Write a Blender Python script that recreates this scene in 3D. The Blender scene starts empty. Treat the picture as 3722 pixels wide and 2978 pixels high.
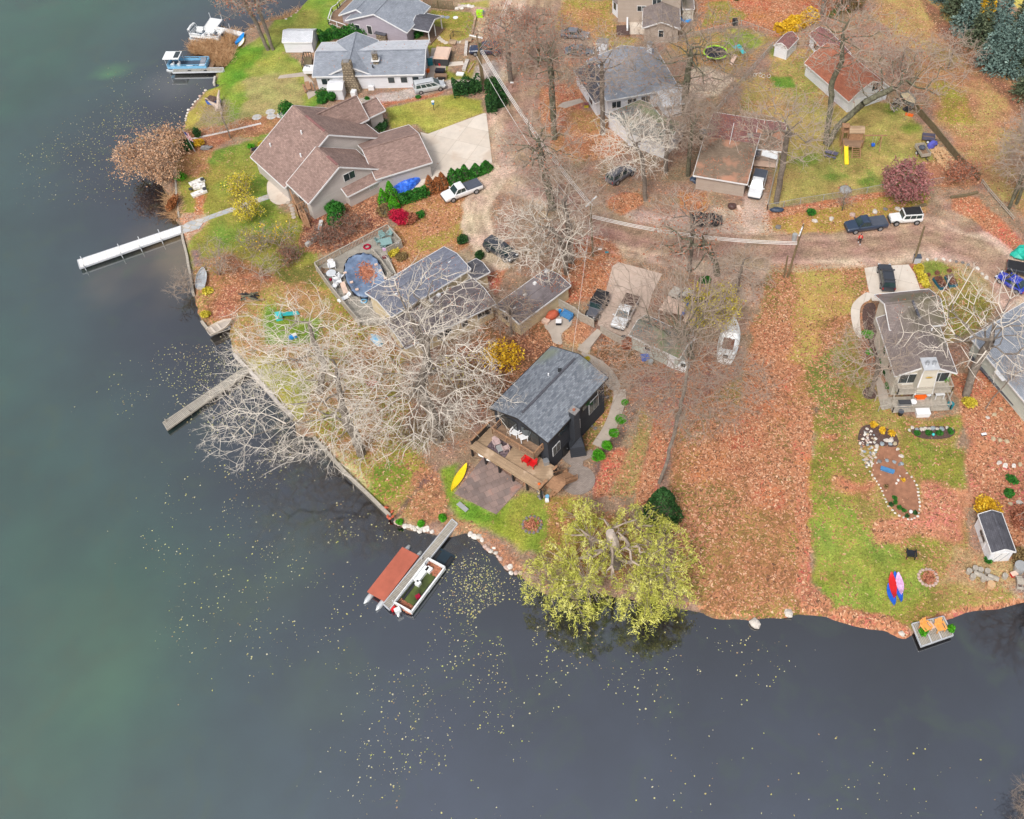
import bpy,math,random
import numpy as np
from mathutils import Vector,Matrix
rnd=random.Random(7)
R=math.radians
PI=math.pi
scene=bpy.context.scene
# camera
CAM_H=93.0
PITCH=R(49.3)
FOC=3600.0
PX0,PY0=2230.0,1300.0
cam_d=bpy.data.cameras.new('camera')
cam=bpy.data.objects.new('camera',cam_d)
scene.collection.objects.link(cam)
cam.location=(0,0,CAM_H)
cam.rotation_euler=(PI/2-PITCH,0,0)
cam_d.sensor_width=36.0
cam_d.lens=FOC/3722*36
cam_d.shift_x=(1861-PX0)/3722
cam_d.shift_y=-(1489-PY0)/3722
cam_d.clip_end=6000
cam_d.clip_start=1
scene.camera=cam
# sky, sun, exposure
SUN_EL,SUN_AZ=R(52),R(200)
world=bpy.data.worlds.new('World')
scene.world=world
world.use_nodes=True
wt=world.node_tree
bg=wt.nodes['Background']
sky=wt.nodes.new('ShaderNodeTexSky')
sky.sky_type='NISHITA'
sky.sun_disc=False
sky.sun_elevation=SUN_EL
sky.sun_rotation=SUN_AZ
sky.dust_density=4.0
sky.air_density=1.0
hsv=wt.nodes.new('ShaderNodeHueSaturation')
hsv.inputs['Saturation'].default_value=.38
wt.links.new(sky.outputs[0],hsv.inputs['Color'])
wt.links.new(hsv.outputs[0],bg.inputs[0])
bg.inputs[1].default_value=.15
sun_d=bpy.data.lights.new('sun','SUN')
sun_d.energy=1.5
sun_d.angle=R(10)
sun_d.color=(1.0,.95,.88)
sun=bpy.data.objects.new('sun',sun_d)
scene.collection.objects.link(sun)
sdir=Vector((math.sin(SUN_AZ)*math.cos(SUN_EL),math.cos(SUN_AZ)*math.cos(SUN_EL),math.sin(SUN_EL)))
sun.rotation_euler=sdir.to_track_quat('Z','Y').to_euler()
scene.view_settings.view_transform='Standard'
scene.view_settings.look='None'
scene.view_settings.exposure=.32
scene.view_settings.gamma=1.0
scene.view_settings.use_curve_mapping=False
scene.render.engine='CYCLES'
scene.cycles.max_bounces=5
scene.cycles.diffuse_bounces=3
scene.cycles.glossy_bounces=2
# survey helper: picture grid -> ground
TILE={'A': (400,0,2.156),'B': (1200,0,2.156),'C': (2000,0,2.156),'D': (2722,0,2.156),
  'E': (400,700,2.156),'F': (1200,700,2.156),'G': (2000,700,2.156),'H': (2722,700,2.156),
  'I': (900,1400,2.156),'J': (1700,1400,2.156),'K': (2722,1400,2.156),'L': (2722,2100,2.156),
  'Z': (0,0,.57926),'DK': (1700,1450,4.312),'RH': (3130,1250,4.312),'PO': (1150,780,4.312),
  'BO': (560,40,4.312),'PN': (1300,1850,4.312),'PL': (2980,400,4.312),'VA': (1500,0,4.312),
  'DR': (2050,950,3.08),'BR': (2450,450,2.45),'RE': (3222,850,2.45),'SE': (1900,0,2.45),
  'SH': (3422,1600,1.633),'S': (0,0,1.0)}
sT,cT=math.sin(PITCH),math.cos(PITCH)
def pix(t,x,y):
 o=TILE[t]
 return o[0]+x/o[2],o[1]+y/o[2]
def at(t,x,y,z=.0):
 px,py=pix(t,x,y)
 dx=(px-PX0)/FOC
 dy=(py-PY0)/FOC
 ry=cT-dy*sT
 rz=-sT-dy*cT
 k=(z-CAM_H)/rz
 return Vector((dx*k,ry*k,z))
def hgt(base,t,y):
 """height of a point above base that stands at row y"""
 px,py=pix(t,0,y)
 dy=(py-PY0)/FOC
 return CAM_H+base.y*(-sT-dy*cT)/(cT-dy*sT)
def S(r,g,b):
 f=lambda c: (c/255/12.92) if c/255 <= .04045 else ((c/255+.055)/1.055) ** 2.4
 return (f(r),f(g),f(b))
# materials
MATS={}
def _nt(name):
 m=bpy.data.materials.new(name)
 m.use_nodes=True
 return m,m.node_tree,m.node_tree.nodes['Principled BSDF']
def mat(name,col,rough=.7,var=.18,scale=3.0,bump=.0,metal=.0,spec=.5,col2=None,detail=4,coat=.0):
 """noise-varied procedural material"""
 if name in MATS:
  return MATS[name]
 m,nt,b=_nt(name)
 tc=nt.nodes.new('ShaderNodeTexCoord')
 n=nt.nodes.new('ShaderNodeTexNoise')
 n.inputs['Scale'].default_value=scale
 n.inputs['Detail'].default_value=detail
 n.inputs['Roughness'].default_value=.65
 nt.links.new(tc.outputs['Object'],n.inputs['Vector'])
 cr=nt.nodes.new('ShaderNodeValToRGB')
 lo=tuple(c*(1-var) for c in col)
 hi=tuple(min(1,c*(1+var)) for c in (col2 or col))
 cr.color_ramp.elements[0].position=.32
 cr.color_ramp.elements[1].position=.68
 cr.color_ramp.elements[0].color=(*lo,1)
 cr.color_ramp.elements[1].color=(*hi,1)
 nt.links.new(n.outputs['Fac'],cr.inputs[0])
 nt.links.new(cr.outputs[0],b.inputs['Base Color'])
 b.inputs['Roughness'].default_value=rough
 b.inputs['Metallic'].default_value=metal
 b.inputs['Specular IOR Level'].default_value=spec
 b.inputs['Coat Weight'].default_value=coat
 if bump:
  bp=nt.nodes.new('ShaderNodeBump')
  bp.inputs['Strength'].default_value=bump
  bp.inputs['Distance'].default_value=.05
  nt.links.new(n.outputs['Fac'],bp.inputs['Height'])
  nt.links.new(bp.outputs[0],b.inputs['Normal'])
 MATS[name]=m
 return m
def mat_pattern(name,c1,c2,mortar,bw,bh,rot=.0,rough=.85,uv=True,msize=.012,var=.35,bump=.3,patch=None,offs=.5):
 """shingles, planks, pavers: brick texture on UV in metres, with blotchy noise"""
 if name in MATS:
  return MATS[name]
 m,nt,b=_nt(name)
 tc=nt.nodes.new('ShaderNodeTexCoord')
 mp=nt.nodes.new('ShaderNodeMapping')
 mp.inputs['Rotation'].default_value=(0,0,rot)
 nt.links.new(tc.outputs['UV' if uv else 'Object'],mp.inputs['Vector'])
 br=nt.nodes.new('ShaderNodeTexBrick')
 br.inputs['Color1'].default_value=(*c1,1)
 br.inputs['Color2'].default_value=(*c2,1)
 br.inputs['Mortar'].default_value=(*mortar,1)
 br.inputs['Scale'].default_value=1.0
 br.inputs['Brick Width'].default_value=bw
 br.inputs['Row Height'].default_value=bh
 br.inputs['Mortar Size'].default_value=msize
 br.inputs['Mortar Smooth'].default_value=.3
 br.offset=offs
 nt.links.new(mp.outputs[0],br.inputs['Vector'])
 n=nt.nodes.new('ShaderNodeTexNoise')
 n.inputs['Scale'].default_value=.55
 n.inputs['Detail'].default_value=6
 n.inputs['Roughness'].default_value=.7
 nt.links.new(tc.outputs['Object'],n.inputs['Vector'])
 mr=nt.nodes.new('ShaderNodeMapRange')
 mr.inputs['From Min'].default_value=.3
 mr.inputs['From Max'].default_value=.7
 mr.inputs['To Min'].default_value=1-var
 mr.inputs['To Max'].default_value=1+var*.6
 nt.links.new(n.outputs['Fac'],mr.inputs['Value'])
 mx=nt.nodes.new('ShaderNodeVectorMath')
 mx.operation='SCALE'
 nt.links.new(br.outputs['Color'],mx.inputs[0])
 nt.links.new(mr.outputs[0],mx.inputs['Scale'])
 out=mx.outputs[0]
 if patch:
  n2=nt.nodes.new('ShaderNodeTexNoise')
  n2.inputs['Scale'].default_value=patch[1]
  n2.inputs['Detail'].default_value=5
  nt.links.new(tc.outputs['Object'],n2.inputs['Vector'])
  r2=nt.nodes.new('ShaderNodeMapRange')
  r2.inputs['From Min'].default_value=patch[2]
  r2.inputs['From Max'].default_value=patch[2]+.12
  nt.links.new(n2.outputs['Fac'],r2.inputs['Value'])
  mm=nt.nodes.new('ShaderNodeMix')
  mm.data_type='RGBA'
  nt.links.new(r2.outputs[0],mm.inputs[0])
  nt.links.new(out,mm.inputs[6])
  mm.inputs[7].default_value=(*patch[0],1)
  out=mm.outputs[2]
 nt.links.new(out,b.inputs['Base Color'])
 b.inputs['Roughness'].default_value=rough
 bp=nt.nodes.new('ShaderNodeBump')
 bp.inputs['Strength'].default_value=bump
 bp.inputs['Distance'].default_value=.03
 nt.links.new(br.outputs['Fac'],bp.inputs['Height'])
 bp.invert=True
 nt.links.new(bp.outputs[0],b.inputs['Normal'])
 MATS[name]=m
 return m
def mat_glass(name,col,rough=.08):
 if name in MATS:
  return MATS[name]
 return mat(name,col,rough=rough,var=.3,scale=.8,spec=.9)
def mat_leaf(name,cols,scale=1.1):
 """foliage: colour from low noise (clumps) and per-leaf attribute"""
 if name in MATS:
  return MATS[name]
 m,nt,b=_nt(name)
 a=nt.nodes.new('ShaderNodeAttribute')
 a.attribute_name='tone'
 tc=nt.nodes.new('ShaderNodeTexCoord')
 n=nt.nodes.new('ShaderNodeTexNoise')
 n.inputs['Scale'].default_value=scale
 n.inputs['Detail'].default_value=2
 nt.links.new(tc.outputs['Object'],n.inputs['Vector'])
 ad=nt.nodes.new('ShaderNodeMath')
 ad.operation='MULTIPLY_ADD'
 nt.links.new(a.outputs['Fac'],ad.inputs[0])
 ad.inputs[1].default_value=.6
 sc=nt.nodes.new('ShaderNodeMath')
 sc.operation='MULTIPLY_ADD'
 nt.links.new(n.outputs['Fac'],sc.inputs[0])
 sc.inputs[1].default_value=1.1
 sc.inputs[2].default_value=-.35
 nt.links.new(sc.outputs[0],ad.inputs[2])
 cr=nt.nodes.new('ShaderNodeValToRGB')
 el=cr.color_ramp.elements
 while len(el)<len(cols):
  el.new(.5)
 for i,c in enumerate(cols):
  el[i].position=i/(len(cols)-1)
  el[i].color=(*c,1)
 nt.links.new(ad.outputs[0],cr.inputs[0])
 nt.links.new(cr.outputs[0],b.inputs['Base Color'])
 b.inputs['Roughness'].default_value=.75
 b.inputs['Specular IOR Level'].default_value=.25
 MATS[name]=m
 return m
# objects
COL=scene.collection
BASE={}
def tag(o,label=None,cat=None,group=None,kind=None):
 if label:
  o['label']=label
 if cat:
  o['category']=cat
 if group:
  o['group']=group
 if kind:
  o['kind']=kind
 return o
def thing(name,loc,label,cat,group=None,rz=.0,sc=None):
 o=bpy.data.objects.new(name,None)
 o.empty_display_size=.2
 COL.objects.link(o)
 o.location=loc
 o.rotation_euler=(0,0,rz)
 if sc:
  o.scale=sc
 BASE[o.name]=Vector(loc)
 return tag(o,label,cat,group)
def link_mesh(name,V,F,m,parent=None,local=False,smooth=False,uv=None,tone=None,loc=None):
 """V: n x 3, F: list of tuples or n x k array"""
 V=np.asarray(V,dtype=np.float64).reshape(-1,3)
 off=Vector((0,0,0))
 if parent is not None and not local:
  off=BASE[parent.name]
  V=V-np.array(off)
 elif parent is None and not local:
  if loc is None:
   mn,mx=V.min(0),V.max(0)
   loc=Vector(((mn[0]+mx[0])/2,(mn[1]+mx[1])/2,mn[2]))
  V=V-np.array(loc)
 me=bpy.data.meshes.new(name)
 if isinstance(F,np.ndarray):
  nv,nf,k=len(V),len(F),F.shape[1]
  me.vertices.add(nv)
  me.vertices.foreach_set('co',V.ravel())
  me.loops.add(nf*k)
  me.loops.foreach_set('vertex_index',F.astype(np.int32).ravel())
  me.polygons.add(nf)
  me.polygons.foreach_set('loop_start',np.arange(0,nf*k,k,dtype=np.int32))
  me.update(calc_edges=True)
 else:
  me.from_pydata([tuple(v) for v in V],[],F)
 if uv is not None:
  l=me.uv_layers.new(name='UVMap')
  l.data.foreach_set('uv',np.asarray(uv,dtype=np.float32).ravel())
 if tone is not None:
  a=me.attributes.new('tone','FLOAT','FACE')
  a.data.foreach_set('value',np.asarray(tone,dtype=np.float32))
 if m is not None:
  me.materials.append(m)
 if smooth:
  me.polygons.foreach_set('use_smooth',[True]*len(me.polygons))
 me.validate()
 o=bpy.data.objects.new(name,me)
 COL.objects.link(o)
 if parent is not None:
  o.parent=parent
  BASE[o.name]=Vector((0,0,0)) if local else Vector(off)
 else:
  if loc is not None:
   o.location=loc
  BASE[o.name]=Vector(loc) if loc is not None else Vector((0,0,0))
 return o
class MB:
 """collects shapes into ONE mesh object"""
 def __init__(s):
  s.v=[]
  s.f=[]
  s.uv=[]
 def add(s,V,F,UV=None):
  n=len(s.v)
  V=[Vector(v) for v in V]
  s.v += V
  for fi,f in enumerate(F):
   s.f.append(tuple(i+n for i in f))
   if UV and UV[fi]:
    s.uv.append(UV[fi])
   else:
    a,b,c=V[f[0]],V[f[1]],V[f[2]]
    u=(b-a)
    u=u.normalized() if u.length>1e-6 else Vector((1,0,0))
    nn=u.cross(c-a)
    w=nn.cross(u).normalized() if nn.length>1e-9 else Vector((0,1,0))
    s.uv.append([((V[i]-a).dot(u),(V[i]-a).dot(w)) for i in f])
  return s
 def obb(s,o,u,v,w):
  """box from corner o with edge vectors u, v, w"""
  o,u,v,w=Vector(o),Vector(u),Vector(v),Vector(w)
  if u.cross(v).dot(w)<0:
   u,v=v,u
  P=[o,o+u,o+u+v,o+v,o+w,o+u+w,o+u+v+w,o+v+w]
  s.add(P,[(0,3,2,1),(4,5,6,7),(0,1,5,4),(1,2,6,5),(2,3,7,6),(3,0,4,7)])
  return s
 def box(s,c,d,rz=.0,ry=.0):
  """centre c, size d"""
  M=Matrix.Rotation(rz,3,'Z') @ Matrix.Rotation(ry,3,'Y')
  u,v,w=M @ Vector((d[0],0,0)),M @ Vector((0,d[1],0)),M @ Vector((0,0,d[2]))
  return s.obb(Vector(c)-(u+v+w)/2,u,v,w)
 def bar(s,a,b,w,h=None,up=Vector((0,0,1))):
  """box-section bar from a to b"""
  a,b=Vector(a),Vector(b)
  h=h or w
  d=(b-a)
  if d.length<1e-6:
   return s
  sd=d.cross(up)
  if sd.length<1e-4:
   sd=d.cross(Vector((1,0,0)))
  sd.normalize()
  upv=sd.cross(d).normalized()
  return s.obb(a-sd*w/2-upv*h/2,d,sd*w,upv*h)
 def quad(s,*P):
  return s.add(P,[tuple(range(len(P)))])
 def prism(s,poly,z0,z1):
  n=len(poly)
  ar=sum(poly[i][0]*poly[(i+1) % n][1]-poly[(i+1) % n][0]*poly[i][1] for i in range(n))
  if ar<0:
   poly=poly[::-1]
  P=[Vector((p[0],p[1],z0)) for p in poly]+[Vector((p[0],p[1],z1)) for p in poly]
  uvt=[(p[0],p[1]) for p in poly]
  F=[tuple(range(n-1,-1,-1)),tuple(range(n,2*n))]
  UV=[uvt[::-1],uvt]
  for i in range(n):
   j=(i+1) % n
   F.append((i,j,n+j,n+i))
   UV.append(None)
  return s.add(P,F,UV)
 def tube(s,pts,rad,n=8,cap=True):
  pts=[Vector(p) for p in pts]
  rads=rad if isinstance(rad,(list,tuple)) else [rad]*len(pts)
  V,F=[],[]
  for i,p in enumerate(pts):
   d=(pts[min(i+1,len(pts)-1)]-pts[max(i-1,0)])
   d=d.normalized() if d.length>1e-6 else Vector((0,0,1))
   a=d.cross(Vector((0,0,1)))
   if a.length<.05:
    a=d.cross(Vector((1,0,0)))
   a.normalize()
   b=d.cross(a)
   for k in range(n):
    t=2*PI*k/n
    V.append(p+(a*math.cos(t)+b*math.sin(t))*rads[i])
  for i in range(len(pts)-1):
   for k in range(n):
    F.append((i*n+k,i*n+(k+1) % n,(i+1)*n+(k+1) % n,(i+1)*n+k))
  if cap:
   F.append(tuple(range(n))[::-1])
   F.append(tuple((len(pts)-1)*n+k for k in range(n)))
  return s.add(V,F)
 def cyl(s,c,r,h,n=14,r2=None):
  c=Vector(c)
  return s.tube([c,c+Vector((0,0,h))],[r,r if r2 is None else r2],n)
 def blob(s,c,r,jit=.12,seed=0,seg=8,rings=6,rz=.0,flat=.0):
  """lumpy ellipsoid; flat>0 cuts the lower part"""
  q=random.Random(seed)
  c=Vector(c)
  V,F=[],[]
  V.append(Vector((0,0,r[2]*(1+q.uniform(-jit,jit)))))
  for i in range(1,rings):
   ph=PI*i/rings
   for k in range(seg):
    t=2*PI*k/seg
    m=1+q.uniform(-jit,jit)
    V.append(Vector((math.sin(ph)*math.cos(t)*r[0]*m,math.sin(ph)*math.sin(t)*r[1]*m,math.cos(ph)*r[2]*m)))
  V.append(Vector((0,0,-r[2])))
  M=Matrix.Rotation(rz,3,'Z')
  V=[c+M @ v for v in V]
  if flat:
   for v in V:
    v.z=max(v.z,c.z-r[2]*(1-flat))
  for k in range(seg):
   F.append((0,1+k,1+(k+1) % seg))
  for i in range(rings-2):
   a=1+i*seg
   for k in range(seg):
    F.append((a+k,a+seg+k,a+seg+(k+1) % seg,a+(k+1) % seg))
  a=1+(rings-2)*seg
  for k in range(seg):
   F.append((a+k,len(V)-1,a+(k+1) % seg))
  return s.add(V,F)
 def build(s,name,m,parent=None,local=False,smooth=False,loc=None):
  uv=[c for f in s.uv for c in f]
  return link_mesh(name,s.v if s.v else [(0,0,0)],s.f,m,parent,local,smooth,uv=uv,loc=loc)
def kids(o):
 return [c for c in o.children]
def dup(o,loc=None,rz=None,label=None,group=None,sc=None,parent=None):
 c=o.copy()
 COL.objects.link(c)
 if parent is not None:
  c.parent=parent
 for ch in list(o.children):
  dup(ch,parent=c)
 if loc is not None:
  c.location=loc
 if rz is not None:
  c.rotation_euler=(c.rotation_euler[0],c.rotation_euler[1],rz)
 if sc is not None:
  c.scale=sc if hasattr(sc,'__len__') else (sc,sc,sc)
 if label:
  c['label']=label
 if group:
  c['group']=group
 return c
# common materials
M={}
M['white']=mat('white_paint',S(225,226,228),.55,.05,1.5)
M['white_sid']=mat_pattern('white_siding',S(225,226,230),S(218,220,225),S(170,172,178),6.0,.16,msize=.012,var=.06,bump=.4)
M['trim']=mat('white_trim',S(222,222,222),.5,.04,2)
M['black']=mat('black_paint',S(38,39,42),.5,.2,2)
M['rubber']=mat('rubber',S(38,38,40),.85,.2,5)
M['rim']=mat('rim_metal',S(165,168,172),.35,.1,6,metal=.5)
M['glass']=mat_glass('window_glass',S(48,58,62))
M['carglass']=mat_glass('car_glass',S(42,62,64),.06)
M['wood']=mat_pattern('weathered_planks',S(176,150,122),S(158,134,108),S(110,90,70),3.2,.14,msize=.008,var=.2,patch=(S(190,166,140),.8,.56))
M['wood_dark']=mat_pattern('brown_planks',S(150,122,98),S(130,104,84),S(84,66,52),3.0,.14,msize=.008,var=.25)
M['wood_plain']=mat('cedar_lumber',S(158,120,90),.75,.25,4,bump=.2)
M['wood_grey']=mat('grey_lumber',S(168,160,148),.85,.22,3,bump=.2)
M['alu']=mat('aluminium',S(205,208,212),.35,.08,3,metal=.3)
M['dockplank']=mat_pattern('dock_planks',S(178,172,160),S(158,152,142),S(70,66,62),3.0,.16,msize=.02,var=.2,bump=.5)
M['concrete']=mat('pale_concrete',S(206,194,180),.85,.10,.5,detail=6)
M['concrete2']=mat('grey_concrete',S(176,164,152),.85,.14,.6,detail=6)
M['stone']=mat('pale_stone',S(190,182,174),.8,.25,2,bump=.4)
M['stone_dark']=mat('grey_stone',S(130,128,128),.8,.3,2,bump=.4)
M['mulch']=mat('dark_mulch',S(88,68,62),.95,.45,5,bump=.8)
M['red']=mat('red_plastic',S(205,30,34),.45,.12,3)
M['blue']=mat('blue_plastic',S(30,95,200),.45,.15,3)
M['yellow']=mat('yellow_plastic',S(235,205,30),.45,.1,3)
M['bark']=mat('grey_bark',S(120,110,100),.95,.35,2.5,bump=.5)
M['bark_dark']=mat('dark_bark',S(88,80,68),.95,.35,2.5,bump=.5,col2=S(104,104,84))
M['bark_pale']=mat('pale_bark',S(186,172,160),.9,.2,2.0,bump=.3)
M['twig']=mat('twigs',S(166,150,136),.95,.2,1.5)
M['twig_dark']=mat('dark_twigs',S(150,134,120),.95,.2,1.5)
M['twig_pale']=mat('pale_twigs',S(206,194,180),.95,.16,.6,col2=S(216,208,196))
# ground, roads, water
def axis(a,b,step,lim0,lim1):
 core=list(np.arange(a,b+1e-6,step))
 lo,hi,s=[],[],step
 x=a
 while x>lim0:
  s *= 1.35
  x -= s
  lo.append(x)
 s,x=step,core[-1]
 while x<lim1:
  s *= 1.35
  x += s
  hi.append(x)
 return np.array(lo[::-1]+core+hi)
GX=axis(-112,86,.4,-2500,2500)
GY=axis(24,186,.4,10,3500)
XX,YY=np.meshgrid(GX,GY)
_tab=np.random.RandomState(3).rand(256,256)
def vnoise(x,y,sc,seed=0):
 u,v=x/sc+seed*17.3,y/sc+seed*9.1
 i,j=np.floor(u).astype(int),np.floor(v).astype(int)
 fu,fv=u-i,v-j
 fu,fv=fu*fu*(3-2*fu),fv*fv*(3-2*fv)
 g=lambda a,b: _tab[a % 256,b % 256]
 return (g(i,j)*(1-fu)+g(i+1,j)*fu)*(1-fv)+(g(i,j+1)*(1-fu)+g(i+1,j+1)*fu)*fv
def fbm(x,y,sc,seed=0,o=3):
 r=0
 a=.5
 for k in range(o):
  r=r+a*vnoise(x,y,sc/2 ** k,seed+k*5)
  a *= .5
 return r/(1-.5 ** o)
def sdf(X,Y,P):
 """signed distance, positive inside"""
 d=np.full(X.shape,1e9)
 ins=np.zeros(X.shape,bool)
 n=len(P)
 for i in range(n):
  ax,ay=P[i][0],P[i][1]
  bx,by=P[(i+1) % n][0],P[(i+1) % n][1]
  ex,ey=bx-ax,by-ay
  L=ex*ex+ey*ey+1e-12
  t=np.clip(((X-ax)*ex+(Y-ay)*ey)/L,0,1)
  d=np.minimum(d,np.hypot(X-ax-t*ex,Y-ay-t*ey))
  if ay != by:
   c=((ay>Y) != (by>Y)) & (X<ex*(Y-ay)/(by-ay)+ax)
   ins ^= c
 return np.where(ins,d,-d)
WZ=-.45                               # water level,land is 0
SHORE_PIX=[('S',1270,-160),('A',1560,0),('A',1480,80),('A',1380,150),('A',1250,170),('A',1150,212),('A',1055,245),
    ('A',1000,300),('A',960,420),('A',900,540),('A',838,570),('A',815,655),('A',850,672),
    ('A',760,708),('A',680,790),('A',612,880),('A',578,960),('A',600,1005),('A',480,1030),
    ('A',380,1120),('A',320,1240),('A',330,1380),('A',430,1480),('A',480,1600),('E',500,160),
    ('E',552,260),('E',560,350),('E',600,500),('E',610,560),('E',640,680),('E',655,800),
    ('E',690,940),('E',720,1010),('E',772,1072),('E',960,1030),('E',935,1130),('E',950,1210),('E',972,1268),
    ('I',120,0),('I',250,150),('I',352,246),('I',380,300),('I',390,400),('I',520,412),('I',620,520),('I',762,680),
    ('I',962,870),('I',1112,1020),('I',1150,1062),('PN',600,215),('PN',700,275),('PN',870,345),('PN',1050,372),
    ('PN',1180,400),('PN',1320,440),('PN',1470,440),('PN',1700,405),('PN',1840,445),('PN',1960,530),
    ('PN',2000,610),('PN',2060,680),('PN',2130,730),('J',215,1330),('J',240,1380),('J',290,1440),('J',400,1480),
    ('J',480,1560),('J',640,1640),('Z',1200,1235),('Z',1330,1262),('Z',1455,1285),('Z',1500,1300),('L',0,345),('L',120,322),('L',250,330),
    ('L',380,290),('L',600,302),('L',760,365),('L',900,392),('L',1050,402),('L',1130,440),('L',1220,480),('L',1285,462),('L',1320,400),
    ('L',1530,352),('L',1700,285),('L',1900,252),('L',2156,207),('L',2500,150)]
SHORE=[(v.x,v.y) for v in (at(*p,WZ) for p in SHORE_PIX)]
LAND=SHORE+[(170,66),(1500,40),(2400,1500),(2400,3400),(300,3400),(60,700),(-6,330),(-22,230)]
SD=sdf(XX,YY,LAND)
NEAR=[(41,0),(38,12),(37,20),(37.2,25),(40,28.5),(60,31),(120,30),(900,-20),(900,-300),(44,-300)]
SD=np.maximum(SD,sdf(XX,YY,NEAR))
SD=SD+(fbm(XX,YY,2.2,4)-.5)*.7
Z=np.interp(SD,[-6,-1.2,-.35,.0,.7],[-2.2,-1.1,-.6,WZ,.0])
C=np.zeros(XX.shape+(4,))
n1=fbm(XX,YY,9,1)
C[...,:3]=np.array(S(150,126,106))
C[...,3]=.13
def paint(t,pts,rgb,leaf=.05,soft=1.0,wob=1.2,var=None,fac=1.0):
 P=[at(t,x,y) for x,y in pts] if t != 'W' else [Vector((x,y,0)) for x,y in pts]
 x0,x1=min(p.x for p in P)-4,max(p.x for p in P)+4
 y0,y1=min(p.y for p in P)-4,max(p.y for p in P)+4
 i0,i1=np.searchsorted(GX,[x0,x1])
 j0,j1=np.searchsorted(GY,[y0,y1])
 X,Y=XX[j0:j1,i0:i1],YY[j0:j1,i0:i1]
 if X.size == 0:
  return
 d=sdf(X,Y,P)+(fbm(X,Y,2.6,11)-.5)*2*wob
 w=np.clip(d/(soft*.55)+.5,0,1)*fac
 w=(w*w*(3-2*w))[...,None]
 c=np.zeros(X.shape+(4,))
 c[...,:3]=np.array(S(*rgb))
 if var:
  m=np.clip((fbm(X,Y,5,23)-.38)/.24,0,1)[...,None]
  c[...,:3]=c[...,:3]*(1-m)+np.array(S(*var))*m
 c[...,3]=np.clip(leaf*(.4+1.2*fbm(X,Y,4,31)),0,1)
 C[j0:j1,i0:i1]=C[j0:j1,i0:i1]*(1-w)+c*w
GRN,OLV,TAN=(112,136,58),(150,146,74),(172,150,92)
paint('D',[(1000,-200),(1500,-200),(2300,900),(2300,1800),(1900,1500),(1500,1000),(1250,500),(1000,100)],(166,128,92),.3,3,2,TAN)
paint('D',[(1330,-100),(1480,60),(1620,250),(2000,620),(2250,850),(2250,1000),(1900,700),(1550,330),(1280,-60)],(128,92,72),.25,2,1)
paint('D',[(2000,-60),(2300,-60),(2300,150),(2100,70)],(190,176,92),.05,2,1)
paint('D',[(560,0),(900,-20),(880,80),(700,130),(600,100)],(92,108,52),.3,2,1.5)
paint('C',[(60,0),(500,0),(540,280),(700,320),(300,480),(100,350),(30,150)],(168,130,84),.4,2,1.5,(150,140,66))
paint('C',[(1150,0),(2300,-50),(2150,110),(1750,290),(1500,190),(1150,230)],(186,110,70),.85,1.5,1)
paint('C',[(1180,60),(1350,20),(1540,120),(1400,190),(1200,200)],(140,138,62),.35,2,2)
paint('C',[(900,350),(1500,210),(1750,300),(1600,520),(1400,580),(1150,520)],(160,130,84),.2,2,1.5,OLV)
paint('C',[(1380,300),(1520,250),(1680,320),(1600,420),(1400,400)],(128,142,66),.05,2,1.5)
paint('C',[(1100,540),(1250,520),(1440,620),(1350,720),(1150,800),(1040,700)],(200,180,160),.1,1,.6)
paint('C',[(1720,420),(2156,350),(2156,950),(1850,950),(1500,860),(1480,640),(1700,560)],TAN,.22,2,1.5,(150,144,78))
paint('C',[(1730,600),(1900,600),(1920,680),(1760,680)],(96,132,48),.05,1.5,1)
paint('D',[(230,950),(600,830),(1000,800),(1230,850),(1400,1100),(1500,1350),(1300,1450),(1090,1490),(150,1640),(210,1300)],(166,150,88),.08,1.5,.6,(146,140,76))
for q in [(1130,880,80),(1260,1000,90),(640,1380,110),(960,1420,90),(460,1260,90),(200,400,70),(1400,1340,60)]:
 x,y,r=q
 paint('D',[(x-r,y),(x,y-r*.7),(x+r,y),(x,y+r*.7)],(110,134,52),.05,3,2,fac=.8)
paint('D',[(160,1680),(1080,1530),(1400,1500),(1420,1660),(1100,1700),(760,1900),(150,1830)],(176,142,78),.3,1,.6,(150,140,60))
paint('D',[(140,1650),(1090,1505),(1090,1530),(170,1720)],(190,112,80),.8,.6,.4)
paint('D',[(1380,1280),(1700,1260),(1830,1440),(1420,1480),(1300,1460)],(160,116,88),.6,2,1)
paint('D',[(1500,650),(1650,700),(1720,950),(1600,1020),(1480,900)],(150,138,62),.2,3,2)
paint('Z',[(990,0),(1190,-20),(1130,140),(1120,260),(1180,360),(1260,430),(1350,460),(1600,495),(1780,490),(1960,455),(2070,470),(2170,560),(2300,700),(2170,700),(2060,600),(1960,545),(1820,560),(1650,560),(1560,620),(1400,540),(1270,520),(1180,450),(1050,400),(1000,450),(985,530),(1060,560),(1040,590),(970,560),(950,480),(1000,400),(1040,330),(1020,240),(1050,190),(1040,60),(990,30)],(196,172,152),.05,2.0,1.0,(186,158,136))
paint('Z',[(1120,-20),(1178,-20),(1120,140),(1110,250),(1160,350),(1260,440),(1400,505),(1600,520),(1800,505),(1960,480),(2040,500),(2040,530),(1950,510),(1800,530),(1600,545),(1400,530),(1240,490),(1130,410),(1070,320),(1060,230),(1085,130),(1090,60)],(160,124,104),.02,1.6,.7,(146,112,94))
paint('Z',[(1380,470),(1450,440),(1560,440),(1620,420),(1620,500),(1500,500)],(188,166,148),.25,1.5,.8)
paint('G',[(1530,0),(1700,0),(1650,330),(1480,340)],(186,164,148),.1,1,.5)
paint('G',[(560,150),(1100,180),(1480,280),(1300,350),(500,200)],(182,160,146),.15,1.5,.8)
paint('G',[(460,60),(560,0),(740,0),(700,90),(560,170),(480,150)],(196,110,74),.9,1,.6)
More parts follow.
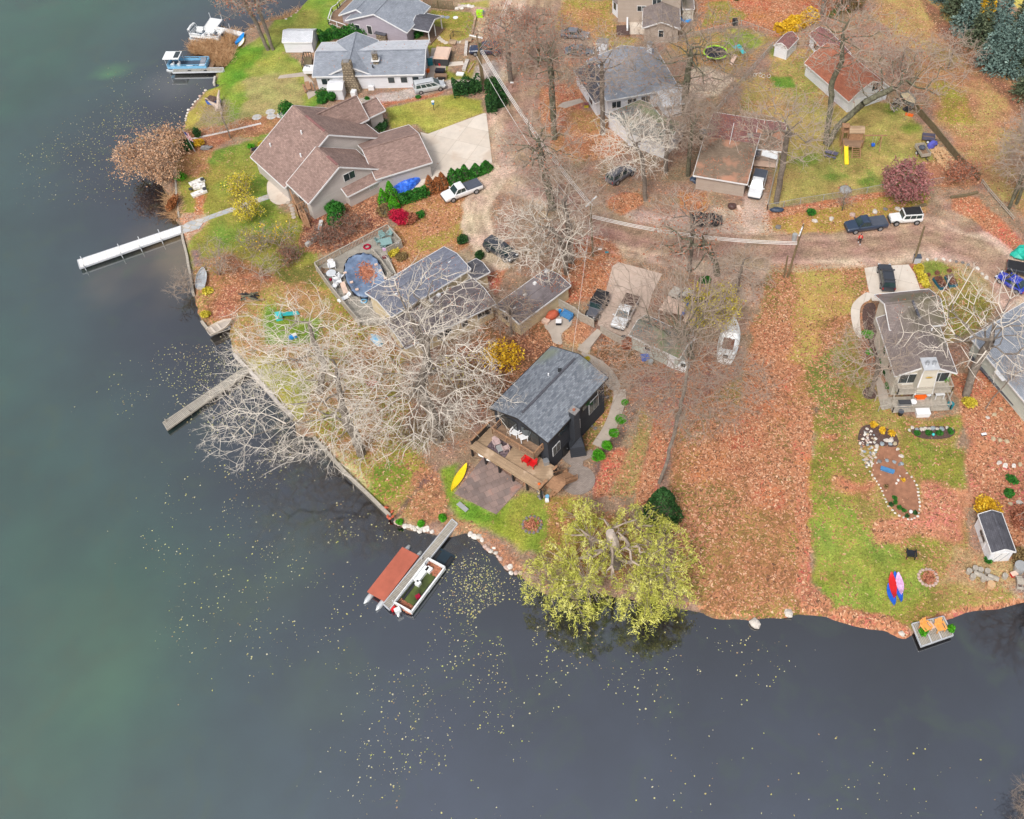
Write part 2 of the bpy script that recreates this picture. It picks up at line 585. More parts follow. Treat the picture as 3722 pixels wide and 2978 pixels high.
paint('G',[(1030,0),(1220,0),(1230,130),(1130,170),(1040,120)],(176,124,74),.6,1.5,.8)
paint('H',[(1430,-20),(1560,60),(1800,200),(1880,300),(1700,340),(1550,250),(1400,150)],(140,110,98),.08,1.5,1.5,(176,148,128))
paint('H',[(1700,330),(2156,640),(2300,900),(2000,700),(1750,500),(1500,460)],(190,162,136),.12,1.5,1.0,(168,140,112))
paint('H',[(1570,20),(1800,40),(1850,120),(2156,380),(2156,500),(1900,330),(1750,200),(1600,130)],(196,118,84),.8,1.5,1.0)
paint('B',[(1110,300),(1160,90),(1430,100),(1400,320),(1300,360)],(188,164,146),.04,.8,.3,(172,140,118))
paint('B',[(900,640),(1160,520),(1290,470),(1360,600),(1230,620),(900,700),(560,790),(200,830),(180,790),(420,730),(640,700)],(178,166,158),.08,.8,.5)
paint('B',[(1800,260),(2080,330),(2080,480),(1850,470),(1780,380)],(190,162,140),.2,1.5,1)
paint('C',[(130,440),(370,450),(330,500),(130,520)],(196,140,108),.5,1,1)
paint('B',[(1580,680),(1960,650),(2000,900),(1750,1100),(1650,900)],(186,120,92),.6,2,1)
paint('C',[(0,780),(360,880),(560,1050),(600,1200),(300,1250),(50,1250)],(178,118,84),.55,2,1,(168,134,84))
paint('Z',[(645,-40),(740,-40),(700,60),(700,95),(600,110),(650,150),(650,190),(690,210),(620,250),(560,290),(460,285),(385,272),(398,240),(440,190),(470,130),(520,90),(560,70)],(122,146,56),.03,1.5,1.0,(150,152,74))
paint('A',[(1040,620),(1400,600),(1560,700),(1500,860),(1300,930),(1000,1000),(1020,800)],(158,150,96),.05,3,2)
paint('A',[(880,380),(1250,350),(1100,560),(950,700),(860,650)],(104,140,44),.02,3,2)
paint('A',[(700,780),(950,820),(960,980),(700,1010),(620,960)],(146,134,88),.1,2,1)
paint('A',[(600,1030),(1000,940),(1350,900),(1450,990),(1300,1030),(950,1090),(650,1120)],(156,112,82),.4,1.5,1)
paint('Z',[(375,335),(420,325),(560,290),(590,300),(570,410),(610,450),(650,470),(690,500),(650,590),(600,640),(480,620),(400,560),(395,480),(375,440)],(140,138,62),.08,1.5,1.2,(110,132,52))
paint('A',[(560,1200),(800,1180),(780,1350),(640,1400),(560,1330)],(166,124,84),.3,2,1)
paint('A',[(680,1540),(740,1540),(740,1700),(660,1700)],(190,104,76),.8,.8,.4)
paint('E',[(560,170),(760,160),(760,230),(600,400),(570,300)],(190,160,138),.4,1,.8)
paint('E',[(700,520),(980,500),(1320,700),(1200,900),(960,1060),(720,1000),(660,850),(640,620)],(154,104,74),.5,2,1.4,(140,124,66))
paint('E',[(1320,620),(1620,560),(1750,760),(1700,850),(1350,720)],(112,112,54),.15,2,1)
paint('E',[(1500,260),(1900,60),(2156,0),(2156,300),(1700,480),(1500,480)],(122,80,66),.45,1.5,1)
paint('E',[(640,450),(700,450),(710,570),(650,580)],(132,108,104),.1,.8,.3)
paint('A',[(500,1230),(600,1030),(1000,1060),(800,1180),(560,1200)],(158,112,80),.3,1.5,1)
paint('A',[(500,1000),(600,900),(760,720),(860,690),(800,800),(640,1000)],(166,152,76),.05,1,.5)
paint('B',[(440,850),(820,760),(960,745),(1180,790),(1215,885),(765,1055),(680,970),(480,1010)],(150,150,66),.03,.8,.4,(166,156,80))
paint('B',[(640,310),(740,160),(800,80),(1110,90),(1130,160),(1100,330),(940,330),(920,560),(1020,590),(1130,480),(1110,620),(900,620),(780,400)],(160,148,76),.12,1,.6,(136,138,58))
paint('B',[(220,820),(560,790),(880,720),(840,760),(480,820),(300,900)],(176,100,74),.6,1,.6)
paint('B',[(1000,30),(1240,0),(1240,60),(1010,60)],(156,150,80),.1,1,.6)
paint('B',[(340,1380),(700,1330),(1250,1300),(1280,1500),(900,1560),(540,1560),(400,1500)],(200,186,168),.05,.6,.3)
paint('F',[(400,60),(900,-60),(1270,-150),(1180,60),(1090,180),(1120,420),(1000,470),(940,400),(520,640),(450,500),(480,300),(600,180)],(168,128,78),.62,1.5,1.0)
paint('F',[(680,390),(930,280),(1060,230),(1080,320),(900,400),(700,480)],(156,142,70),.3,1.5,1)
paint('F',[(1100,180),(1250,160),(1270,320),(1230,430),(1180,420),(1110,300)],(204,182,158),.05,1.0,.5)
paint('F',[(1200,640),(1400,560),(1300,800)],(176,104,78),.6,1,.6)
paint('F',[(1900,350),(2200,330),(2300,560),(2156,800),(1750,900),(1500,1080),(1650,760),(1860,650)],(186,98,68),.85,2,1)
paint('F',[(1280,960),(1700,1000),(1850,1200),(1500,1500),(1200,1700),(950,1500),(1000,1250),(1200,1100)],(124,88,66),.5,2,1)
paint('Z',[(480,680),(560,600),(700,600),(830,720),(860,900),(900,960),(960,1100),(880,1110),(820,1090),(600,830),(480,740)],(158,128,82),.3,2,1.2,(146,142,62))
paint('E',[(1060,1300),(1300,1250),(1600,1500),(1400,1720),(1100,1400)],(158,154,66),.05,2,1)
paint('E',[(1240,900),(1640,1000),(1640,1180),(1200,1200)],(112,138,48),.05,2,1)
paint('I',[(150,20),(480,60),(420,260),(340,240),(240,140)],(162,156,66),.05,1,.5)
paint('I',[(640,500),(760,520),(980,800),(1100,980),(1040,930),(800,700)],(176,164,120),.2,1.2,.6)
paint('I',[(1000,660),(1200,560),(1270,700),(1160,880),(1040,940),(960,820)],(120,136,50),.2,1.5,1)
paint('I',[(1320,700),(1480,680),(1600,900),(1560,1040),(1300,1050),(1250,900)],(156,122,84),.6,1.5,.8)
paint('I',[(1120,1040),(1380,740),(1440,700),(1480,700),(1300,880),(1180,1060)],(118,92,82),.25,.6,.3)
paint('I',[(1490,640),(1640,620),(1640,860),(1960,1010),(2200,830),(2300,1250),(2156,1320),(1900,1150),(1700,1060),(1560,960)],(122,146,50),.04,1.2,.6,(150,148,64))
paint('J',[(0,880),(200,1010),(420,800),(640,900),(780,920),(700,1100),(560,1350),(420,1250),(100,1060),(0,1030)],(112,142,44),.05,1.5,1.0,(140,146,62))
paint('J',[(640,880),(900,900),(1000,1000),(1400,1100),(1200,1500),(800,1450),(600,1300)],(150,120,66),.35,2,1.5)
paint('I',[(1600,1060),(1750,1080),(1960,1230),(2156,1400),(2156,1480),(2000,1420),(1900,1220),(1720,1120),(1500,1140)],(160,122,96),.5,.8,.4)
paint('J',[(1200,0),(1330,0),(1330,250),(1200,480),(1000,800),(960,900),(1000,600),(1200,300)],(112,92,84),.2,1.0,.6)
paint('J',[(1080,560),(1240,480),(1200,640),(1080,880),(980,900),(1000,760)],(196,104,80),.92,.8,.4)
paint('J',[(1330,200),(1480,180),(1400,560),(1340,800),(1200,880),(1080,880),(1220,620),(1300,400)],(152,134,84),.35,1.2,.8)
paint('J',[(1500,120),(1640,150),(1600,500),(1500,760),(1430,940),(1330,930),(1360,700),(1440,420)],(192,100,76),.92,1.0,.6)
paint('J',[(1040,0),(1150,20),(1170,200),(1080,340),(920,330),(900,260),(1000,100)],(152,104,72),.5,.8,.5,(140,130,60))
paint('J',[(900,280),(1050,350),(980,500),(820,530),(760,480),(850,380)],(142,118,74),.3,1,.6,(118,116,58))
paint('G',[(80,1090),(280,1000),(330,1070),(220,1230),(120,1180)],(190,148,108),.55,.6,.3)
paint('G',[(400,1110),(600,1180),(750,1350),(640,1400),(560,1600),(480,1500),(300,1250),(330,1160)],(128,98,70),.45,1,.6,(104,74,60))
paint('G',[(570,1400),(1000,1300),(1500,1200),(1500,1500),(1300,1720),(800,1720),(560,1600)],(150,112,96),.35,2,1.5)
paint('Z',[(1620,560),(1825,560),(1835,640),(1800,690),(1790,800),(1720,860),(1702,1000),(1706,1230),(1790,1310),(1500,1300),(1440,1240),(1400,1100),(1420,900),(1480,840),(1560,790),(1600,640)],(152,120,72),.66,1.5,.8,(132,122,60))
paint('Z',[(1590,700),(1680,680),(1690,760),(1650,850),(1560,900),(1560,800)],(196,112,80),.9,2.5,1.5)
paint('Z',[(1450,860),(1690,850),(1700,1000),(1640,1080),(1450,1080)],(186,106,76),.8,3,2,(134,110,66))
paint('Z',[(1660,900),(1704,860),(1712,1000),(1706,1240),(1680,1240),(1675,1000)],(200,112,86),.93,.8,.4)
paint('Z',[(1680,580),(1780,570),(1800,640),(1740,680),(1720,780),(1660,760),(1670,650)],(170,148,82),.35,2,1)
paint('Z',[(1500,1080),(1660,1080),(1680,1280),(1480,1290)],(150,114,72),.5,2.5,1.5)
paint('H',[(130,580),(60,700),(100,950),(-150,900),(-260,600),(-100,560)],(186,162,142),.3,2.5,1.5)
paint('Z',[(1700,780),(1800,690),(1800,640),(1850,700),(1850,830),(1900,880),(2030,880),(2010,980),(2050,1160),(2140,1265),(1900,1320),(1790,1290),(1706,1230),(1702,1000),(1722,860)],(150,134,76),.22,1.5,.8,(132,130,56))
paint('Z',[(1700,760),(1740,740),(1790,850),(1790,920),(1740,900),(1700,820)],(112,122,56),.35,2,1)
paint('Z',[(1706,1040),(1760,1050),(1880,1160),(1950,1180),(1960,1260),(1880,1305),(1780,1290),(1708,1230)],(106,138,46),.12,1.5,1.0,(138,148,64))
paint('K',[(1270,460),(1700,480),(1700,800),(1500,830),(1350,720),(1280,600)],(128,132,56),.2,2,1)
paint('K',[(560,370),(720,380),(700,450),(560,430)],(200,112,90),.85,1,.6)
paint('K',[(960,1060),(1700,1000),(1700,1250),(1400,1230),(1250,1200),(1000,1220)],(196,124,106),.62,2,1.2)
paint('K',[(680,740),(1000,760),(960,880),(700,850)],(180,120,88),.45,2,1.2)
paint('K',[(1340,760),(1700,850),(1700,1060),(1340,1020)],(196,124,106),.6,2,1.2)
paint('K',[(1700,150),(2200,-40),(2300,700),(2250,1300),(2050,1300),(1990,1000),(1800,960),(1720,700)],(188,116,96),.75,1.5,1.0)
paint('K',[(1600,1250),(2000,1300),(2200,1400),(2200,1560),(1800,1600),(1500,1560)],(170,142,104),.2,2,1.2)
paint('K',[(2100,1500),(2250,1450),(2250,1650),(2100,1600)],(138,124,122),.1,1,.5)
paint('H',[(1600,1430),(1920,1380),(2000,1700),(1760,1700),(1600,1550)],(186,108,84),.7,1.5,1)
paint('H',[(1370,540),(1700,560),(1850,680),(1950,900),(1750,1100),(1560,1200),(1500,900),(1420,760)],(150,132,78),.2,1.5,1.0,(128,124,58))
paint('H',[(1360,545),(1500,540),(1560,620),(1400,640)],(122,134,58),.1,1.5,1.0)
paint('H',[(1260,570),(1310,570),(1400,740),(1330,740)],(196,108,84),.85,.5,.2)
paint('H',[(870,870),(1000,850),(1000,960),(1060,1300),(1080,1560),(960,1440),(900,1300),(860,1000)],(150,112,92),.4,1,.6)
paint('H',[(380,600),(640,600),(660,760),(560,980),(400,940),(360,760)],(172,150,84),.25,1.5,1)
paint('L',[(330,60),(500,60),(640,190),(620,260),(400,280)],(186,118,94),.75,1,.6)
paint('L',[(600,300),(730,235),(1050,290),(1200,360),(1290,460),(1200,490),(1050,410),(760,380)],(186,112,90),.85,.7,.3)
paint('L',[(1350,330),(1560,270),(1900,215),(2156,170),(2300,190),(1900,262),(1560,360)],(186,112,96),.85,.7,.3)
shal=np.clip((-SD+.1)/.5,0,1)[...,None]
C[...,:3]=C[...,:3]*(1-shal)+np.array(S(74,58,54))*shal
C[...,3] *= (1-shal[...,0]*.7)
RC=[at('Z',x,y) for x,y in [(1160,-40),(1118,120),(1095,240),(1120,340),(1200,430),(1310,490),(1450,520),(1620,524),(1800,516),(1960,498),(2060,530),(2160,620)]]
def track(off,w_,rgb,f,P_=None):
 P_=P_ or RC
 L1,L2=[],[]
 for i,p in enumerate(P_):
  d_=(P_[min(i+1,len(P_)-1)]-P_[max(i-1,0)]).normalized()
  n_=Vector((-d_.y,d_.x,0))
  L1.append(p+n_*(off+w_/2)); L2.append(p+n_*(off-w_/2))
 paint('W',[(p.x,p.y) for p in L1+L2[::-1]],rgb,.02,.7,.35,None,f)
track(0,5.6,(160,132,114),.8)
for o_,w_,c_,f_ in ((-2.4,.5,(188,160,140),.8),(-1.5,.4,(140,106,88),.8),(-.4,.5,(178,146,124),.7),(.7,.4,(136,104,88),.8),(1.6,.5,(186,156,134),.8),(2.5,.4,(146,114,96),.8),(-4.2,1.0,(204,180,160),.8),(-3.3,.3,(170,140,122),.8)):
 track(o_,w_,c_,f_*.6)
LP=[at('F',x,y) for x,y in [(1330,-220),(1240,-60),(1150,90),(1130,220),(1170,350),(1260,460),(1420,570)]]
for o_,w_,c_,f_ in ((0,4.0,(200,178,156),.9),(-.9,.3,(172,148,128),.8),(.1,.3,(180,154,134),.8),(.9,.3,(172,148,128),.8)):
 track(o_,w_,c_,f_,LP)
ROADP=[at('Z',x,y) for x,y in [(1130,-60),(1190,-60),(1140,120),(1128,250),(1170,340),(1260,425),(1350,470),(1600,500),(1790,492),(1960,458),(2060,480),(2170,580),(2250,680),(2160,690),(2060,600),(1960,545),(1820,552),(1660,556),(1560,560),(1400,535),(1250,500),(1130,420),(1065,330),(1055,240),(1078,130),(1100,20)]]
road_sd=sdf(XX,YY,ROADP)
def ground_mat():
 m,nt,b=_nt('ground_cover')
 N,L=nt.nodes.new,nt.links.new
 a=N('ShaderNodeAttribute'); a.attribute_name='cover'
 geo=N('ShaderNodeNewGeometry')
 nd=N('ShaderNodeTexNoise'); nd.inputs['Scale'].default_value=1.6; nd.inputs['Detail'].default_value=3
 L(geo.outputs['Position'],nd.inputs['Vector'])
 va=N('ShaderNodeVectorMath'); va.operation='MULTIPLY_ADD'
 va.inputs[1].default_value=(.9,.9,0)
 L(nd.outputs['Color'],va.inputs[0]); L(geo.outputs['Position'],va.inputs[2])
 vo=N('ShaderNodeTexVoronoi'); vo.inputs['Scale'].default_value=7.0; vo.voronoi_dimensions='2D'
 L(va.outputs[0],vo.inputs['Vector'])
 sep=N('ShaderNodeSeparateColor'); L(vo.outputs['Color'],sep.inputs[0])
 nl=N('ShaderNodeTexNoise'); nl.inputs['Scale'].default_value=.9; nl.inputs['Detail'].default_value=6; nl.inputs['Roughness'].default_value=.75
 L(geo.outputs['Position'],nl.inputs['Vector'])
 mix1=N('ShaderNodeMath'); mix1.operation='MULTIPLY_ADD'; mix1.inputs[1].default_value=1.3; mix1.inputs[2].default_value=-.65
 L(nl.outputs['Fac'],mix1.inputs[0])
 ad=N('ShaderNodeMath'); ad.operation='ADD'; L(a.outputs['Alpha'],ad.inputs[0]); L(mix1.outputs[0],ad.inputs[1])
 sub=N('ShaderNodeMath'); sub.operation='SUBTRACT'; L(ad.outputs[0],sub.inputs[0]); L(sep.outputs[0],sub.inputs[1])
 mr=N('ShaderNodeMapRange'); mr.inputs['From Min'].default_value=-.04; mr.inputs['From Max'].default_value=.06
 L(sub.outputs[0],mr.inputs['Value'])
 gate=N('ShaderNodeMapRange'); gate.inputs['From Min'].default_value=.0; gate.inputs['From Max'].default_value=.15
 L(a.outputs['Alpha'],gate.inputs['Value'])
 mm=N('ShaderNodeMath'); mm.operation='MULTIPLY'; L(mr.outputs[0],mm.inputs[0]); L(gate.outputs[0],mm.inputs[1])
 lc=N('ShaderNodeValToRGB')
 cols=[S(102,76,58),S(156,106,78),S(194,138,102),S(174,114,84),S(220,182,148)]
 while len(lc.color_ramp.elements)<5: lc.color_ramp.elements.new(.5)
 for i,c in enumerate(cols):
  lc.color_ramp.elements[i].position=(0,.3,.55,.8,1.0)[i]
  lc.color_ramp.elements[i].color=(*c,1)
 L(sep.outputs[1],lc.inputs[0])
 nb=N('ShaderNodeTexNoise'); nb.inputs['Scale'].default_value=.45; nb.inputs['Detail'].default_value=7; nb.inputs['Roughness'].default_value=.72
 L(geo.outputs['Position'],nb.inputs['Vector'])
 r1=N('ShaderNodeMapRange'); r1.inputs['From Min'].default_value=.3; r1.inputs['From Max'].default_value=.7
 r1.inputs['To Min'].default_value=.62; r1.inputs['To Max'].default_value=1.34
 L(nb.outputs['Fac'],r1.inputs['Value'])
 nf=N('ShaderNodeTexNoise'); nf.inputs['Scale'].default_value=5.0; nf.inputs['Detail'].default_value=3; nf.inputs['Distortion'].default_value=1.2
 L(geo.outputs['Position'],nf.inputs['Vector'])
 r2=N('ShaderNodeMapRange'); r2.inputs['From Min'].default_value=.3; r2.inputs['From Max'].default_value=.7
 r2.inputs['To Min'].default_value=.56; r2.inputs['To Max'].default_value=1.42
 L(nf.outputs['Fac'],r2.inputs['Value'])
 mu=N('ShaderNodeMath'); mu.operation='MULTIPLY'; L(r1.outputs[0],mu.inputs[0]); L(r2.outputs[0],mu.inputs[1])
 sc=N('ShaderNodeVectorMath'); sc.operation='SCALE'; L(a.outputs['Color'],sc.inputs[0]); L(mu.outputs[0],sc.inputs['Scale'])
 nh=N('ShaderNodeTexNoise'); nh.inputs['Scale'].default_value=.23; nh.inputs['Detail'].default_value=5
 L(geo.outputs['Position'],nh.inputs['Vector'])
 rh=N('ShaderNodeMapRange'); rh.inputs['From Min'].default_value=.35; rh.inputs['From Max'].default_value=.65
 rh.inputs['To Min'].default_value=.478; rh.inputs['To Max'].default_value=.522
 L(nh.outputs['Fac'],rh.inputs['Value'])
 hs=N('ShaderNodeHueSaturation'); L(sc.outputs[0],hs.inputs['Color']); L(rh.outputs[0],hs.inputs['Hue'])
 fin=N('ShaderNodeMix'); fin.data_type='RGBA'
 L(mm.outputs[0],fin.inputs[0]); L(hs.outputs[0],fin.inputs[6]); L(lc.outputs[0],fin.inputs[7])
 L(fin.outputs[2],b.inputs['Base Color'])
 b.inputs['Roughness'].default_value=.95
 b.inputs['Specular IOR Level'].default_value=.2
 bp=N('ShaderNodeBump'); bp.inputs['Strength'].default_value=.7; bp.inputs['Distance'].default_value=.12
 L(nf.outputs['Fac'],bp.inputs['Height']); L(bp.outputs[0],b.inputs['Normal'])
 return m
def grid_mesh(name,mask,m):
 ny,nx=XX.shape
 idx=np.arange(ny*nx).reshape(ny,nx)
 F=np.stack([idx[:-1,:-1],idx[:-1,1:],idx[1:,1:],idx[1:,:-1]],-1)[mask]
 used=np.unique(F)
 remap=np.zeros(ny*nx,int)
 remap[used]=np.arange(len(used))
 V=np.stack([XX.ravel()[used],YY.ravel()[used],Z.ravel()[used]],-1)
 o=link_mesh(name,V,remap[F],m,loc=Vector((0,0,0)),smooth=True)
 a=o.data.attributes.new('cover','FLOAT_COLOR','POINT')
 a.data.foreach_set('color',C.reshape(-1,4)[used].astype(np.float32).ravel())
 return tag(o,kind='structure')
M['ground']=ground_mat()
cell=lambda A: (A[:-1,:-1]+A[1:,1:])/2
land_mask=cell(SD)>-4.5
road_mask=(cell(road_sd)>0) & land_mask
grid_mesh('ground',land_mask & ~road_mask,M['ground'])
tag(grid_mesh('dirt_road',road_mask,M['ground']),kind='structure')
def water_mat():
 m,nt,b=_nt('lake_water')
 N,L=nt.nodes.new,nt.links.new
 a=N('ShaderNodeAttribute'); a.attribute_name='cover'
 geo=N('ShaderNodeNewGeometry')
 n=N('ShaderNodeTexNoise'); n.inputs['Scale'].default_value=.09; n.inputs['Detail'].default_value=6; n.inputs['Roughness'].default_value=.6
 L(geo.outputs['Position'],n.inputs['Vector'])
 r=N('ShaderNodeMapRange'); r.inputs['From Min'].default_value=.3; r.inputs['From Max'].default_value=.7
 r.inputs['To Min'].default_value=.72; r.inputs['To Max'].default_value=1.3
 L(n.outputs['Fac'],r.inputs['Value'])
 sc=N('ShaderNodeVectorMath'); sc.operation='SCALE'; L(a.outputs['Color'],sc.inputs[0]); L(r.outputs[0],sc.inputs['Scale'])
 n2=N('ShaderNodeTexNoise'); n2.inputs['Scale'].default_value=.16; n2.inputs['Detail'].default_value=8; n2.inputs['Roughness'].default_value=.7; n2.inputs['Distortion'].default_value=1.0
 L(geo.outputs['Position'],n2.inputs['Vector'])
 rw=N('ShaderNodeMapRange'); rw.inputs['From Min'].default_value=.52; rw.inputs['From Max'].default_value=.75; rw.inputs['To Max'].default_value=.6
 L(n2.outputs['Fac'],rw.inputs['Value'])
 wm=N('ShaderNodeMix'); wm.data_type='RGBA'
 L(rw.outputs[0],wm.inputs[0]); L(sc.outputs[0],wm.inputs[6]); wm.inputs[7].default_value=(*S(52,70,42),1)
 L(wm.outputs[2],b.inputs['Base Color'])
 b.inputs['Roughness'].default_value=.04
 b.inputs['IOR'].default_value=2.8
 b.inputs['Specular IOR Level'].default_value=.5
 w=N('ShaderNodeTexNoise'); w.inputs['Scale'].default_value=.9; w.inputs['Detail'].default_value=6; w.inputs['Roughness'].default_value=.65; w.inputs['Distortion'].default_value=.6
 L(geo.outputs['Position'],w.inputs['Vector'])
 bp=N('ShaderNodeBump'); bp.inputs['Strength'].default_value=.13; bp.inputs['Distance'].default_value=.05
 L(w.outputs['Fac'],bp.inputs['Height']); L(bp.outputs[0],b.inputs['Normal'])
 return m
wx=axis(-125,95,2.0,-2500,2500)
wy=axis(14,190,2.0,-400,3500)
WX,WY=np.meshgrid(wx,wy)
wsd=-sdf(WX,WY,LAND)
near=np.array(S(16,15,18)); deepc=np.array(S(52,62,78)); green=np.array(S(22,72,40))
k=np.clip(wsd/34,0,1)[...,None] ** .8
g=np.clip((-WX-18)/32,0,1)[...,None]*np.clip((wsd-6)/22,0,1)[...,None]
g=g*np.clip(.75+.6*(fbm(WX,WY,30,2)[...,None]-.5),0,1)
WC=near*(1-k)+deepc*k
WC=WC*(1-g)+green*g
def murk(t,x,y,r,col,f):
 global WC
 p=at(t,x,y,WZ)
 d=np.hypot(WX-p.x,WY-p.y)/r
 w=np.clip((1-d)*1.6,0,1)*f*np.clip(fbm(WX,WY,6,5)*1.8-.35,0,1)
 WC=WC*(1-w[...,None])+np.array(S(*col))*w[...,None]
murk('E',420,560,11,(112,98,76),.75)
murk('E',480,450,7,(120,104,76),.7)
murk('A',520,690,7,(88,88,84),.6)
murk('Z',235,150,3.0,(72,128,66),1.0)
murk('Z',560,1200,9,(66,88,60),.4)
murk('Z',680,1460,6,(66,88,60),.5)
murk('Z',110,1500,16,(60,92,62),.5)
murk('Z',120,1250,14,(60,88,66),.4)
idx=np.arange(WX.size).reshape(WX.shape)
WF=np.stack([idx[:-1,:-1],idx[:-1,1:],idx[1:,1:],idx[1:,:-1]],-1).reshape(-1,4)
wo=link_mesh('water',np.stack([WX.ravel(),WY.ravel(),np.full(WX.size,WZ)],-1),WF,water_mat(),loc=Vector((0,0,0)),smooth=True)
wa=wo.data.attributes.new('cover','FLOAT_COLOR','POINT')
wa.data.foreach_set('color',np.concatenate([WC.reshape(-1,3),np.ones((WX.size,1))],1).astype(np.float32).ravel())
tag(wo,kind='structure')
def flakes(name,P,size,m,seed,tilt=.0):
 q=np.random.RandomState(seed)
 n=len(P)
 a=q.rand(n)*2*PI
 s=size*(.35+1.5*q.rand(n) ** 2)
 asp=.5+.5*q.rand(n)
 u=np.stack([np.cos(a)*s,np.sin(a)*s,(q.rand(n)-.5)*tilt*s],-1)
 v=np.stack([-np.sin(a)*s*asp,np.cos(a)*s*asp,(q.rand(n)-.5)*tilt*s],-1)
 V=np.stack([P-u,P-v*.9,P+u,P+v],1).reshape(-1,3)
 F=np.arange(4*n).reshape(n,4)
 return link_mesh(name,V,F,m,tone=q.rand(n),loc=Vector((0,0,0)))
M['lily']=mat_leaf('floating_leaf',[S(110,92,72),S(160,134,108),S(190,184,110),S(196,188,166),S(168,176,86),S(160,156,156)],.2)
M['fallen']=mat_leaf('fallen_leaf',[S(98,72,58),S(150,104,80),S(182,130,100),S(204,162,132),S(226,198,168)],.3)
q=np.random.RandomState(12)
def scatter_px(t,poly,n,fuzz=.0):
 xs=[p[0] for p in poly]; ys=[p[1] for p in poly]
 out=[]
 X=q.uniform(min(xs),max(xs),n*3); Y=q.uniform(min(ys),max(ys),n*3)
 s=sdf(X,Y,poly)>0
 for x,y in list(zip(X[s],Y[s]))[:n]:
  p=at(t,x,y,WZ+.02)
  out.append((p.x+q.randn()*fuzz,p.y+q.randn()*fuzz,p.z))
 return out
pts=[]
for t,poly,n in [('Z',[(60,300),(230,230),(380,250),(330,330),(250,420),(80,430)],620),
     ('A',[(0,860),(420,860),(420,1060),(200,1120),(0,1070)],300),
     ('Z',[(300,760),(480,720),(600,860),(640,1000),(480,1040),(440,900)],620),
     ('E',[(480,1180),(820,1200),(860,1500),(560,1650),(440,1650),(640,1380)],260),
     ('Z',[(300,1000),(640,1080),(800,1100),(780,1400),(360,1380),(320,1200)],520),
     ('Z',[(950,1180),(1060,1200),(1120,1280),(1150,1340),(980,1330),(930,1260)],620),
     ('Z',[(900,1300),(1500,1330),(1700,1380),(1500,1480),(1000,1440)],420),
     ('Z',[(740,1400),(1080,1400),(1100,1720),(760,1720)],420),
     ('Z',[(230,150),(420,120),(470,220),(320,260),(230,240)],150),
     ('E',[(0,1500),(300,1500),(300,1720),(0,1720)],60),
     ('Z',[(1400,1600),(2156,1640),(2156,1725),(1300,1725)],90),
     ('I',[(760,1000),(1200,1080),(1300,1300),(900,1500),(640,1300)],260),
     ('PN',[(1700,700),(2156,800),(2156,1650),(1500,1600),(1650,1200)],330)]:
 pts += scatter_px(t,poly,int(n*1.7),1.9 if t != 'PN' else 1.0)
P=np.array(pts)
keep=(sdf(P[:,0],P[:,1],LAND)<-.5) & (fbm(P[:,0],P[:,1],3.5,9)>.42)
tag(flakes('floating_leaves',P[keep],.062,M['lily'],5),'yellow and tan leaves and small lily pads scattered on the dark water','leaves',kind='stuff')
nl=170000
Xr=q.uniform(-70,80,nl); Yr=q.uniform(45,172,nl)
ii=np.clip(np.searchsorted(GX,Xr),0,len(GX)-1); jj=np.clip(np.searchsorted(GY,Yr),0,len(GY)-1)
cov=C[jj,ii,3]
keep=(q.rand(nl)<cov*.9) & (SD[jj,ii]>.9)
Pl=np.stack([Xr[keep],Yr[keep],np.full(keep.sum(),.05)],-1)
tag(flakes('fallen_leaves',Pl,.085,M['fallen'],8,.8),'orange brown fallen leaves strewn over lawns and banks','leaves',kind='stuff')
# buildings
def shingle(name,a,b,moss=None,var=.22):
 return mat_pattern(name,S(*a),S(*b),S(*[int(c*.72) for c in a]),.42,.2,rough=.9,msize=.012,var=var,bump=.5,patch=moss)
M['sh_grey']=shingle('grey_shingles',(136,142,150),(98,104,114),(S(116,124,104),.14,.6),var=.12)
M['sh_grey2']=shingle('blue_grey_shingles',(152,158,168),(136,142,152))
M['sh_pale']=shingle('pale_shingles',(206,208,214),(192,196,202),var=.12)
M['sh_brown']=shingle('brown_shingles',(158,132,122),(132,108,100))
M['sh_taupe']=shingle('taupe_shingles',(140,128,124),(124,112,108),(S(110,104,84),.12,.58))
M['sh_dark']=shingle('charcoal_shingles',(92,92,100),(76,76,84))
M['sh_slate']=shingle('slate_blue_shingles',(128,132,146),(108,112,126),var=.14)
M['sh_dark2']=shingle('worn_dark_shingles',(120,112,114),(104,96,98),(S(134,126,128),.2,.55))
M['sh_maroon']=shingle('maroon_shingles',(150,106,102),(134,92,90))
M['sh_rust']=shingle('rust_shingles',(184,116,88),(160,98,76),(S(128,84,68),.3,.57))
M['sh_mossy']=shingle('mossy_shingles',(142,124,106),(126,108,92),(S(176,130,106),.35,.5))
M['sh_green']=shingle('mossy_grey_shingles',(136,138,134),(116,118,114),(S(122,128,98),.25,.5))
M['wl_black']=mat_pattern('black_siding',S(52,56,64),S(46,50,58),S(30,32,38),6,.18,msize=.012,var=.15,bump=.4)
M['wl_beige']=mat_pattern('beige_siding',S(196,188,182),S(190,182,176),S(158,150,144),6,.18,msize=.01,var=.06,bump=.4)
M['wl_tan']=mat_pattern('tan_siding',S(178,164,152),S(172,158,146),S(140,128,116),6,.18,msize=.01,var=.08,bump=.4)
M['wl_lilac']=mat_pattern('lilac_grey_siding',S(172,164,174),S(166,158,168),S(136,130,140),6,.18,msize=.01,var=.08,bump=.4)
M['wl_cream']=mat_pattern('cream_siding',S(214,196,160),S(206,188,152),S(176,158,126),6,.2,msize=.01,var=.08,bump=.4)
M['wl_cream2']=mat_pattern('pale_beige_siding',S(204,198,184),S(198,192,178),S(170,164,152),6,.2,msize=.01,var=.06,bump=.4)
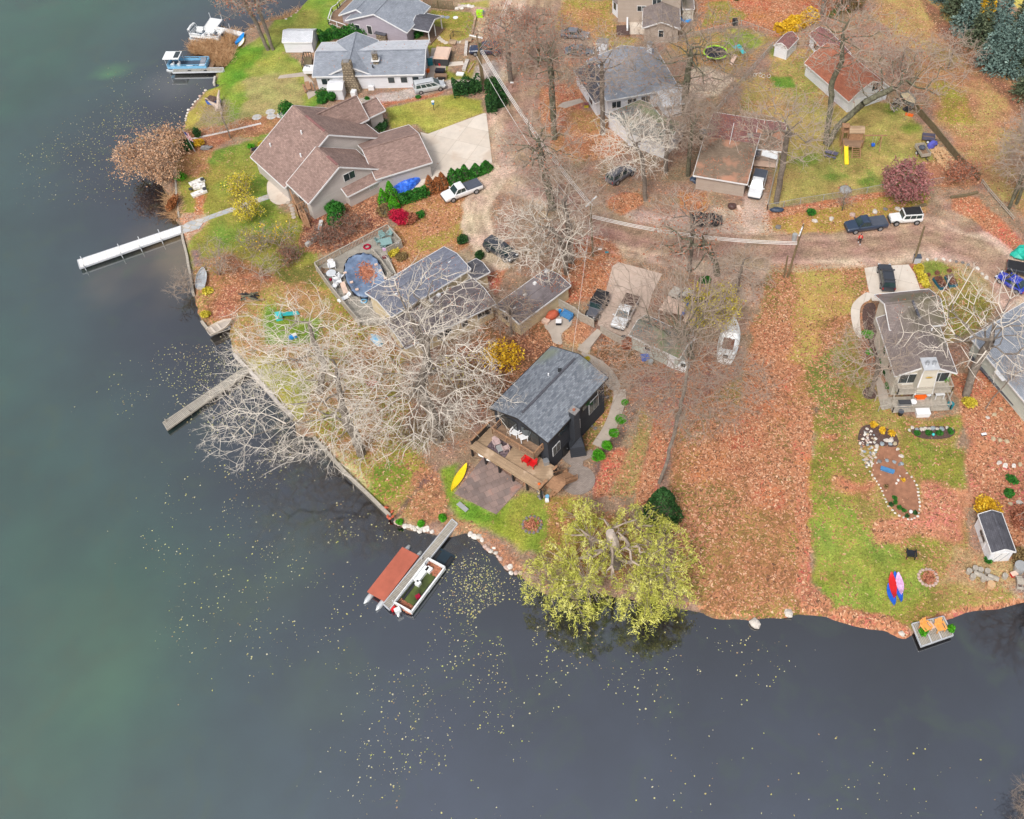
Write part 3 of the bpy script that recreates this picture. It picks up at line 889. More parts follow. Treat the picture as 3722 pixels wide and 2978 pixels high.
M['wl_mint']=mat_pattern('pale_green_siding',S(188,194,184),S(182,188,178),S(150,156,148),6,.2,msize=.01,var=.1,bump=.4)
M['rockwall']=mat_pattern('fieldstone',S(172,156,130),S(128,116,98),S(92,82,70),.5,.34,rough=.9,msize=.05,var=.4,bump=.8,offs=.37)
class Wing:
 """a rectangular block with a pitched roof, laid out from three eave corners"""
 def __init__(s,root,A,B,C,ze,rise,ridge,wallm,roofm,over=.4,z0=.0,roofm2=None,trim='trim',hip_front=.0,hip_back=.0,gambrel=False,shed=False,walls=True,fpart='fascia'):
  A,B,C=Vector(A),Vector(B),Vector(C)
  A.z=B.z=C.z=ze
  s.A,s.u=A,(B-A).normalized()
  s.v=Vector((-s.u.y,s.u.x,0))
  if (C-B).dot(s.v)<0:
   s.v=-s.v
  s.Lu,s.Lv=(B-A).length,(C-B).dot(s.v)
  s.ze,s.rise,s.over,s.z0,s.root,s.ridge=ze,rise,over,z0,root,ridge
  P=s.P
  Lu,Lv,o=s.Lu,s.Lv,over
  th=.16
  if ridge == 'u':
   La,Lb=Lv,Lu
   Q=lambda a,b,z: P(b,a,z)
  else:
   La,Lb=Lu,Lv
   Q=lambda a,b,z: P(a,b,z)
  s.Q,s.La,s.Lb=Q,La,Lb
  if shed:
   prof=[(0,ze),(La,ze+rise)]
  elif gambrel:
   prof=[(0,ze),(La*.22,ze+rise*.62),(La/2,ze+rise),(La*.78,ze+rise*.62),(La,ze)]
  else:
   prof=[(0,ze),(La/2,ze+rise),(La,ze)]
  s.prof=prof
  hf,hb=hip_front,hip_back
  mid=len(prof) // 2
  halves=[range(0,mid),range(mid,len(prof)-1)] if not shed else [range(0,1)]
  for hi_,rg in enumerate(halves):
   rb=MB()
   for i in rg:
    (a0,z0_),(a1,z1_)=prof[i],prof[i+1]
    def bb(a,z):
     f=(z-ze)/max(rise,1e-6)
     return hf*f,Lb-hb*f
    l0,l1=bb(a0,z0_)
    m0,m1=bb(a1,z1_)
    T=[Q(a0,l0,z0_),Q(a0,l1,z0_),Q(a1,m1,z1_),Q(a1,m0,z1_)]
    Bt=[t-Vector((0,0,th)) for t in T]
    w=math.hypot(a1-a0,z1_-z0_)
    top=[(l0,0),(l1,0),(m1,w),(m0,w)]
    rb.add(T+Bt,[(0,1,2,3),(7,6,5,4),(0,4,5,1),(1,5,6,2),(2,6,7,3),(3,7,4,0)],[top,None,None,None,None,None])
   mm=roofm if (hi_ == 0 or roofm2 is None) else roofm2
   rb.build('roof',M[mm],root)
  hb_=MB()
  for h,b0,sg in ((hf,0,1),(hb,Lb,-1)):
   if h>0:
    T=[Q(0,b0,ze),Q(La,b0,ze),Q(La/2,b0+sg*h,ze+rise)]
    Bt=[t-Vector((0,0,th)) for t in T]
    hb_.add(T+Bt,[(0,1,2),(5,4,3),(0,3,4,1)],[[(0,0),(La,0),(La/2,h)],None,None])
  if hb_.v:
   hb_.build('roof',M[roofm],root)
  if trim:
   fb=MB()
   def ln(p,q,dz=.0):
    fb.bar(p+Vector((0,0,-th/2-.01+dz)),q+Vector((0,0,-th/2-.01+dz)),.07,th+.05)
   e=.035
   for b0,h,sg in ((0,hf,-1),(Lb,hb,1)):
    if h <= 0:
     for i in range(len(prof)-1):
      ln(Q(prof[i][0],b0+sg*e,prof[i][1]),Q(prof[i+1][0],b0+sg*e,prof[i+1][1]))
    else:
     ln(Q(0,b0+sg*e,ze),Q(La,b0+sg*e,ze))
   ln(Q(-e,0,ze),Q(-e,Lb,ze))
   ln(Q(La+e,0,prof[-1][1]),Q(La+e,Lb,prof[-1][1]))
   fb.build(fpart,M[trim],root)
  if not shed and not gambrel:
   cb=MB()
   cb.bar(Q(La/2,hf+.1,ze+rise+.03),Q(La/2,Lb-hb-.1,ze+rise+.03),.26,.07)
   cb.build('ridge_cap',M[roofm],root)
  if walls:
   wb=MB()
   g=[(o,None)]+[(a,z) for a,z in prof[1:-1]]+[(La-o,None)]
   def zat(a):
    for i in range(len(prof)-1):
     if prof[i][0] <= a <= prof[i+1][0]:
      t=(a-prof[i][0])/(prof[i+1][0]-prof[i][0])
      return prof[i][1]+t*(prof[i+1][1]-prof[i][1])
    return ze
   cut=.17
   pts=[(o,z0)]+[(o,zat(o)-cut)]+([(a,z-cut) for a,z in prof[1:-1]] if not (hf or hb) else [])+[(La-o,zat(La-o)-cut),(La-o,z0)]
   n=len(pts)
   V=[Q(a,o,z) for a,z in pts]+[Q(a,Lb-o,z) for a,z in pts]
   F=[tuple(range(n)),tuple(range(2*n-1,n-1,-1))]
   UV=[[(a,z) for a,z in pts],[(a,z) for a,z in pts[::-1]]]
   for i in range(n-1):
    F.append((i,n+i,n+i+1,i+1))
    (a,z),(a2,z2)=pts[i],pts[i+1]
    if i == 0 or i == n-2:
     UV.append([(o,z),(Lb-o,z),(Lb-o,z2),(o,z2)])
    else:
     UV.append(None)
   F.append((0,n-1,2*n-1,n))
   UV.append(None)
   wb.add(V,F,UV)
   wb.build('wall',M[wallm],root)
 def P(s,a,b,z):
  p=s.A+s.u*a+s.v*b
  p.z=z
  return p
 def litter(s,n,seed=0,m='lf_rust'):
  rs=np.random.RandomState(seed+n)
  a=rs.rand(n) ** (1.0)*s.La
  b=rs.rand(n)*s.Lb
  k_=fbm(a*1.0,b*1.0,2.5,seed)>.5
  z=s.ze+s.rise*(1-np.abs(a/s.La-.5)*2)
  P=np.array([tuple(s.Q(a[i],b[i],z[i]+.04)) for i in range(n) if k_[i]])
  V,F=leaf_quads(P,.09,rs,flat=.75)
  o=link_mesh('leaf_litter',V,F,M[m],s.root,tone=rs.rand(len(P)))
  o['kind']='stuff'
 def face(s,f):
  """origin, along, outward, length"""
  o=s.over
  if f == 'front':
   return s.P(o,o,0),s.u,-s.v,s.Lu-2*o
  if f == 'back':
   return s.P(s.Lu-o,s.Lv-o,0),-s.u,s.v,s.Lu-2*o
  if f == 'left':
   return s.P(o,s.Lv-o,0),-s.v,-s.u,s.Lv-2*o
  return s.P(s.Lu-o,o,0),s.v,s.u,s.Lv-2*o
 def window(s,f,t,z,w=1.0,h=1.2,n=1,frame='trim',glass='glass',name='window',proud=.05):
  """window whose middle stands at t metres along the face and z up"""
  o,a,n_,L=s.face(f)
  if 0<t<1:
   t=t*L
  c=o+a*t
  up=Vector((0,0,1))
  fb=MB()
  fb.obb(c-a*(w/2+.08)+up*(z-h/2-.08)+n_*.003,a*(w+.16),n_*proud,up*(h+.16))
  fo=fb.build(name,M[frame],s.root)
  k=MB()
  pw=(w-.07*(n-1))/n
  for i in range(n):
   k.obb(c-a*(w/2-i*(pw+.07))+up*(z-h/2)+n_*(proud+.004),a*pw,n_*.02,up*h)
  k.build('pane',M[glass],fo)
  return fo
 def door(s,f,t,w=.95,h=2.05,m='trim',z0=.0):
  o,a,n_,L=s.face(f)
  if 0<t<1:
   t=t*L
  c=o+a*t
  up=Vector((0,0,1))
  fo=MB().obb(c-a*w/2+up*z0+n_*.004,a*w,n_*.07,up*h).build('door',M[m],s.root)
  MB().obb(c+a*(w/2-.16)+up*(z0+1.0)+n_*.08,a*.07,n_*.05,up*.07).build('handle',M['rim'],fo)
  return fo
def chim(root,c,w,d,z0,z1,m,ang=.0,cap=True,capm='stone_dark'):
 b=MB()
 b.box((c.x,c.y,(z0+z1)/2),(w,d,z1-z0),ang)
 o=b.build('chimney',M[m],root)
 if cap:
  MB().box((c.x,c.y,z1+.06),(w+.15,d+.15,.12),ang).build('cap',M[capm],o)
  MB().cyl((c.x,c.y,z1+.12),min(w,d)*.25,.3,8).build('flue',M['rim'],o)
 return o
def vent(root,p,h=.3,r=.09,m='white'):
 MB().cyl((p.x,p.y,p.z-.15),r,h+.15,8).build('roof_vent',M[m],root)
# dark house by the point
hd=thing('house',at('DK',1290,1060),'black two storey house with grey shingle roof and timber decks facing the water','house')
w=Wing(hd,at('DK',340,145,6.3),at('DK',1255,690,6.3),at('G',385,1410,6.3),6.3,1.25,'v','wl_black','sh_grey',over=.35,trim='black')
DKW=w
ux,vx=w.u,w.v
for t,n in ((.27,2),(.68,2)):
 w.window('front',t,5.0,2.4,1.9,n=n,frame='black',name='patio_door')
w.window('front',.3,2.9,2.0,1.8,n=2,frame='black',name='patio_door')
w.window('front',.7,2.9,2.0,1.8,n=2,frame='black',name='patio_door')
w.window('right',.13,3.0,1.2,1.4,n=2,frame='trim')
w.window('right',.25,4.9,1.6,.7,frame='black')
w.window('right',.50,2.9,.9,1.5,n=2,frame='trim')
w.window('right',.66,4.9,1.3,.7,frame='black')
w.window('right',.80,3.6,1.7,1.9,n=2,frame='trim')
w.door('right',.27,.9,2.0,'black')
w.window('right',.93,4.9,1.0,.8,frame='trim')
vent(hd,w.P(w.Lu*.36,w.Lv*.62,7.25),.25,.1)
MB().box(w.P(w.Lu*.45,w.Lv*.72,7.5),(.4,.4,.25)).build('roof_vent',M['black'],hd)
MB().bar(w.P(w.Lu/2,.8,7.63),w.P(w.Lu/2,w.Lv-.8,7.63),.26,.08).build('ridge_vent',M['sh_dark'],hd)
ang=math.atan2(ux.y,ux.x)
cb=w.P(w.Lu-.35+.55,w.Lv*.40,0)
b=MB()
b.tube([(cb.x+ux.x*.25,cb.y+ux.y*.25,0),(cb.x+ux.x*.1,cb.y+ux.y*.1,1.6),(cb.x,cb.y,2.6),(cb.x,cb.y,7.3)],[1.25,1.15,.62,.58],4)
co=b.build('chimney',M['wl_black'],hd)
MB().box((cb.x,cb.y,7.4),(1.0,.9,.16),ang).build('cap',M['stone_dark'],co)
MB().cyl((cb.x,cb.y,7.48),.17,.12,8).build('flue',M['sh_rust'],co)
def deckslab(parent,P,z,th=.2,m='wood',name='deck'):
 mb=MB()
 mb.prism([(p.x,p.y) for p in P],z-th,z)
 return mb.build(name,M[m],parent)
zb=4.05
bl=[w.P(1.3,.3,0),w.P(w.Lu-1.0,.3,0),w.P(w.Lu-1.0,-1.3,0),w.P(1.3,-1.3,0)]
balcony=deckslab(hd,bl,zb,.25,'wood_dark','balcony')
rb=MB()
for p,q_ in ((bl[0],bl[3]),(bl[3],bl[2]),(bl[2],bl[1])):
 up=Vector((0,0,1))
 rb.bar(p+up*(zb+1.0),q_+up*(zb+1.0),.14,.05)
 n=max(1,int((q_-p).length/1.6))
 for i in range(n+1):
  c=p.lerp(q_,i/n)
  rb.box((c.x,c.y,zb+.45),(.08,.08,1.05),ang)
 rb.bar(p+up*(zb+.35),q_+up*(zb+.35),.03,.03)
 rb.bar(p+up*(zb+.65),q_+up*(zb+.65),.03,.03)
rb.build('railing',M['wood_plain'],balcony)
zd=1.9
d0=at('DK',10,700,zd+.9); d1=at('DK',1135,1385,zd+.5)
Ld=w.P(-1.6,.3,zd)
du=ux
q0=w.A.copy(); q0.z=0
def loc(p):
 d=p-q0
 return d.dot(ux),d.dot(vx)
s0,t0=loc(Vector((d0.x,d0.y,0))); s1,t1=loc(Vector((d1.x,d1.y,0)))
tf=(t0+t1)/2
dl=[w.P(s0,.3,0),w.P(s1,.3,0),w.P(s1,tf,0),w.P(s0,tf,0)]
dk=deckslab(hd,dl,zd,.25,'wood','deck')
sb=MB()
sb.obb(w.P(s0,tf,zd+.12),ux*(s1-s0),vx*1.0,Vector((0,0,.09)))
sb.build('bench',M['wood'],dk)
rb=MB()
up=Vector((0,0,1))
def solid_rail(a,c,z,h=.95,th=.12,cap=.22):
 rb.bar(a+up*(z+h/2),c+up*(z+h/2),th,h)
solid_rail(dl[0] ,dl[3]+vx*.3,zd)
solid_rail(w.P(s1,tf+2.5,0),w.P(s1,-.1,0),zd)
solid_rail(w.P(s1,tf+.0,0),w.P(s1,tf+1.0,0),zd,.5)
rb.build('railing',M['black'],dk)
rb=MB()
rb.bar(dl[0]+up*(zd+.98),dl[3]+vx*.3+up*(zd+.98),.24,.06)
rb.bar(w.P(s1,tf+2.5,zd+.98),w.P(s1,0,zd+.98),.24,.06)
rb.bar(w.P(s1,tf-.1,zd+.53),w.P(s1,tf+1.3,zd+.53),.3,.06)
rb.build('rail_cap',M['wood_plain'],dk)
for i in range(6):
 c=w.P(s0+(s1-s0)*i/5,tf+.2,0)
 MB().box((c.x,c.y,zd/2-.15),(.2,.2,zd-.2),ang).build('post',M['black'],dk)
MB().obb(w.P(s0+.4,tf+2.2,0),ux*(s1-s0-4),vx*.1,up*(zd-.26)).build('skirt_wall',M['wl_black'],dk)
st=MB()
e0=w.P(s1+.15,-1.5,0)
for i in range(8):
 zz=zd-(i+1)*.21
 st.obb(w.P(s1+.2,tf+2.4+i*.27,zz),ux*1.4,vx*.27,up*.06)
for k in (0,1.5):
 st.bar(w.P(s1+.2+k,tf+2.3,zd-.05),w.P(s1+.2+k,tf+2.3+8*.27,.1),.08,.26)
 st.bar(w.P(s1+.2+k,tf+2.3,zd+.9),w.P(s1+.2+k,tf+2.3+8*.27,1.0),.1,.07)
 st.bar(w.P(s1+.2+k,tf+4.5,0),w.P(s1+.2+k,tf+4.5,1.0),.1,.1)
st.obb(w.P(s1+.1,tf+.9,zd-.1),ux*1.7,vx*1.5,up*.08)
st.build('stairs',M['wood_plain'],dk)
# brown house
hb=thing('house',at('A',1700,1550),'large beige house with steep brown shingle roofs and attached garage','house')
UB=(at('A',2105,1325,4.3)-at('A',1555,1600,4.3)).normalized()
w2=Wing(hb,at('A',1555,1600,3.3),at('A',2105,1325,3.3),at('A',2010,1130,3.3),3.3,3.4,'v','wl_beige','sh_brown')
w1=Wing(hb,at('A',1368,1475,2.8),at('A',2150,1085,2.8),at('A',2040,785,2.8),2.8,4.9,'v','wl_beige','sh_brown')
w4=Wing(hb,w1.P(w1.Lu*.5,w1.Lv*.55,0),w1.P(w1.Lu*.5,w1.Lv*1.0,0),w1.P(w1.Lu+2.2,w1.Lv,0),5.2,2.4,'v','wl_beige','sh_brown') if False else None
wx_=Wing(hb,w1.P(w1.Lu*.55,w1.Lv*.50,0),w1.P(w1.Lu+.6,w1.Lv*.50,0),w1.P(w1.Lu+.6,w1.Lv*.98,0),3.4,3.0,'u','wl_beige','sh_brown')
wy_=Wing(hb,w1.P(w1.Lu+.9,w1.Lv*.55,0),w1.P(w1.Lu+3.8,w1.Lv*.55,0),w1.P(w1.Lu+3.8,w1.Lv*.95,0),3.2,1.3,'u','wl_beige','sh_brown')
wg=Wing(hb,at('B',357,1408,2.8),at('B',800,1273,2.8),at('B',655,968,2.8),2.8,1.8,'u','wl_beige','sh_brown',over=.3)
w2.window('front',.62,4.2,1.7,1.1,n=2)
w2.window('front',.8,1.4,2.0,.8,n=3,glass='wl_mint')
w2.window('left',.5,2.2,1.6,1.2,n=2)
w1.window('front',.2,2.4,1.6,1.4,n=2)
pr=Wing(hb,w2.P(w2.Lu*.47,-1.0,0),w2.P(w2.Lu*1.0,-1.0,0),w2.P(w2.Lu*1.0,.7,0),2.2,.8,'u','wl_beige','sh_brown',over=.3,shed=True)
pr.window('front',.8,1.6,1.9,.8,n=3,glass='wl_mint')
for rr,tt in ((w1,(.1,.62)),(w2,(.08,.5))):
 MB().bar(rr.Q(rr.La/2,rr.Lb*tt[0],rr.ze+rr.rise+.08),rr.Q(rr.La/2,rr.Lb*tt[1],rr.ze+rr.rise+.08),.34,.14).build('ridge_vent',M['sh_maroon'],hb)
for a,b_ in ((.25,.15),(.16,.8),(.38,.45)):
 z_=w1.ze+w1.rise*a*2
 vent(hb,w1.P(w1.Lu*a,w1.Lv*b_,z_+.1),.45,.12,'white')
for f,t in (('right',.45),):
 wg.window(f,t,1.3,4.6,2.1,n=1,frame='trim',glass='white_sid',name='garage_door')
dk2=deckslab(hb,[at('A',1420,1530,1.6),at('A',1545,1480,1.6),at('A',1600,1600,1.6),at('A',1470,1640,1.6)],1.6,.2,'wood_dark')
rb=MB()
pp=[at('A',1420,1530,1.6),at('A',1470,1650,1.6),at('A',1580,1600,1.6)]
for p,q_ in zip(pp,pp[1:]):
 rb.bar(p+up*1.0,q_+up*1.0,.16,.06)
 for i in range(4):
  c=p.lerp(q_,i/3)
  rb.box((c.x,c.y,1.3),(.12,.12,2.6))
a_,b_=at('A',1475,1650,1.6),at('E',1520,250,.1)
for k in (0,1.3):
 rb.bar(a_+ux*k+up*0,b_+ux*k,.08,.25)
 rb.bar(a_+ux*k+up*.95,b_+ux*k+up*.95,.1,.07)
for i in range(8):
 c=a_.lerp(b_,(i+.5)/8)
 rb.bar(c,c+ux*1.3,.3,.05)
rb.build('railing',M['wood_plain'],dk2)
# white house with stone chimney
hw=thing('house',at('B',400,660),'long white house with grey roof, cross gable and tapered fieldstone chimney','house')
ww=Wing(hw,at('A',1585,602,2.7),at('B',738,582,2.7),at('B',780,315,2.7),2.7,1.3,'u','white_sid','sh_grey2',roofm2='sh_pale')  # back slope's paler shingles put the sky glare into the colour
wc=Wing(hw,at('A',1708,592,2.65),at('A',2045,586,2.65),at('A',2112,318,2.7),2.72,1.6,'v','white_sid','sh_grey2')
for t,n,f in ((.1,2,ww),(.70,1,ww),(.82,1,ww),(.93,1,ww)):
 f.window('front',t,1.5,.8*n+.2,1.0,n=n)
wc.window('front',.22,1.5,.8,1.0)
wc.window('front',.8,1.5,.8,1.0)
ww.window('right',.3,1.5,.9,1.1); ww.window('right',.7,1.5,.9,1.1)
c=wc.P(wc.Lu*.5,-.15,0)
b=MB()
aw=math.atan2(wc.u.y,wc.u.x)
for z0_,z1_,wa_,wb_ in ((0,3.2,1.5,.8),(3.2,5.2,.8,.72)):
 P_=[]
 for zz,ww_ in ((z0_,wa_),(z1_,wb_)):
  for sx,sy in ((-1,-1),(1,-1),(1,1),(-1,1)):
   o_=c+wc.u*sx*ww_+wc.v*sy*(.55 if zz>1 else .9)
   P_.append((o_.x,o_.y,zz))
 b.add(P_,[(0,1,5,4),(1,2,6,5),(2,3,7,6),(3,0,4,7),(4,5,6,7),(3,2,1,0)])
co=b.build('chimney',M['rockwall'],hw)
MB().box((c.x,c.y,5.3),(.9,.8,.2),aw).build('cap',M['stone_dark'],co)
c=at('B',355,465,4.0)
chim(hw,c,.8,.7,3.2,5.2,'rockwall',aw)
MB().box((c.x,c.y,3.95),(1.3,1.2,.1),aw).build('flashing',M['trim'],hw)
vent(hw,at('B',335,525,3.4),.3,.12,'black')
MB().box(at('B',322,690,.35),(.9,.4,.7)).build('air_conditioner',M['white'],hw)
# lilac house, top
hl=thing('house',at('B',400,280),'lilac grey house with blue grey roof and white posted porch at the top edge','house')
wl=Wing(hl,at('B',118,160,2.8),at('B',603,257,2.8),at('B',757,47,2.8),2.8,2.3,'v','wl_lilac','sh_grey2')
wl2=Wing(hl,wl.P(-2.2,1.5,0),wl.P(wl.Lu*.45,1.5,0),wl.P(wl.Lu*.45,wl.Lv,0),2.5,1.8,'v','wl_lilac','sh_grey2')
wl.window('front',.35,1.6,.8,1.5); wl.window('front',.14,1.5,.8,1.2)
pc=wl.P(wl.Lu+2.6,wl.Lv*.20,0)
wp=Wing(hl,wl.P(wl.Lu-.5,wl.Lv*.22,0),wl.P(wl.Lu+3.0,wl.Lv*.22,0),wl.P(wl.Lu+3.0,wl.Lv*.8,0),2.5,.9,'u','wl_lilac','sh_dark',walls=False)
pb=MB()
for t in (.24,.5,.78):
 p=wl.P(wl.Lu+2.8,wl.Lv*t,0)
 MB().box((p.x,p.y,1.2),(.16,.16,2.4)).build('porch_post',M['trim'],hl)
MB().prism([(p.x,p.y) for p in (wl.P(wl.Lu-.3,wl.Lv*.2,0),wl.P(wl.Lu+3.1,wl.Lv*.2,0),wl.P(wl.Lu+3.1,wl.Lv*.82,0),wl.P(wl.Lu-.3,wl.Lv*.82,0))],0,.25).build('porch_floor',M['wood_dark'],hl)
b=MB().obb(wl.P(wl.Lu*.48,-.2,0),wl.u*1.8,wl.v*.6,up*1.5)
b.build('window_bay',M['rockwall'],hl)
MB().obb(wl.P(wl.Lu*.46,-.35,1.5),wl.u*2.1,wl.v*.9,up*.12).build('bay_roof',M['sh_dark'],hl)
for x,y in ((445,52),(390,92)):
 vent(hl,at('B',x,y,4.3),.3,.16,'black')
dk3=deckslab(hl,[at('A',1715,190,.9),at('A',1745,100,.9),at('A',1850,0,.9),at('A',1860,-120,.9),at('A',2000,-60,.9),at('A',1850,240,.9)],.9,.2,'wood_dark')
rb=MB()
pp=[at('A',*q_,.9) for q_ in ((1850,236),(1715,190),(1745,100),(1785,75),(1800,55),(1860,0),(1865,-120))]
for p,q_ in zip(pp,pp[1:]):
 rb.bar(p+up*1.0,q_+up*1.0,.12,.08)
 rb.bar(p+up*.15,q_+up*.15,.06,.06)
 n=max(1,int((q_-p).length/1.8))
 for i in range(n+1):
  cc=p.lerp(q_,i/n)
  rb.box((cc.x,cc.y,1.4),(.13,.13,1.1))
rb.build('railing',M['trim'],dk3)
# beige house, top centre right
ht=thing('house',at('C',860,310),'beige two storey house with brown front gable and white bay window','house')
wa1=Wing(ht,at('C',722,220,2.9),at('C',1018,226,2.9),at('C',1032,45,2.9),2.9,1.2,'v','wl_tan','sh_taupe',over=.35)
wa2=Wing(ht,at('C',515,-45,5.4),at('C',1040,-30,5.4),at('C',1060,-270,5.4),5.4,1.8,'u','wl_tan','sh_taupe',over=.3)
wa1.window('front',.5,1.7,.8,1.2)
wa2.window('front',.38,2.7,1.4,.9,n=2)
wa2.window('front',.62,4.0,1.4,.9,n=2)
wa3=Wing(ht,at('C',1036,88,1.9),at('C',1128,88,1.9),at('C',1130,-30,1.9),2.3,.4,'u','wl_cream2','sh_taupe',over=.1,shed=True)
bo=at('C',585,132)
b=MB()
r_=1.75
pts=[bo+Vector((-2.2,1.2,0)),bo+Vector((-1.3,-.4,0)),bo+Vector((1.3,-.4,0)),bo+Vector((2.2,1.2,0))]
b.prism([(p.x,p.y) for p in pts],0,2.7)
bay=b.build('bay',M['white_sid'],ht)
for p,q_ in zip(pts,pts[1:]):
 d_=(q_-p).normalized(); nn=Vector((d_.y,-d_.x,0)); mid_=(p+q_)/2
 MB().obb(mid_-d_*.4+up*1.2+nn*.01,d_*.8,nn*.05,up*1.2).build('pane',M['glass'],bay)
b=MB()
t_=[p+(p-bo-Vector((0,.6,0)))*.12+up*2.7 for p in pts]
pk=bo+Vector((0,1.2,3.5))
b.add(t_+[pk],[(0,1,4),(1,2,4),(2,3,4),(3,2,1,0)])
b.build('bay_roof',M['sh_taupe'],bay)
# grey roofed house behind the trees
hg=thing('house',at('C',500,880),'white house with grey hipped roof and dark porch roof behind bare oaks','house')
wg1=Wing(hg,at('C',440,790,3.0),at('C',1010,690,3.0),at('C',850,380,3.0),3.0,1.7,'v','white_sid','sh_grey2',hip_front=4.0)
wg2=Wing(hg,at('C',185,555,2.5),at('C',350,812,2.5),at('C',495,735,2.5),2.5,.9,'u','white_sid','sh_dark',shed=True,over=.3)
for t in (.12,.35,.55):
 wg1.window('front',t,1.7,1.4,1.1,n=2)
wg2.window('front',.75,1.3,1.4,1.0,n=2)
c=at('C',410,480,1.5)
chim(hg,c,1.7,1.3,0,5.2,'white_sid',R(-12))
c=at('C',775,490,1.5)
chim(hg,c,.8,.7,0,5.0,'white_sid',R(-12))
wg3=Wing(hg,at('C',890,840,2.5),at('C',1090,800,2.5),at('C',1060,640,2.5),2.5,.8,'u','white_sid','sh_pale')
h7=thing('house',at('C',885,1240),'low white house with mossy grey roof under overhanging bare branches','house')
Wing(h7,at('C',592,1035,2.5),at('C',903,1150,2.5),at('C',1058,975,2.5),2.5,.9,'u','white_sid','sh_green',over=.25)
x7=Wing(h7,at('C',440,895,2.4),at('C',600,1030,2.4),at('C',850,900,2.4),2.4,.8,'v','white_sid','sh_green',over=.25)
# maroon roofed house
hm=thing('house',at('C',1300,1400),'brown house with leaf strewn maroon and mossy low roof','house')
wm=Wing(hm,at('C',1120,1375,2.7),at('C',1545,1445,2.7),at('C',1700,945,2.7),2.7,1.1,'u','wl_tan','sh_mossy',roofm2='sh_maroon')
wm2=Wing(hm,at('C',1600,1165,2.6),at('C',1825,1190,2.6),at('C',1875,965,2.6),2.6,.8,'u','wl_tan','sh_mossy',roofm2='sh_maroon')
c=at('C',1192,1105,2.4)
chim(hm,c,.9,.8,2.2,4.0,'rockwall',R(5))
MB().box(at('C',1568,1075,3.4),(.8,1.0,.7)).build('roof_vent',M['stone_dark'],hm)
MB().bar(at('C',1440,965,3.75),at('C',1405,1130,3.95),.08).build('vent_pipe',M['trim'],hm)
# house with the pool
hp=thing('house',at('F',1200,950),'low cream house with dark staggered roofs beside the covered pool','house')
p1=Wing(hp,at('F',480,975,3.7),at('F',1102,600,3.7),at('F',942,397,3.7),3.7,.8,'u','wl_cream','sh_slate',over=.35)
p2=Wing(hp,at('F',590,1222,2.7),at('F',1297,872,2.7),at('F',1130,665,2.7),2.7,.55,'u','wl_cream','sh_dark2',over=.35)
p3=Wing(hp,at('F',1125,690,2.6),at('F',1252,622,2.6),at('F',1155,512,2.6),2.6,.5,'u','wl_cream','sh_dark',over=.3)
for t in (.42,.9):
 p2.window('front',t,1.6,1.9,.9,n=2)
p2.window('front',.66,1.6,.8,.9)
for x,y,z in ((930,545,4.2),(715,675,4.2),(508,800,4.2),(850,805,3.1),(870,935,3.1),(790,850,3.1)):
 MB().box(at('F',x,y,z),(.45,.45,.35),ang).build('roof_vent',M['trim'],hp)
c=at('F',760,880,3.2)
b=MB().box(c,(1.5,.8,.9),R(-52)).build('chimney',M['rockwall'],hp)
hq=thing('garage',at('F',1490,1085),'long cream garage with worn dark low roof between leafy yard and dark parked car','garage')
g1=Wing(hq,at('F',1288,890,2.5),at('F',1482,1030,2.5),at('F',1815,680,2.5),2.5,.5,'v','wl_cream','sh_dark2',over=.25)
g1.window('front',.35,1.5,1.0,.8,n=2)
g1.door('front',.7,.9,2.0,'wl_cream')
for x,y in ((1440,905),(1530,805),(1605,712),(1695,620)):
 MB().box(at('F',x,y,2.9),(.4,.4,.3),ang).build('roof_vent',M['trim'],hq)
# right house
hr=thing('house',at('RH',1000,900),'beige house with taupe roof, front chimney chase and two stacked timber decks','house')
r1=Wing(hr,at('H',1145,1440,4.1),at('H',1632,1417,4.1),at('H',1530,960,4.1),4.1,1.7,'v','wl_cream2','sh_taupe')
r2=Wing(hr,at('H',1105,1080,4.6),at('H',1545,1034,4.6),at('H',1420,757,4.6),4.6,1.5,'u','wl_cream2','sh_taupe',over=.6)
MB().bar(r2.P(r2.Lu*.5,.2,5.95),r2.P(r2.Lu*.5,r2.Lv*.5,6.15),.3,.1).build('ridge_cap',M['sh_dark'],hr)
r1.window('front',.22,3.1,2.0,1.5,n=2); r1.window('front',.80,3.1,2.0,1.5,n=2)
r1.window('front',.3,1.2,1.8,1.5,n=2,name='patio_door')
r1.window('left',.4,2.6,1.2,1.0); r1.window('left',.75,2.6,1.2,1.0)
ar=math.atan2(r1.u.y,r1.u.x)
b=MB()
cc=r1.P(r1.Lu*.5,0,0)
P_=[]
for zz,a0,a1,y0,y1 in ((1.7,-1.05,1.05,-1.0,.8),(5.2,-.85,.85,-.7,.8),(6.0,-.85,.85,-.7,.8)):
 for sx,sy in ((a0,y0),(a1,y0),(a1,y1),(a0,y1)):
  o_=cc+r1.u*sx+r1.v*sy
  P_.append((o_.x,o_.y,zz))
b.add(P_,[(3,2,1,0),(0,1,5,4),(1,2,6,5),(2,3,7,6),(3,0,4,7),(4,5,9,8),(5,6,10,9),(6,7,11,10),(7,4,8,11),(8,9,10,11)])
co=b.build('chimney',M['wl_cream2'],hr)
tb=MB()
for s_ in (-1,1):
 p=cc+r1.u*s_*1.05-r1.v*1.02; p2_=cc+r1.u*s_*.85-r1.v*.73
 tb.bar((p.x,p.y,1.7),(p2_.x,p2_.y,5.2),.14,.06)
 tb.bar((p2_.x,p2_.y,5.2),(p2_.x,p2_.y,6.0),.14,.06)
 MB().cyl(cc+r1.u*s_*.4-r1.v*.1+up*6.1,.22,.5,10).build('flue',M['rim'],co)
tb.build('corner_trim',M['trim'],co)
MB().box(cc-r1.v*.0+up*6.06,(1.9,1.9,.1),ar).build('cap',M['alu'],co)
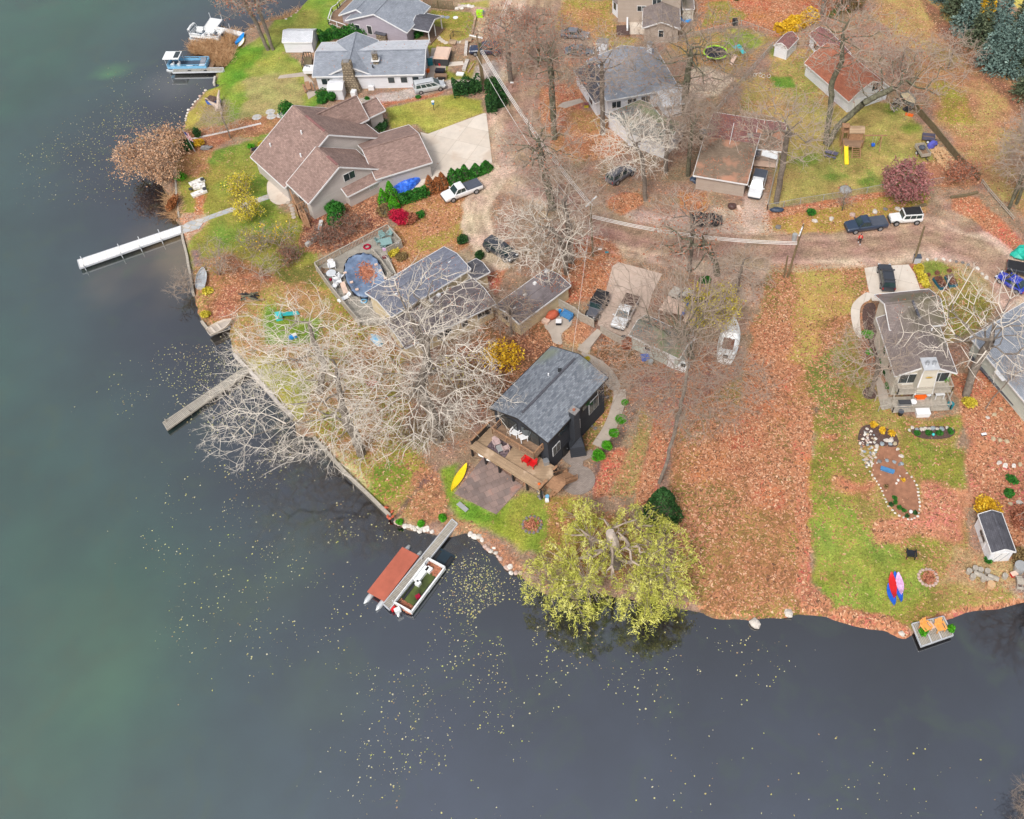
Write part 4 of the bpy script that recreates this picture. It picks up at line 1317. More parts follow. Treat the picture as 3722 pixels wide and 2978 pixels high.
MB().blob(cc-r1.v*.86+up*4.6,(.45,.05,.14),.1,3,rz=ar).build('fish_plaque',mat('brass',S(170,140,60),.4,.2,8),co)
zb2=2.0
bl=[r1.P(.5,.4,0),r1.P(r1.Lu-.4,.4,0),r1.P(r1.Lu-.4,-1.0,0),r1.P(.5,-1.0,0)]
bal=deckslab(hr,bl,zb2,.2,'wood_grey','balcony')
def rail(parent,pts,z,h=.95,m='wood_grey',step=1.8,mid=2,cap=.13):
 rb=MB()
 for p,q_ in zip(pts,pts[1:]):
  p=Vector((p.x,p.y,0)); q_=Vector((q_.x,q_.y,0))
  rb.bar(p+up*(z+h),q_+up*(z+h),cap,.05)
  for k in range(mid):
   zz=z+h*(k+.6)/(mid+.4)
   rb.bar(p+up*zz,q_+up*zz,.035,.05)
  n=max(1,int((q_-p).length/step))
  for i in range(n+1):
   c_=p.lerp(q_,i/n)
   rb.box((c_.x,c_.y,z+h/2-.05),(.09,.09,h))
 return rb.build('railing',M[m],parent)
rail(bal,[bl[0],bl[3],bl[2],bl[1]],zb2)
zl=.4
ld=[r1.P(-.1,-.2,0),r1.P(r1.Lu-.6,-.2,0),r1.P(r1.Lu-.6,-2.4,0),r1.P(-.1,-2.4,0)]
ldk=deckslab(hr,ld,zl,.2,'wood_grey','deck')
rail(ldk,[r1.P(-.1,-1.9,0),ld[3],ld[2],ld[1]],zl)
pb=MB()
for t in (.03,.35,.66,.97):
 p=r1.P(r1.Lu*t,-.9,0)
 MB().box((p.x,p.y,.9),(.14,.14,1.8),ar).build('post',M['wood_grey'],hr)
st=MB()
for i in range(3):
 st.obb(r1.P(-.45-i*.35,-1.8,.3-i*.1),r1.u*.35,r1.v*1.5,up*.06)
for t in (-1.9,-.3):
 st.bar(r1.P(-.1,t,zl+.9),r1.P(-1.6,t,.95),.14,.06)
 st.bar(r1.P(-1.6,t,0),r1.P(-1.6,t,.95),.09)
st.build('steps',M['wood_grey'],ldk)
vent(hr,at('H',1432,1078,4.9),.3,.1)
# far right house
hx=thing('house',at('H',1900,1500),'pale grey roofed house cut off by the right edge','house')
x1=Wing(hx,at('H',1735,1135,3.0),at('H',2230,1720,3.0),at('H',2560,1440,3.0),3.0,1.8,'u','wl_mint','sh_grey2')
x2=Wing(hx,at('H',1990,960,3.2),at('H',2150,1130,3.2),at('H',2420,930,3.2),3.2,1.2,'u','wl_mint','sh_grey2')
dkx=deckslab(hx,[at('H',1760,1255,.5),at('H',2200,1740,.5),at('H',2160,1760,.5),at('H',1730,1290,.5)],.5,.2,'sh_dark','deck')
MB().bar(at('H',1935,1400,3.2),at('H',2000,1475,3.2),.5,.1).build('skylight',M['trim'],hx)
# gambrel barn
hbn=thing('barn',at('D',870,790),'white barn with rust orange gambrel roof beside the leaning oak','barn')
wb_=Wing(hbn,at('D',785,800,2.2),at('D',1112,690,2.2),at('D',830,370,2.2),2.2,2.5,'v','white_sid','sh_rust',gambrel=True,over=.25)
wb_.window('front',.62,3.3,1.1,1.3,n=2)
wb_.door('front',.2,1.4,2.0)
wb_.window('front',.45,1.2,1.0,.9)
wb2=Wing(hbn,at('D',640,455,2.2),at('D',800,420,2.2),at('D',670,225,2.2),2.2,1.0,'v','white_sid','sh_maroon',over=.25)
wb2.window('left',.5,1.3,4.0,1.2,n=4)
# garden sheds
def shed(label,A,B,C,ze,rise,ridge,roofm,wallm='white_sid',gam=False,over=.12,doors=('front',),base=None,nm='garden_shed'):
 c_=Vector(A); c_.z=0
 t=thing(nm,c_,label,'shed','garden sheds')
 ws=Wing(t,A,B,C,ze,rise,ridge,wallm,roofm,over=over,gambrel=gam)
 for f in doors:
  o,a,n_,L=ws.face(f)
  for k in (0,1):
   dd=MB().obb(o+a*(L*.5-.75+k*.77)+n_*.003+up*.1,a*.74,n_*.05,up*(ze-.35))
   dd=dd.build('door',M['trim'],t)
   MB().bar(o+a*(L*.5-.72+k*.77)+n_*.07+up*.15,o+a*(L*.5-.72+k*.77+.66)+n_*.07+up*(ze-.35),.08,.02).build('brace',M['rim'],dd)
 return t,ws
shed('small white shed with plum brown roof beside the yellow grass',at('D',197,356,2.0),at('D',305,392,2.0),at('D',372,298,2.0),2.0,.9,'v','sh_maroon',gam=True,doors=('right',))
shed('white shed with pale grey roof on the lawn by the two trunk tree',at('A',1348,332,2.0),at('A',1580,332,2.0),at('A',1620,228,2.0),2.0,1.0,'u','sh_pale',doors=('right',))
t_,s_=shed('long white shed with black shingle roof near the split logs',at('K',1902,1316,2.1),at('K',2092,1306,2.1),at('K',2012,1003,2.1),2.1,.7,'v','sh_dark',doors=('front','left'))
s_.window('left',.45,1.2,1.4,.5,frame='trim')
tp,sp=shed('white plastic lean-to shed against the white house',at('A',1700,705,1.9),at('A',1818,705,1.9),at('A',1836,625,1.9),1.9,.5,'u','white_sid',over=.05,doors=())
hg2=thing('garage',at('DR',760,900),'pale green garage with mossy grey roof beneath the fan shaped bare tree','garage')
gg=Wing(hg2,at('DR',728,822,2.6),at('DR',1290,1092,2.6),at('DR',1450,850,2.6),2.6,.8,'u','wl_mint','sh_green',over=.25)
gg.window('front',.35,1.5,.8,.8)
gg.door('front',.85,1.0,2.0)
hc=thing('carport',at('DR',1250,640),'tan tarp roofed carport with a blue stripe behind the fan shaped tree','carport')
def panel(parent,P,z0,z1,m,name):
 P=[Vector(p) for p in P]
 T=[Vector((p.x,p.y,z0 if i in (0,1) else z1)) for i,p in enumerate(P)]
 mb=MB(); mb.add(T+[t-up*.08 for t in T],[(0,1,2,3),(7,6,5,4),(0,4,5,1),(1,5,6,2),(2,6,7,3),(3,7,4,0)])
 return mb.build(name,M[m],parent)
M['tarp_tan']=mat('tan_tarp',S(214,186,168),.7,.08,1)
M['tarp_blue']=mat('blue_tarp',S(38,96,190),.5,.25,1.5,bump=.4)
zc=2.2
panel(hc,[at('DR',1060,540,zc),at('DR',1310,600,zc),at('DR',1370,500,zc),at('DR',1160,405,zc)],zc,zc+.3,'tarp_tan','roof')
panel(hc,[at('DR',1330,660,zc),at('DR',1450,760,zc),at('DR',1490,590,zc),at('DR',1400,540,zc)],zc,zc+.3,'tarp_tan','roof')
panel(hc,[at('DR',1312,600,zc),at('DR',1340,600,zc),at('DR',1398,480,zc),at('DR',1372,490,zc)],zc,zc+.3,'tarp_blue','tarp_strip')
b=MB()
for x,y in ((1065,540),(1310,600),(1368,500),(1165,410),(1450,755),(1485,595)):
 p=at('DR',x,y,zc); MB().box((p.x,p.y,zc/2),(.1,.1,zc)).build('post',M['alu'],hc)
# trees and plants
def tubes_np(P0,P1,R0,R1,n=4):
 """many tapered prisms at once"""
 P0,P1=np.asarray(P0),np.asarray(P1)
 d=P1-P0
 L=np.linalg.norm(d,axis=1,keepdims=True)+1e-9
 d=d/L
 ref=np.where(np.abs(d[:,2:3])>.9,np.array([[1.0,0,0]]),np.array([[0,0,1.0]]))
 a=np.cross(d,ref); a /= np.linalg.norm(a,axis=1,keepdims=True)+1e-9
 b=np.cross(d,a)
 V=[]
 for k in range(n):
  t=2*PI*k/n
  V.append(P0+(a*math.cos(t)+b*math.sin(t))*np.asarray(R0)[:,None])
 for k in range(n):
  t=2*PI*k/n
  V.append(P1+(a*math.cos(t)+b*math.sin(t))*np.asarray(R1)[:,None])
 V=np.stack(V,1)
 N=len(P0)
 base=(np.arange(N)*2*n)[:,None,None]
 F=np.array([[k,(k+1) % n,n+(k+1) % n,n+k] for k in range(n)])[None]+base
 return V.reshape(-1,3),F.reshape(-1,4)
def leaf_quads(P,size,rs,flat=.0,stretch=1.0,droop=.0):
 n=len(P)
 u=rs.normal(size=(n,3)); u[:,2] *= (1-flat)
 if droop:
  u[:,2] -= droop*np.abs(u[:,2])+droop
 u /= np.linalg.norm(u,axis=1,keepdims=True)
 w=rs.normal(size=(n,3)); w[:,2] *= (1-flat)
 v=np.cross(u,np.cross(w,u)); v=w-(w*u).sum(1,keepdims=True)*u
 v /= np.linalg.norm(v,axis=1,keepdims=True)+1e-9
 s=size*(.6+.8*rs.rand(n,1))
 u=u*s*stretch; v=v*s/(stretch ** .5)
 V=np.stack([P-u,P-v*.8,P+u,P+v*.8],1).reshape(-1,3)
 return V,np.arange(4*n).reshape(n,4)
def grow(seed,path,cc,rad,n,k=.35,step=1.0,jit=.18,shell=.6,r_base=.35,tip=.021,low_cut=-1.0,twigs=3,twl=.9,pw=1.4,attach_from=.45,up=.25,stiff=.0):
 """space filling tree: returns (trunk segs, branch segs, tips). path: trunk points; cc/rad crown ellipsoid"""
 rs=np.random.RandomState(seed)
 pts=[np.array(p,float) for p in path]
 nodes,par,pl=[pts[0]],[-1],[.0]
 for a,b in zip(pts,pts[1:]):
  m=max(1,int(np.linalg.norm(b-a)/step))
  for i in range(1,m+1):
   p=a+(b-a)*i/m+(rs.randn(3)*.05 if i<m else 0)
   nodes.append(p); par.append(len(nodes)-2); pl.append(.0)
 ntr=len(nodes)
 cc,rad=np.array(cc,float),np.array(rad,float)
 Q=rs.randn(n*3,3)
 Q /= np.linalg.norm(Q,axis=1,keepdims=True)
 r=shell+(1-shell)*rs.rand(len(Q),1)
 r=np.where(rs.rand(len(Q),1)<.4,rs.rand(len(Q),1) ** .5,r)
 lump=1+.22*np.sin(Q[:,:1]*5+seed)*np.cos(Q[:,1:2]*4+seed*2)
 Q=Q*r*lump
 Q=Q[Q[:,2]>low_cut][:n]
 Q=cc+Q*rad
 start=int(ntr*attach_from)
 root=nodes[-1]
 order=np.argsort(np.linalg.norm(Q-root,axis=1))
 cap=ntr+n*14
 NA=np.zeros((cap,3)); NP=np.full(cap,1e9); cnt=ntr
 NA[:ntr]=np.array(nodes)
 for i in range(start,ntr):
  NP[i]=.15*(ntr-i)
 par=par+[0]*(cap-ntr)
 for qi in order:
  p=Q[qi]
  D=np.linalg.norm(NA[:cnt]-p,axis=1)
  dz=NA[:cnt,2]-p[2]
  cost=D+k*NP[:cnt]+up*np.maximum(dz,0)
  j=int(np.argmin(cost))
  d=D[j]
  m=max(1,int(d/step))
  prev=j
  a=NA[j]
  side=rs.randn(3)*jit*d
  for i in range(1,m+1):
   t=i/m
   if cnt >= cap-1:
    break
   q_=a+(p-a)*t+side*math.sin(PI*t)*.5+rs.randn(3)*jit*.25
   q_[2] += .10*d*math.sin(PI*t)
   NA[cnt]=q_; par[cnt]=prev
   NP[cnt]=NP[prev]+d/m
   prev=cnt; cnt += 1
 ch=np.zeros(cnt)
 W=np.zeros(cnt)
 hasc=np.zeros(cnt,bool)
 for i in range(1,cnt):
  hasc[par[i]]=True
 for i in range(cnt-1,0,-1):
  if not hasc[i]:
   W[i]=1
  W[par[i]] += W[i]
 Rn=tip+(r_base-tip)*(W/max(W[0],1)) ** (1/pw)
 for i in range(ntr):
  Rn[i]=max(Rn[i],r_base*(1-.55*i/ntr)) if ntr>2 else Rn[i]
 idx=np.arange(1,cnt)
 pr=np.array(par[:cnt])[idx]
 tr=idx<ntr
 ra=np.minimum(Rn[pr],Rn[idx]*1.5+.01)
 T=(NA[pr[tr]],NA[idx[tr]],Rn[pr[tr]],Rn[idx[tr]])
 B=[NA[pr[~tr]],NA[idx[~tr]],ra[~tr],Rn[idx[~tr]]]
 ti=np.where((W[:cnt] <= 3) & (np.arange(cnt) >= ntr))[0]
 tips=NA[ti]
 if twigs:
  pd=NA[ti]-NA[np.array(par[:cnt])[ti]]
  pd /= np.linalg.norm(pd,axis=1,keepdims=True)+1e-9
  for k_ in range(twigs):
   dd=pd+rs.randn(len(ti),3)*.62+np.array([0,0,.15])
   dd /= np.linalg.norm(dd,axis=1,keepdims=True)
   L=twl*(.4+.9*rs.rand(len(ti),1))
   e=tips+dd*L
   B[0]=np.vstack([B[0],tips]); B[1]=np.vstack([B[1],e])
   B[2]=np.concatenate([B[2],np.full(len(ti),tip*.75)]); B[3]=np.concatenate([B[3],np.full(len(ti),tip*.35)])
   if k_<3:
    s1=tips+dd*L*.55
    for _ in range(2):
     d2=dd+rs.randn(len(ti),3)*.7
     d2 /= np.linalg.norm(d2,axis=1,keepdims=True)
     B[0]=np.vstack([B[0],s1]); B[1]=np.vstack([B[1],s1+d2*L*.6])
     B[2]=np.concatenate([B[2],np.full(len(ti),tip*.5)]); B[3]=np.concatenate([B[3],np.full(len(ti),tip*.25)])
 return T,B,tips
def tree(name,label,cat,base,path,cc,rad,n,seed,barkm='bark',twigm='twig',group=None,r=.35,leaf=None,**kw):
 """bare or part-leaved tree > trunk, crown (+ foliage)"""
 root=thing(name,base,label,cat,group)
 T,B,tips=grow(seed,path,cc,rad,n,r_base=r,**kw)
 V,F=tubes_np(*T,n=8)
 b0=path[0]
 link_mesh('trunk',V,F,M[barkm],root,smooth=True)
 V,F=tubes_np(*B,n=4)
 co=link_mesh('crown',V,F,M[twigm],root)
 co.data.materials.append(M[barkm])
 co.data.polygons.foreach_set('material_index',np.repeat((B[3]>.06).astype(np.int32),4))
 if leaf:
  m,cnt,size,spread=leaf
  rs=np.random.RandomState(seed+1)
  P=tips[rs.randint(0,len(tips),cnt)]+rs.randn(cnt,3)*spread
  V,F=leaf_quads(P,size,rs)
  link_mesh('foliage',V,F,M[m],root,tone=rs.rand(cnt))
 return root
def simple_tree(label,tl,bx,by,h,cr,n_,seed,off=(0,0),name='bare_tree',cat='tree',crown_lo=.35,lean=(0,0),rz=None,group='bare trees',**kw):
 n=int(n_*1.9)
 b=at(tl,bx,by)
 b.z=-.05
 th=h*(crown_lo+.12)
 top=b+Vector((lean[0],lean[1],th))
 mid=b+Vector((lean[0]*.35,lean[1]*.35,th*.5))
 top2=b+Vector((lean[0]*1.5+off[0]*.5,lean[1]*1.5+off[1]*.5,h*.72))
 c=b+Vector((lean[0]+off[0],lean[1]+off[1],h*(1+crown_lo)/2))
 rz_=rz or h*(1-crown_lo)/2
 return tree(name,label,cat,b,[b,mid,top,top2],c,(cr,cr,rz_),n,seed,group=group,**kw)
M['lf_rust']=mat_leaf('rust_leaves',[S(110,70,56),S(160,100,76),S(188,124,96),S(170,120,100)])
M['lf_brown']=mat_leaf('reed_brown',[S(146,112,86),S(186,144,112),S(204,166,134),S(220,188,158)])
M['lf_reed']=mat_leaf('dry_reeds',[S(150,112,78),S(190,148,108),S(216,178,136),S(228,198,160)])
M['lf_yellow']=mat_leaf('yellow_leaves',[S(132,118,40),S(182,166,52),S(214,196,66),S(222,214,110)])
M['lf_willow']=mat_leaf('willow_leaves',[S(108,112,52),S(158,160,70),S(192,192,88),S(216,212,116),S(230,228,158)],.5)
M['lf_gold']=mat_leaf('gold_leaves',[S(150,106,30),S(206,160,36),S(232,192,50),S(240,214,90)])
M['lf_green']=mat_leaf('evergreen_leaves',[S(26,62,26),S(40,96,34),S(58,124,42),S(84,150,56)])
M['lf_dkgreen']=mat_leaf('dark_evergreen',[S(24,50,26),S(34,70,32),S(52,92,44),S(74,112,60)])
M['lf_lime']=mat_leaf('bright_green_leaves',[S(46,110,16),S(64,140,20),S(88,166,34),S(110,184,50)])
M['lf_purple']=mat_leaf('plum_leaves',[S(104,66,70),S(146,92,92),S(168,112,110),S(190,142,138)])
M['lf_crimson']=mat_leaf('crimson_leaves',[S(120,16,44),S(176,20,58),S(206,34,72),S(190,60,66)])
M['lf_browncone']=mat_leaf('browned_leaves',[S(100,62,36),S(140,84,48),S(164,104,62),S(182,126,80)])
M['lf_spruce']=mat_leaf('blue_spruce',[S(52,70,66),S(84,106,100),S(116,140,132),S(150,172,162)],.8)
M['lf_spruce2']=mat_leaf('grey_green_spruce',[S(44,58,44),S(72,86,66),S(100,110,84),S(124,130,104)],.8)
M['lf_olive']=mat_leaf('olive_brown_leaves',[S(84,70,52),S(118,98,66),S(146,124,82),S(160,144,90)])
M['lf_litter']=mat_leaf('dark_litter',[S(88,62,54),S(120,82,68),S(146,100,82),S(164,124,104)])
def cloud(P0,rad,cnt,rs,blobs=6,core=.72):
 """points through a lumpy volume"""
 c=rs.randn(blobs,3); c /= np.linalg.norm(c,axis=1,keepdims=True); c *= rs.rand(blobs,1) ** .4*.45
 c[:,2]=np.abs(c[:,2])*.8
 k=rs.randint(0,blobs,cnt)
 q_=rs.randn(cnt,3); q_ /= np.linalg.norm(q_,axis=1,keepdims=True)
 P=c[k]+q_*(core+(1-core)*rs.rand(cnt,1))*.62
 return np.array(P0)+P*np.array(rad)
def bush(label,tl,x,y,r,h,m,seed,cnt=700,size=.1,name='shrub',cat='shrub',group=None,corem=None,stretch=1.3,flower=None,z0=.0):
 b=at(tl,x,y)
 b.z=z0
 root=thing(name,b,label,cat,group)
 rs=np.random.RandomState(seed)
 rr=r if hasattr(r,'__len__') else (r,r)
 if corem:
  MB().blob((b.x,b.y,z0+h*.36),(rr[0]*.5,rr[1]*.5,h*.36),.15,seed,9,6).build('stems',M[m],root,smooth=True)  # core blob without leaf tone: the dark interior is put into its colour
 cnt=int(cnt*1.5)
 P=cloud((b.x,b.y,z0+h*.42),(rr[0],rr[1],h*.62),cnt,rs)
 P[:,2]=np.maximum(P[:,2],z0+.05)
 V,F=leaf_quads(P,size,rs,stretch=stretch)
 link_mesh('foliage',V,F,M[m],root,tone=rs.rand(cnt))
 return root
def twiggy(label,tl,x,y,r,h,seed,n=90,twigm='twig',group='bare shrubs',leaf=None,name='bare_shrub',stems=5,z0=.0,**kw):
 """many stemmed leafless shrub"""
 b=at(tl,x,y)
 b.z=z0
 root=thing(name,b,label,'shrub',group)
 rs=np.random.RandomState(seed)
 B0=[[],[],[],[]]
 tipl=[]
 for s_ in range(stems):
  a=rs.rand()*2*PI
  d=Vector((math.cos(a)*r*.45,math.sin(a)*r*.45,h*.4))
  pth=[b,b+d*.5+Vector((0,0,h*.1)),b+d]
  T,B,tips=grow(seed*10+s_,pth,b+Vector((math.cos(a)*r*.5,math.sin(a)*r*.5,h*.62)),(r*.62,r*.62,h*.45),max(6,n // stems),r_base=.06,tip=kw.get('tip',.014),twigs=4,twl=kw.get('twl',.6),step=.6,attach_from=.0,jit=.12,low_cut=-.8)
  for i in range(4):
   B0[i] += [T[i],B[i]]
  tipl.append(tips)
 V,F=tubes_np(np.vstack(B0[0]),np.vstack(B0[1]),np.concatenate(B0[2]),np.concatenate(B0[3]),n=3)
 link_mesh('branches',V,F,M[twigm],root)
 if leaf:
  tips=np.vstack(tipl)
  m,cnt,size,spread=leaf
  P=tips[rs.randint(0,len(tips),cnt)]+rs.randn(cnt,3)*spread
  P[:,2]=np.maximum(P[:,2],z0+.05)
  V,F=leaf_quads(P,size,rs)
  link_mesh('foliage',V,F,M[m],root,tone=rs.rand(cnt))
 return root
# the big pale trees on the point
b=at('I',890,540)
P_=lambda t,x,y,z: at(t,x,y,z)
tree('bare_tree','sprawling pale bare tree leaning over the water above the sea wall','tree',b,
  [b,P_('I',850,400,3.5),P_('I',775,290,6.5),P_('I',735,120,10),P_('I',700,-60,13)],
  P_('Z',640,845,8.5),(11.0,8.8,7.0),1150,11,barkm='bark',twigm='twig_pale',group='bare trees',r=.55,tip=.016,twigs=3,twl=.9,step=.9,low_cut=-.95,attach_from=.3,k=.3)
b=at('I',1490,430)
tree('bare_tree','huge pale bare tree between the pool house and the black house','tree',b,
  [b,P_('I',1430,190,5),P_('F',700,1540,8),P_('F',760,1330,11.5),P_('F',760,1120,15)],
  P_('Z',870,800,11.5),(11.0,8.5,7.5),1250,12,barkm='bark',twigm='twig_pale',group='bare trees',r=.62,tip=.016,twigs=3,twl=.95,step=.9,low_cut=-.9,attach_from=.25,k=.3)
b=at('F',800,1420)
tree('bare_tree','pale bare tree with limbs fanning over the pool house roof','tree',b,
  [b,P_('F',765,1290,3.2),P_('F',700,1120,7),P_('F',600,930,10)],
  P_('F',760,860,9.5),(8.5,6.0,5.0),330,13,barkm='bark',twigm='twig_pale',group='bare trees',r=.42,tip=.016,twigs=3,twl=.9,step=.9,attach_from=.3,k=.35)
b=at('E',1640,1570)
tree('bare_tree','pale bare tree spreading over the lakeside lawn and toy slide','tree',b,
  [b,P_('E',1680,1350,4),P_('E',1600,1180,8),P_('E',1560,1020,10)],
  P_('E',1460,1190,8.5),(8.8,6.8,5.0),520,14,barkm='bark',twigm='twig_pale',group='bare trees',r=.38,tip=.016,twigs=3,twl=.9,step=.9,attach_from=.3,k=.35)
# road side and yards
simple_tree('tall bare tree with pale limbs beside the dark parked car','F',1890,545,15,7.5,300,21,crown_lo=.22,off=(-1.5,0),r=.4,twigm='twig',tip=.021)
simple_tree('bare tree with upswept limbs next to the dark parked car and utility pole','F',1850,640,12,7.0,240,22,crown_lo=.3,off=(-3,-1),r=.35,twigm='twig_pale',tip=.021)
simple_tree('gnarled leaning oak between the sand track and the road','F',1740,130,15,6.5,260,23,crown_lo=.35,lean=(-1.0,1),r=.55,barkm='bark_dark',leaf=('lf_rust',500,.12,.3),twigm='twig')
simple_tree('thick trunked oak with brown leaf remnants standing west of the dark porch roof','B',1757,1090,19,7.5,300,24,crown_lo=.52,r=.45,barkm='bark_dark',twigm='twig_dark',leaf=('lf_rust',900,.11,.35))
simple_tree('rusty leaved oak with a mailbox at its foot','B',1415,640,12,5.5,260,25,crown_lo=.42,r=.4,barkm='bark',twigm='twig_dark',leaf=('lf_rust',1700,.11,.35),off=(0,1))
simple_tree('rusty leaved oak crown beside the top parking area','B',1640,520,10,5.0,200,26,crown_lo=.35,r=.3,barkm='bark_dark',twigm='twig_dark',leaf=('lf_rust',1000,.11,.35),off=(0,1))
simple_tree('straight trunked oak in front of the grey roofed house','C',410,1055,17,6.0,240,27,crown_lo=.5,r=.36,barkm='bark',twigm='twig',tip=.021)
simple_tree('wide spreading dark oak behind the grey roofed house','C',1050,900,16,11.5,560,28,crown_lo=.2,r=.55,barkm='bark_dark',twigm='twig_dark',tip=.026,k=.22,off=(1,1))
simple_tree('bare tree behind the low mossy roofed house','C',905,1350,13,5.5,220,29,crown_lo=.4,r=.33,barkm='bark',twigm='twig')
simple_tree('vase shaped bare tree near the dark grey car by the road','C',745,1570,14,5.8,260,30,crown_lo=.42,r=.3,barkm='bark',twigm='twig_pale',lean=(-.6,0),off=(-1.5,0))
simple_tree('dark leaning tree at the corner of the maroon roofed house','C',1080,1380,12,4.5,200,31,crown_lo=.4,r=.32,barkm='bark_dark',twigm='twig_dark',off=(.5,1))
simple_tree('tall smooth trunked tree inside the corner of the wire fence','C',1772,1590,17,7.5,260,32,crown_lo=.52,r=.42,barkm='bark',twigm='twig',k=.25,off=(0,0),tip=.021)
b=at('D',612,1145)
tree('bare_tree','dark oak leaning over the front of the barn','tree',b,
  [b,P_('D',690,1000,2.2),P_('D',830,870,4.5),P_('D',900,810,6.5),P_('D',1130,690,8.5)],
  P_('D',1240,560,8.5),(10,7,4.5),500,33,barkm='bark_dark',twigm='twig',group='bare trees',r=.45,tip=.021,attach_from=.35,k=.3,leaf=('lf_rust',500,.11,.3))
b=at('D',600,1125)
tree('bare_tree','tall upright oak rising past the barn roof beside its leaning neighbour','tree',b,
  [b,P_('D',640,850,5.5),P_('D',650,650,9.5),P_('D',730,480,13),P_('D',735,250,17)],
  P_('D',760,290,16),(8.5,7,5.5),460,34,barkm='bark_dark',twigm='twig',group='bare trees',r=.42,tip=.021,attach_from=.45,k=.3,leaf=('lf_rust',900,.12,.3))
simple_tree('small bare ornamental tree just outside the wire fence','D',730,1650,3.6,1.6,50,35,crown_lo=.3,r=.1,barkm='bark_dark',twigm='twig_dark',tip=.014,twl=.4,step=.5)
simple_tree('plum leaved tree beside the wire fence above the white jeep','D',1190,1580,7.0,3.3,160,36,name='plum_tree',group='leafy trees',crown_lo=.12,r=.16,barkm='bark_dark',twigm='twig_dark',leaf=('lf_purple',5200,.13,.3),twl=.5,step=.6)
twiggy('rusty twiggy shrub at the end of the firewood heap','D',1650,1400,2.6,2.6,37,n=140,leaf=('lf_rust',2200,.10,.3))
for i,(x,y,h,s_) in enumerate(((2035,1640,16,38),(2095,1600,17,39),(2075,1560,15,40))):
 simple_tree(('slim bare tree right of the wire fence corner','slim bare tree at the right edge behind the wooden rail fence','pale slim bare tree between its two dark neighbours at the right edge')[i],'D',x,y,h,4.2,170,s_,crown_lo=.3,r=.24,barkm='bark_dark',twigm='twig',off=(-.6,0))
simple_tree('twiggy pale tree on the tan grass near the spruces','D',1560,540,6.5,5,170,41,crown_lo=.15,r=.15,twigm='twig',twl=.8)
simple_tree('twiggy pale tree on the tan grass behind the barn','D',1180,560,6.0,4.0,130,42,crown_lo=.15,r=.14,twigm='twig',twl=.8,leaf=('lf_rust',500,.1,.3))
simple_tree('oak at the upper edge above the yellow grass','D',570,130,14,5.5,150,43,crown_lo=.45,r=.4,barkm='bark',twigm='twig_dark')
simple_tree('dark trunked tree at the top edge above the barn','D',700,120,10,5,140,44,crown_lo=.25,r=.3,barkm='bark_dark',twigm='twig',leaf=('lf_rust',900,.12,.4))
simple_tree('pinkish bare tree in the dark mulch ring left of the beige house','H',948,1590,10.0,5.2,200,45,crown_lo=.38,r=.3,barkm='bark',twigm='twig',tip=.014,off=(-1.2,0))
b=at('H',1700,1595)
tree('bare_tree','stout pale tree leaning right of the beige house with mossy foot','tree',b,
  [b,P_('H',1760,1400,3.5),P_('H',1835,1250,6.0),P_('H',1900,1160,8.5)],
  P_('H',1890,1010,10.5),(10.5,7.5,4.2),340,46,barkm='bark',twigm='twig_pale',group='bare trees',r=.5,tip=.017,attach_from=.6,k=.3)
simple_tree('thin sapling leaning before the far right house','H',1850,1700,7.5,2.0,40,47,crown_lo=.6,r=.07,lean=(2.2,1),twigm='twig',tip=.014)
b=at('J',1500,770)
tree('bare_tree','long slender trunked tree rooted above the dark juniper with a wide grey crown','tree',b,
  [b,P_('J',1550,640,2.2),P_('J',1620,380,6.5),P_('J',1690,80,11.5),P_('G',1085,1330,14.5)],
  P_('G',1060,1450,13.0),(9.5,6.8,5.0),800,48,barkm='bark',twigm='twig_dark',group='bare trees',r=.2,tip=.021,attach_from=.7,k=.45,twl=1.2,twigs=4)
b=at('G',1110,1290)
tree('bare_tree','fan shaped many limbed bare tree over the workshop roof','tree',b,
  [b,P_('G',1080,1220,1.8),P_('G',1040,1130,3.6)],
  P_('G',940,900,8.5),(9.5,6.5,5.5),520,49,barkm='bark_dark',twigm='twig',group='bare trees',r=.42,tip=.02,attach_from=.5,k=.6,twl=1.3,step=1.1,up=.8)
simple_tree('bare oak standing at the road edge above the workshop','G',1092,620,13,5.0,120,50,crown_lo=.4,r=.3,barkm='bark',twigm='twig',leaf=('lf_rust',300,.13,.3),off=(-.5,.5))
b=at('G',1310,650)
tree('bare_tree','thick forked oak bending over the road above the workshop','tree',b,
  [b,P_('G',1290,540,2.2),P_('G',1240,430,4.5),P_('G',1200,390,6)],
  P_('G',1080,400,8.0),(5.5,4,3),90,51,barkm='bark_dark',twigm='twig',group='bare trees',r=.42,tip=.016,attach_from=.35,k=.3,leaf=('lf_rust',260,.14,.3))
simple_tree('low crooked bare tree at the leafy corner of the side track','G',1460,790,7,4.5,130,52,crown_lo=.25,r=.25,barkm='bark',twigm='twig',off=(.5,0))
simple_tree('small brown twiggy tree against the long cream garage','F',1425,1110,7,3.6,160,53,crown_lo=.2,r=.14,twigm='twig_dark',twl=.7)
simple_tree('two leaning grey trunks beside the pale grey shed','A',1240,392,15,5.5,170,54,crown_lo=.5,r=.32,barkm='bark',twigm='twig',lean=(-1.6,0),leaf=('lf_rust',700,.13,.4))
simple_tree('upright grey trunk right beside its leaning neighbour near the pale grey shed','A',1278,390,14,4.5,120,55,crown_lo=.5,r=.3,barkm='bark',twigm='twig',lean=(-.6,0),leaf=('lf_rust',400,.13,.4))
simple_tree('wispy bare tree by the white border pipe','A',945,1085,5.5,3.2,110,56,crown_lo=.3,r=.1,twigm='twig',tip=.012,off=(-.6,.5))
simple_tree('yellow leaved sapling nearer the brown house lawn centre','A',1045,1540,4.0,1.9,70,57,name='yellow_sapling',group='yellow saplings',crown_lo=.18,r=.08,twigm='twig',leaf=('lf_yellow',1500,.1,.25),twl=.35,step=.5,tip=.012)
